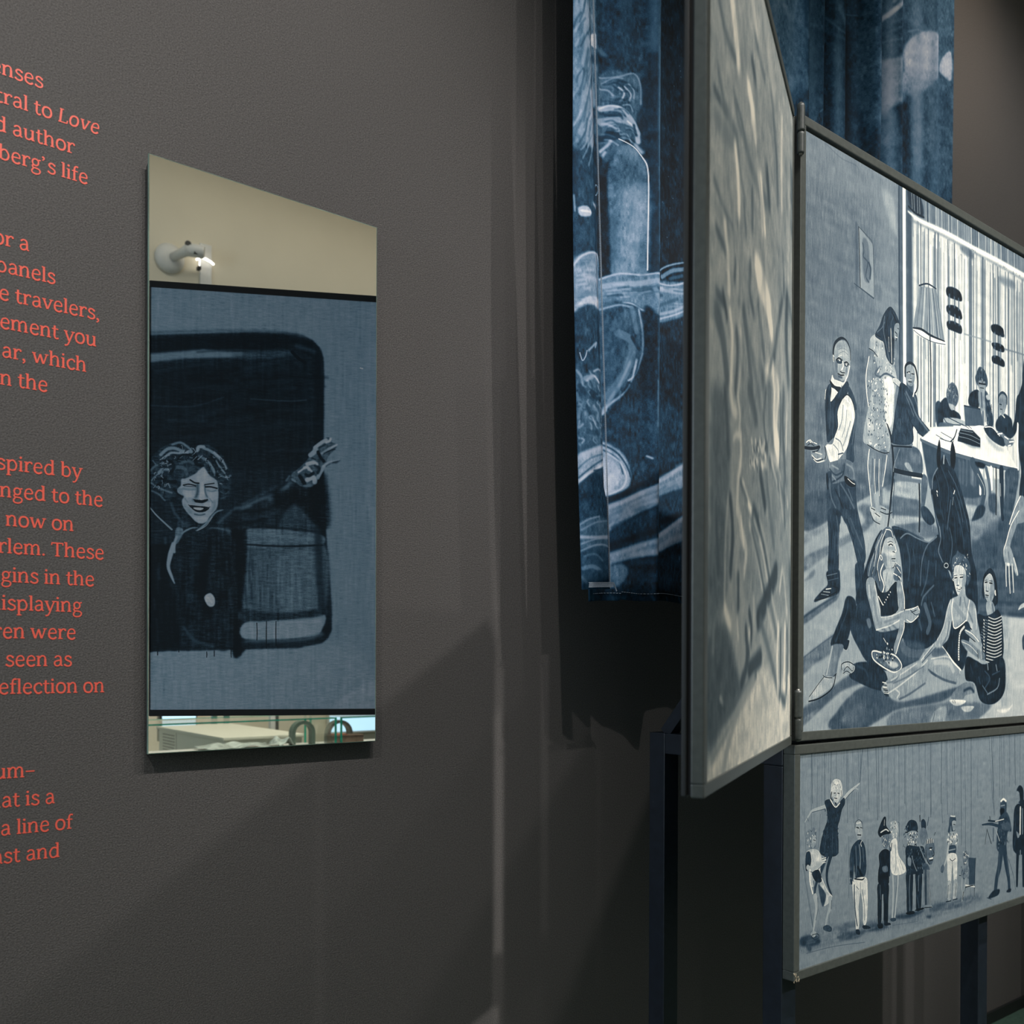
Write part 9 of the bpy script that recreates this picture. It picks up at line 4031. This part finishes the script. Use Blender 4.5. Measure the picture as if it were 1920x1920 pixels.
# the side edge turned over to the front, with its overlocked seam
def edge_r(q):
    z = CTOP - (CTOP - 1.73) * q
    return 1.572 + 0.0655 * min(1, max(0, (3.18 - z) / 1.45))
cloth('turned_edge', lambda q: 1.519 + 0.035 * max(0, (q - .55) / .45) ** 1.5, edge_r, 12, lambda x: 1.722 + (x - 1.55) * 0.06, lambda x, q, s: -0.222 - 0.010 * math.sin(math.pi * s) - (0.012 if q > .9 else 0) * s, cu, cmat, 46)
bm = bmesh.new(); random.seed(4); n = 760
for k in range(n):
    q = k / n; x = edge_r(q) - 0.0015; z = CTOP - (CTOP - 1.729) * q
    add_box(bm, (x - 0.0030, -0.2365, z - 0.0007), (x + 0.0018, -0.2350, z + 0.0005))
    if k % 20 == 0: add_bar(bm, (x, -0.2368, z), (edge_r((k + 20) / n) - 0.0015, -0.2368, CTOP - (CTOP - 1.729) * (k + 20) / n), 0.0009)
s_ = link('edge_stitching', mesh_of(bm), M['thread'], cu); s_['kind'] = 'stuff'
bm = bmesh.new()
for k in range(44):
    x = 1.556 + 0.080 * k / 43; z = 1.7335 + (x - 1.55) * 0.06
    add_bar(bm, (x - 0.0008, -0.2465, z - 0.006), (x + 0.0008, -0.2465, z + 0.004), 0.0007)
add_bar(bm, (1.554, -0.2467, 1.7380), (1.636, -0.2467, 1.7430), 0.0012); add_bar(bm, (1.554, -0.2467, 1.7270), (1.636, -0.2467, 1.7320), 0.0010)
add_bar(bm, (1.637, -0.2467, 1.742), (1.649, -0.2450, 1.722), 0.0022)
s_ = link('hem_stitching', mesh_of(bm), M['thread'], cu); s_['kind'] = 'stuff'
bm = bmesh.new(); x = 1.63
while x < 3.36:
    z = hem_z(x) + 0.019; yy = -0.2025 + fold(x) * 1.10 + 0.003 * math.sin(5 + x * 7); yy2 = -0.2025 + fold(x + .0045) * 1.10 + 0.003 * math.sin(5 + x * 7)
    add_bar(bm, (x, yy, z), (x + 0.0045, yy2, z), 0.0010); x += 0.0068
s_ = link('hem_stitching', mesh_of(bm), M['thread'], cu); s_['kind'] = 'stuff'
tube('curtain_rod', [(1.40, -0.2, CTOP + 0.02), (3.50, -0.2, CTOP + 0.02)], 0.014, M['black'], cu, 12)
for x in (1.45, 3.45): box('rod_bracket', (x - 0.012, -0.2, CTOP + 0.012), (x + 0.012, -0.0005, CTOP + 0.032), M['black'], cu)


# ------------------------------------------------------------------ what the mirror sees behind the viewer
def arch_glass():
    m = bpy.data.materials.new('clear_pane'); m.use_nodes = True; nt = m.node_tree
    for n in list(nt.nodes): nt.nodes.remove(n)
    o = nt.nodes.new('ShaderNodeOutputMaterial'); tr = nt.nodes.new('ShaderNodeBsdfTransparent'); gl = nt.nodes.new('ShaderNodeBsdfGlossy')
    tr.inputs['Color'].default_value = (0.985, 0.996, 0.990, 1); gl.inputs['Roughness'].default_value = 0.0; gl.inputs['Color'].default_value = (1, 1, 1, 1)
    fr = nt.nodes.new('ShaderNodeFresnel'); fr.inputs['IOR'].default_value = 1.35; mx = nt.nodes.new('ShaderNodeMixShader')
    geo = nt.nodes.new('ShaderNodeNewGeometry'); inv = nt.nodes.new('ShaderNodeMath'); inv.operation = 'SUBTRACT'; inv.inputs[0].default_value = 1.0; nt.links.new(geo.outputs['Backfacing'], inv.inputs[1])
    mul = nt.nodes.new('ShaderNodeMath'); mul.operation = 'MULTIPLY'; nt.links.new(fr.outputs[0], mul.inputs[0]); nt.links.new(inv.outputs[0], mul.inputs[1])
    nt.links.new(mul.outputs[0], mx.inputs[0]); nt.links.new(tr.outputs[0], mx.inputs[1]); nt.links.new(gl.outputs[0], mx.inputs[2]); nt.links.new(mx.outputs[0], o.inputs[0])
    return m
PANE = arch_glass()
def display_case(x0, x1, label):
    y0, y1, zb, zt = -3.34, -2.95, 1.055, 1.226; g = 0.008
    c = tag(empty('display_case', ((x0 + x1) / 2, (y0 + y1) / 2, 0)), label, 'display case')
    c2 = Vector(c.location)
    def b(name, a, bb, mt): return box(name, tuple(Vector(a) - c2), tuple(Vector(bb) - c2), mt, c)
    b('plinth', (x0, y0, 0), (x1, y1, zb), M['white'])
    for a, bb in (((x0, y1 - g, zb + .0005), (x1, y1, zt - g)), ((x0, y0, zb + .0005), (x1, y0 + g, zt - g))): b('glass_pane', a, bb, PANE)
    for xx in (x0, x1 - g): b('glass_pane', (xx, y0 + g, zb + .0005), (xx + g, y1 - g, zt - g), PANE)
    b('glass_lid', (x0 + .004, y0 + .004, zt - g + .001), (x1 - .004, y1 - .004, zt - .001), PANE)
    e = 0.0045
    b('polished_edge', (x0, y1 - e, zt - g), (x1, y1, zt), M['glass_edge']); b('polished_edge', (x0, y0, zt - g), (x1, y0 + e, zt), M['glass_edge'])
    for xx in (x0, x1 - 0.012):
        b('polished_edge', (xx, y1 - e, zb), (xx + 0.012, y1, zt - g), M['glass_edge']); b('polished_edge', (xx, y0, zb), (xx + 0.012, y0 + e, zt - g), M['glass_edge'])
    return c
display_case(0.75, 2.537, 'glass-topped display case on a white plinth reflected low in the mirror, left one')
display_case(2.560, 4.30, 'glass-topped display case reflected low in the mirror, right one with the brown box')
def rumpled(name, x0, x1, y0, y1, z, amp, mt, label, cat, seed, rz=0.0):
    random.seed(seed); bm = bmesh.new(); nx, ny = 26, 12; V = {}
    ph = [random.random() * 6 for _ in range(6)]
    for i in range(nx + 1):
        for j in range(ny + 1):
            u, v = i / nx, j / ny
            h = amp * (0.5 + 0.22 * math.sin(u * 7 + ph[0]) + 0.16 * math.sin(v * 6 + u * 9 + ph[1]) + 0.1 * math.sin(u * 19 + ph[2])) * math.sin(math.pi * min(max(u, .03), .97)) ** .5
            V[i, j] = bm.verts.new(((u - .5) * (x1 - x0), (v - .5) * (y1 - y0), 0.002 + h))
    for i in range(nx):
        for j in range(ny): bm.faces.new((V[i, j], V[i + 1, j], V[i + 1, j + 1], V[i, j + 1]))
    o = link(name, mesh_of(bm), mt, None, True); s = o.modifiers.new('thickness', 'SOLIDIFY'); s.thickness = 0.0015; s.offset = 1
    o.location = ((x0 + x1) / 2, (y0 + y1) / 2, z); o.rotation_euler.z = rz
    return tag(o, label, cat)
rumpled('printed_leaflet', 1.84, 2.20, -3.30, -3.00, 1.056, 0.055, M['paper'], 'grey-green crumpled printed sheet inside the left display case', 'leaflet', 3, 0.05)
rumpled('folded_paper', 2.24, 2.36, -3.28, -3.11, 1.056, 0.060, M['paper'], 'creased grey paper beside the glass end of the left display case', 'paper', 9, -0.04)
tag(box('white_card', (2.20, -3.10, 1.0565), (2.33, -2.98, 1.0585), M['white']), 'small bright white card between the creased papers in the display case', 'card')
def arch(name, cx, y, z, r, w, th, mt, label, legs=0.0):
    bm = bmesh.new(); prev = None; n = 28
    for k in range(n + 1):
        a = math.pi * k / n; ring = []
        for rr in (r, r - th):
            for yy in (-w / 2, w / 2): ring.append(bm.verts.new((rr * math.cos(a), yy, legs + rr * math.sin(a))))
        if prev: 
            for p, q in ((0, 1), (1, 3), (3, 2), (2, 0)): bm.faces.new((prev[p], prev[q], ring[q], ring[p]))
        else: first = ring
        prev = ring
    bm.faces.new((first[0], first[1], first[3], first[2])); bm.faces.new((prev[0], prev[2], prev[3], prev[1]))
    if legs > 0:
        for s in (-1, 1): add_box(bm, (s * (r - th / 2) - th / 2, -w / 2, 0), (s * (r - th / 2) + th / 2, w / 2, legs))
    bmesh.ops.recalc_face_normals(bm, faces=bm.faces)
    o = link(name, mesh_of(bm), mt, None); o.location = (cx, y, z); return tag(o, label, 'ring')
arch('metal_hoop', 2.44, -3.19, 1.0565, 0.072, 0.05, 0.020, M['dark_green'], 'dark curved metal hoop at the end of the left display case', 0.07)
arch('metal_hoop', 2.675, -3.19, 1.0565, 0.082, 0.05, 0.018, M['ring'], 'grey arched metal hoop over the brown box in the right case', 0.055)
bb = tag(empty('brown_box', (2.68, -3.12, 1.0565)), 'low brown wooden box inside the right display case', 'box')
box('body', (-0.10, -0.035, 0), (0.105, 0.035, 0.048), M['brown'], bb, 0.003); box('lid', (-0.103, -0.038, 0.0485), (0.108, 0.038, 0.054), M['brown'], bb, 0.002)
tag(box('red_card', (2.60, -3.15, 1.1115), (2.68, -3.09, 1.116), M['red']), 'small red-orange card lying on the brown box', 'card')
# cream information plinth with rows of fine print
ip = tag(empty('information_plinth', (2.30, -3.95, 0)), 'cream waist-high information plinth reflected at the lower left of the mirror', 'plinth')
box('body', (-0.24, -0.60, 0), (0.24, 0.55, 1.085), M['cream'], ip, 0.003); box('top_board', (-0.255, -0.61, 1.086), (0.255, 0.57, 1.104), M['cream'], ip, 0.003)
bm = bmesh.new(); random.seed(2)
for r in range(9):
    yy = -0.52
    while yy < -0.30:
        l = random.uniform(0.012, 0.03); add_box(bm, (-0.2412, yy, 1.055 - r * 0.020), (-0.2400, min(yy + l, -0.29), 1.062 - r * 0.020)); yy += l + 0.007
pr = link('fine_print', mesh_of(bm), M['ring'], ip); pr['kind'] = 'stuff'
box('seam', (-0.2408, -0.262, 0.3), (-0.2400, -0.256, 1.08), M['ring'], ip)
# things against the far wall
sc_ = tag(empty('wall_screen', (2.33, -4.96, 1.14)), 'small bright blue-white screen on the far wall in the mirror', 'screen')
box('bezel', (-0.13, -0.02, -0.10), (0.13, 0.012, 0.10), M['black'], sc_, 0.003); box('display', (-0.12, 0.0125, -0.09), (0.12, 0.0145, 0.09), M['screen'], sc_)
s2 = tag(empty('wide_screen', (3.75, -4.96, 1.13)), 'wide pale blue screen on the far wall behind the hoop', 'screen')
box('bezel', (-0.24, -0.02, -0.17), (0.24, 0.012, 0.14), M['white'], s2, 0.003); box('display', (-0.225, 0.0125, -0.155), (0.225, 0.0145, 0.125), M['screen'], s2)
for k, (x, lab) in enumerate(((2.50, 'nearer the small screen'), (2.59, 'nearer the white post'))):
    g = tag(empty('slim_post', (x, -4.72 + k * 0.0, 0)), 'slim dark green post before the far wall, the one ' + lab, 'post', 'slim dark green posts')
    box('shaft', (-0.017, -0.017, 0.012), (0.017, 0.017, 1.32), M['dark_green'], g, 0.002); lathe('base_disc', [(0.034, 0), (0.034, 0.010), (0.02, 0.012)], M['dark_green'], g)
wp = tag(empty('white_post', (2.90, -4.60, 0)), 'white upright post with a grey side before the far wall', 'post')
box('shaft', (-0.035, -0.02, 0.01), (0.0, 0.02, 1.5), M['white'], wp, 0.002); box('grey_strip', (0.001, -0.02, 0.01), (0.026, 0.02, 1.5), M['ring'], wp); box('base', (-0.08, -0.08, 0), (0.08, 0.08, 0.0095), M['white'], wp)
# security camera and small lamp high on the far wall
cm = tag(empty('security_camera', (2.27, -5.0, 4.42)), 'white round-based security camera high on the far wall', 'camera')
lathe('base', [(0.105, 0), (0.105, 0.020), (0.080, 0.040), (0.045, 0.048)], M['white'], cm, axis=(0, 1, 0), n=32)
lathe('arm', [(0.030, 0), (0.034, 0.10), (0.050, 0.16)], M['white'], cm, origin=(0.01, 0.045, 0.0), axis=(0.50, 0.72, 0.22), n=20)
lathe('barrel', [(0.030, 0), (0.045, 0.015), (0.045, 0.125), (0.036, 0.135)], M['white'], cm, origin=(0.06, 0.15, 0.035), axis=(0.90, 0.40, -0.06), n=24)
lathe('lens', [(0.022, 0), (0.020, 0.008)], M['black'], cm, origin=(0.070, 0.19, 0.062), axis=(-0.2, 1, 0.2), n=16)
box('clip', (0.105, 0.19, 0.03), (0.150, 0.215, 0.045), M['black'], cm); box('clip', (0.105, 0.19, -0.005), (0.150, 0.215, 0.010), M['black'], cm)
lp = tag(empty('wall_lamp', (2.50, -5.0, 4.45)), 'small white wall lamp with two short glowing tubes beside the camera', 'lamp')
box('back_plate', (-0.012, 0, -0.17), (0.075, 0.018, 0.14), M['white'], lp, 0.004)
tube('glowing_tube', [(-0.006, 0.05, 0.020), (0.02, 0.06, 0.012), (0.050, 0.065, 0.000), (0.074, 0.06, -0.012)], 0.0085, M['glow'], lp)
tube('glowing_tube', [(-0.050, 0.05, -0.006), (-0.036, 0.05, 0.010), (-0.024, 0.05, 0.024)], 0.0075, M['glow'], lp)
tube('glowing_tube', [(-0.026, 0.05, 0.006), (-0.028, 0.05, -0.045)], 0.004, M['glow'], lp)
box('socket', (-0.040, 0.02, -0.070), (-0.018, 0.06, -0.048), M['black'], lp)
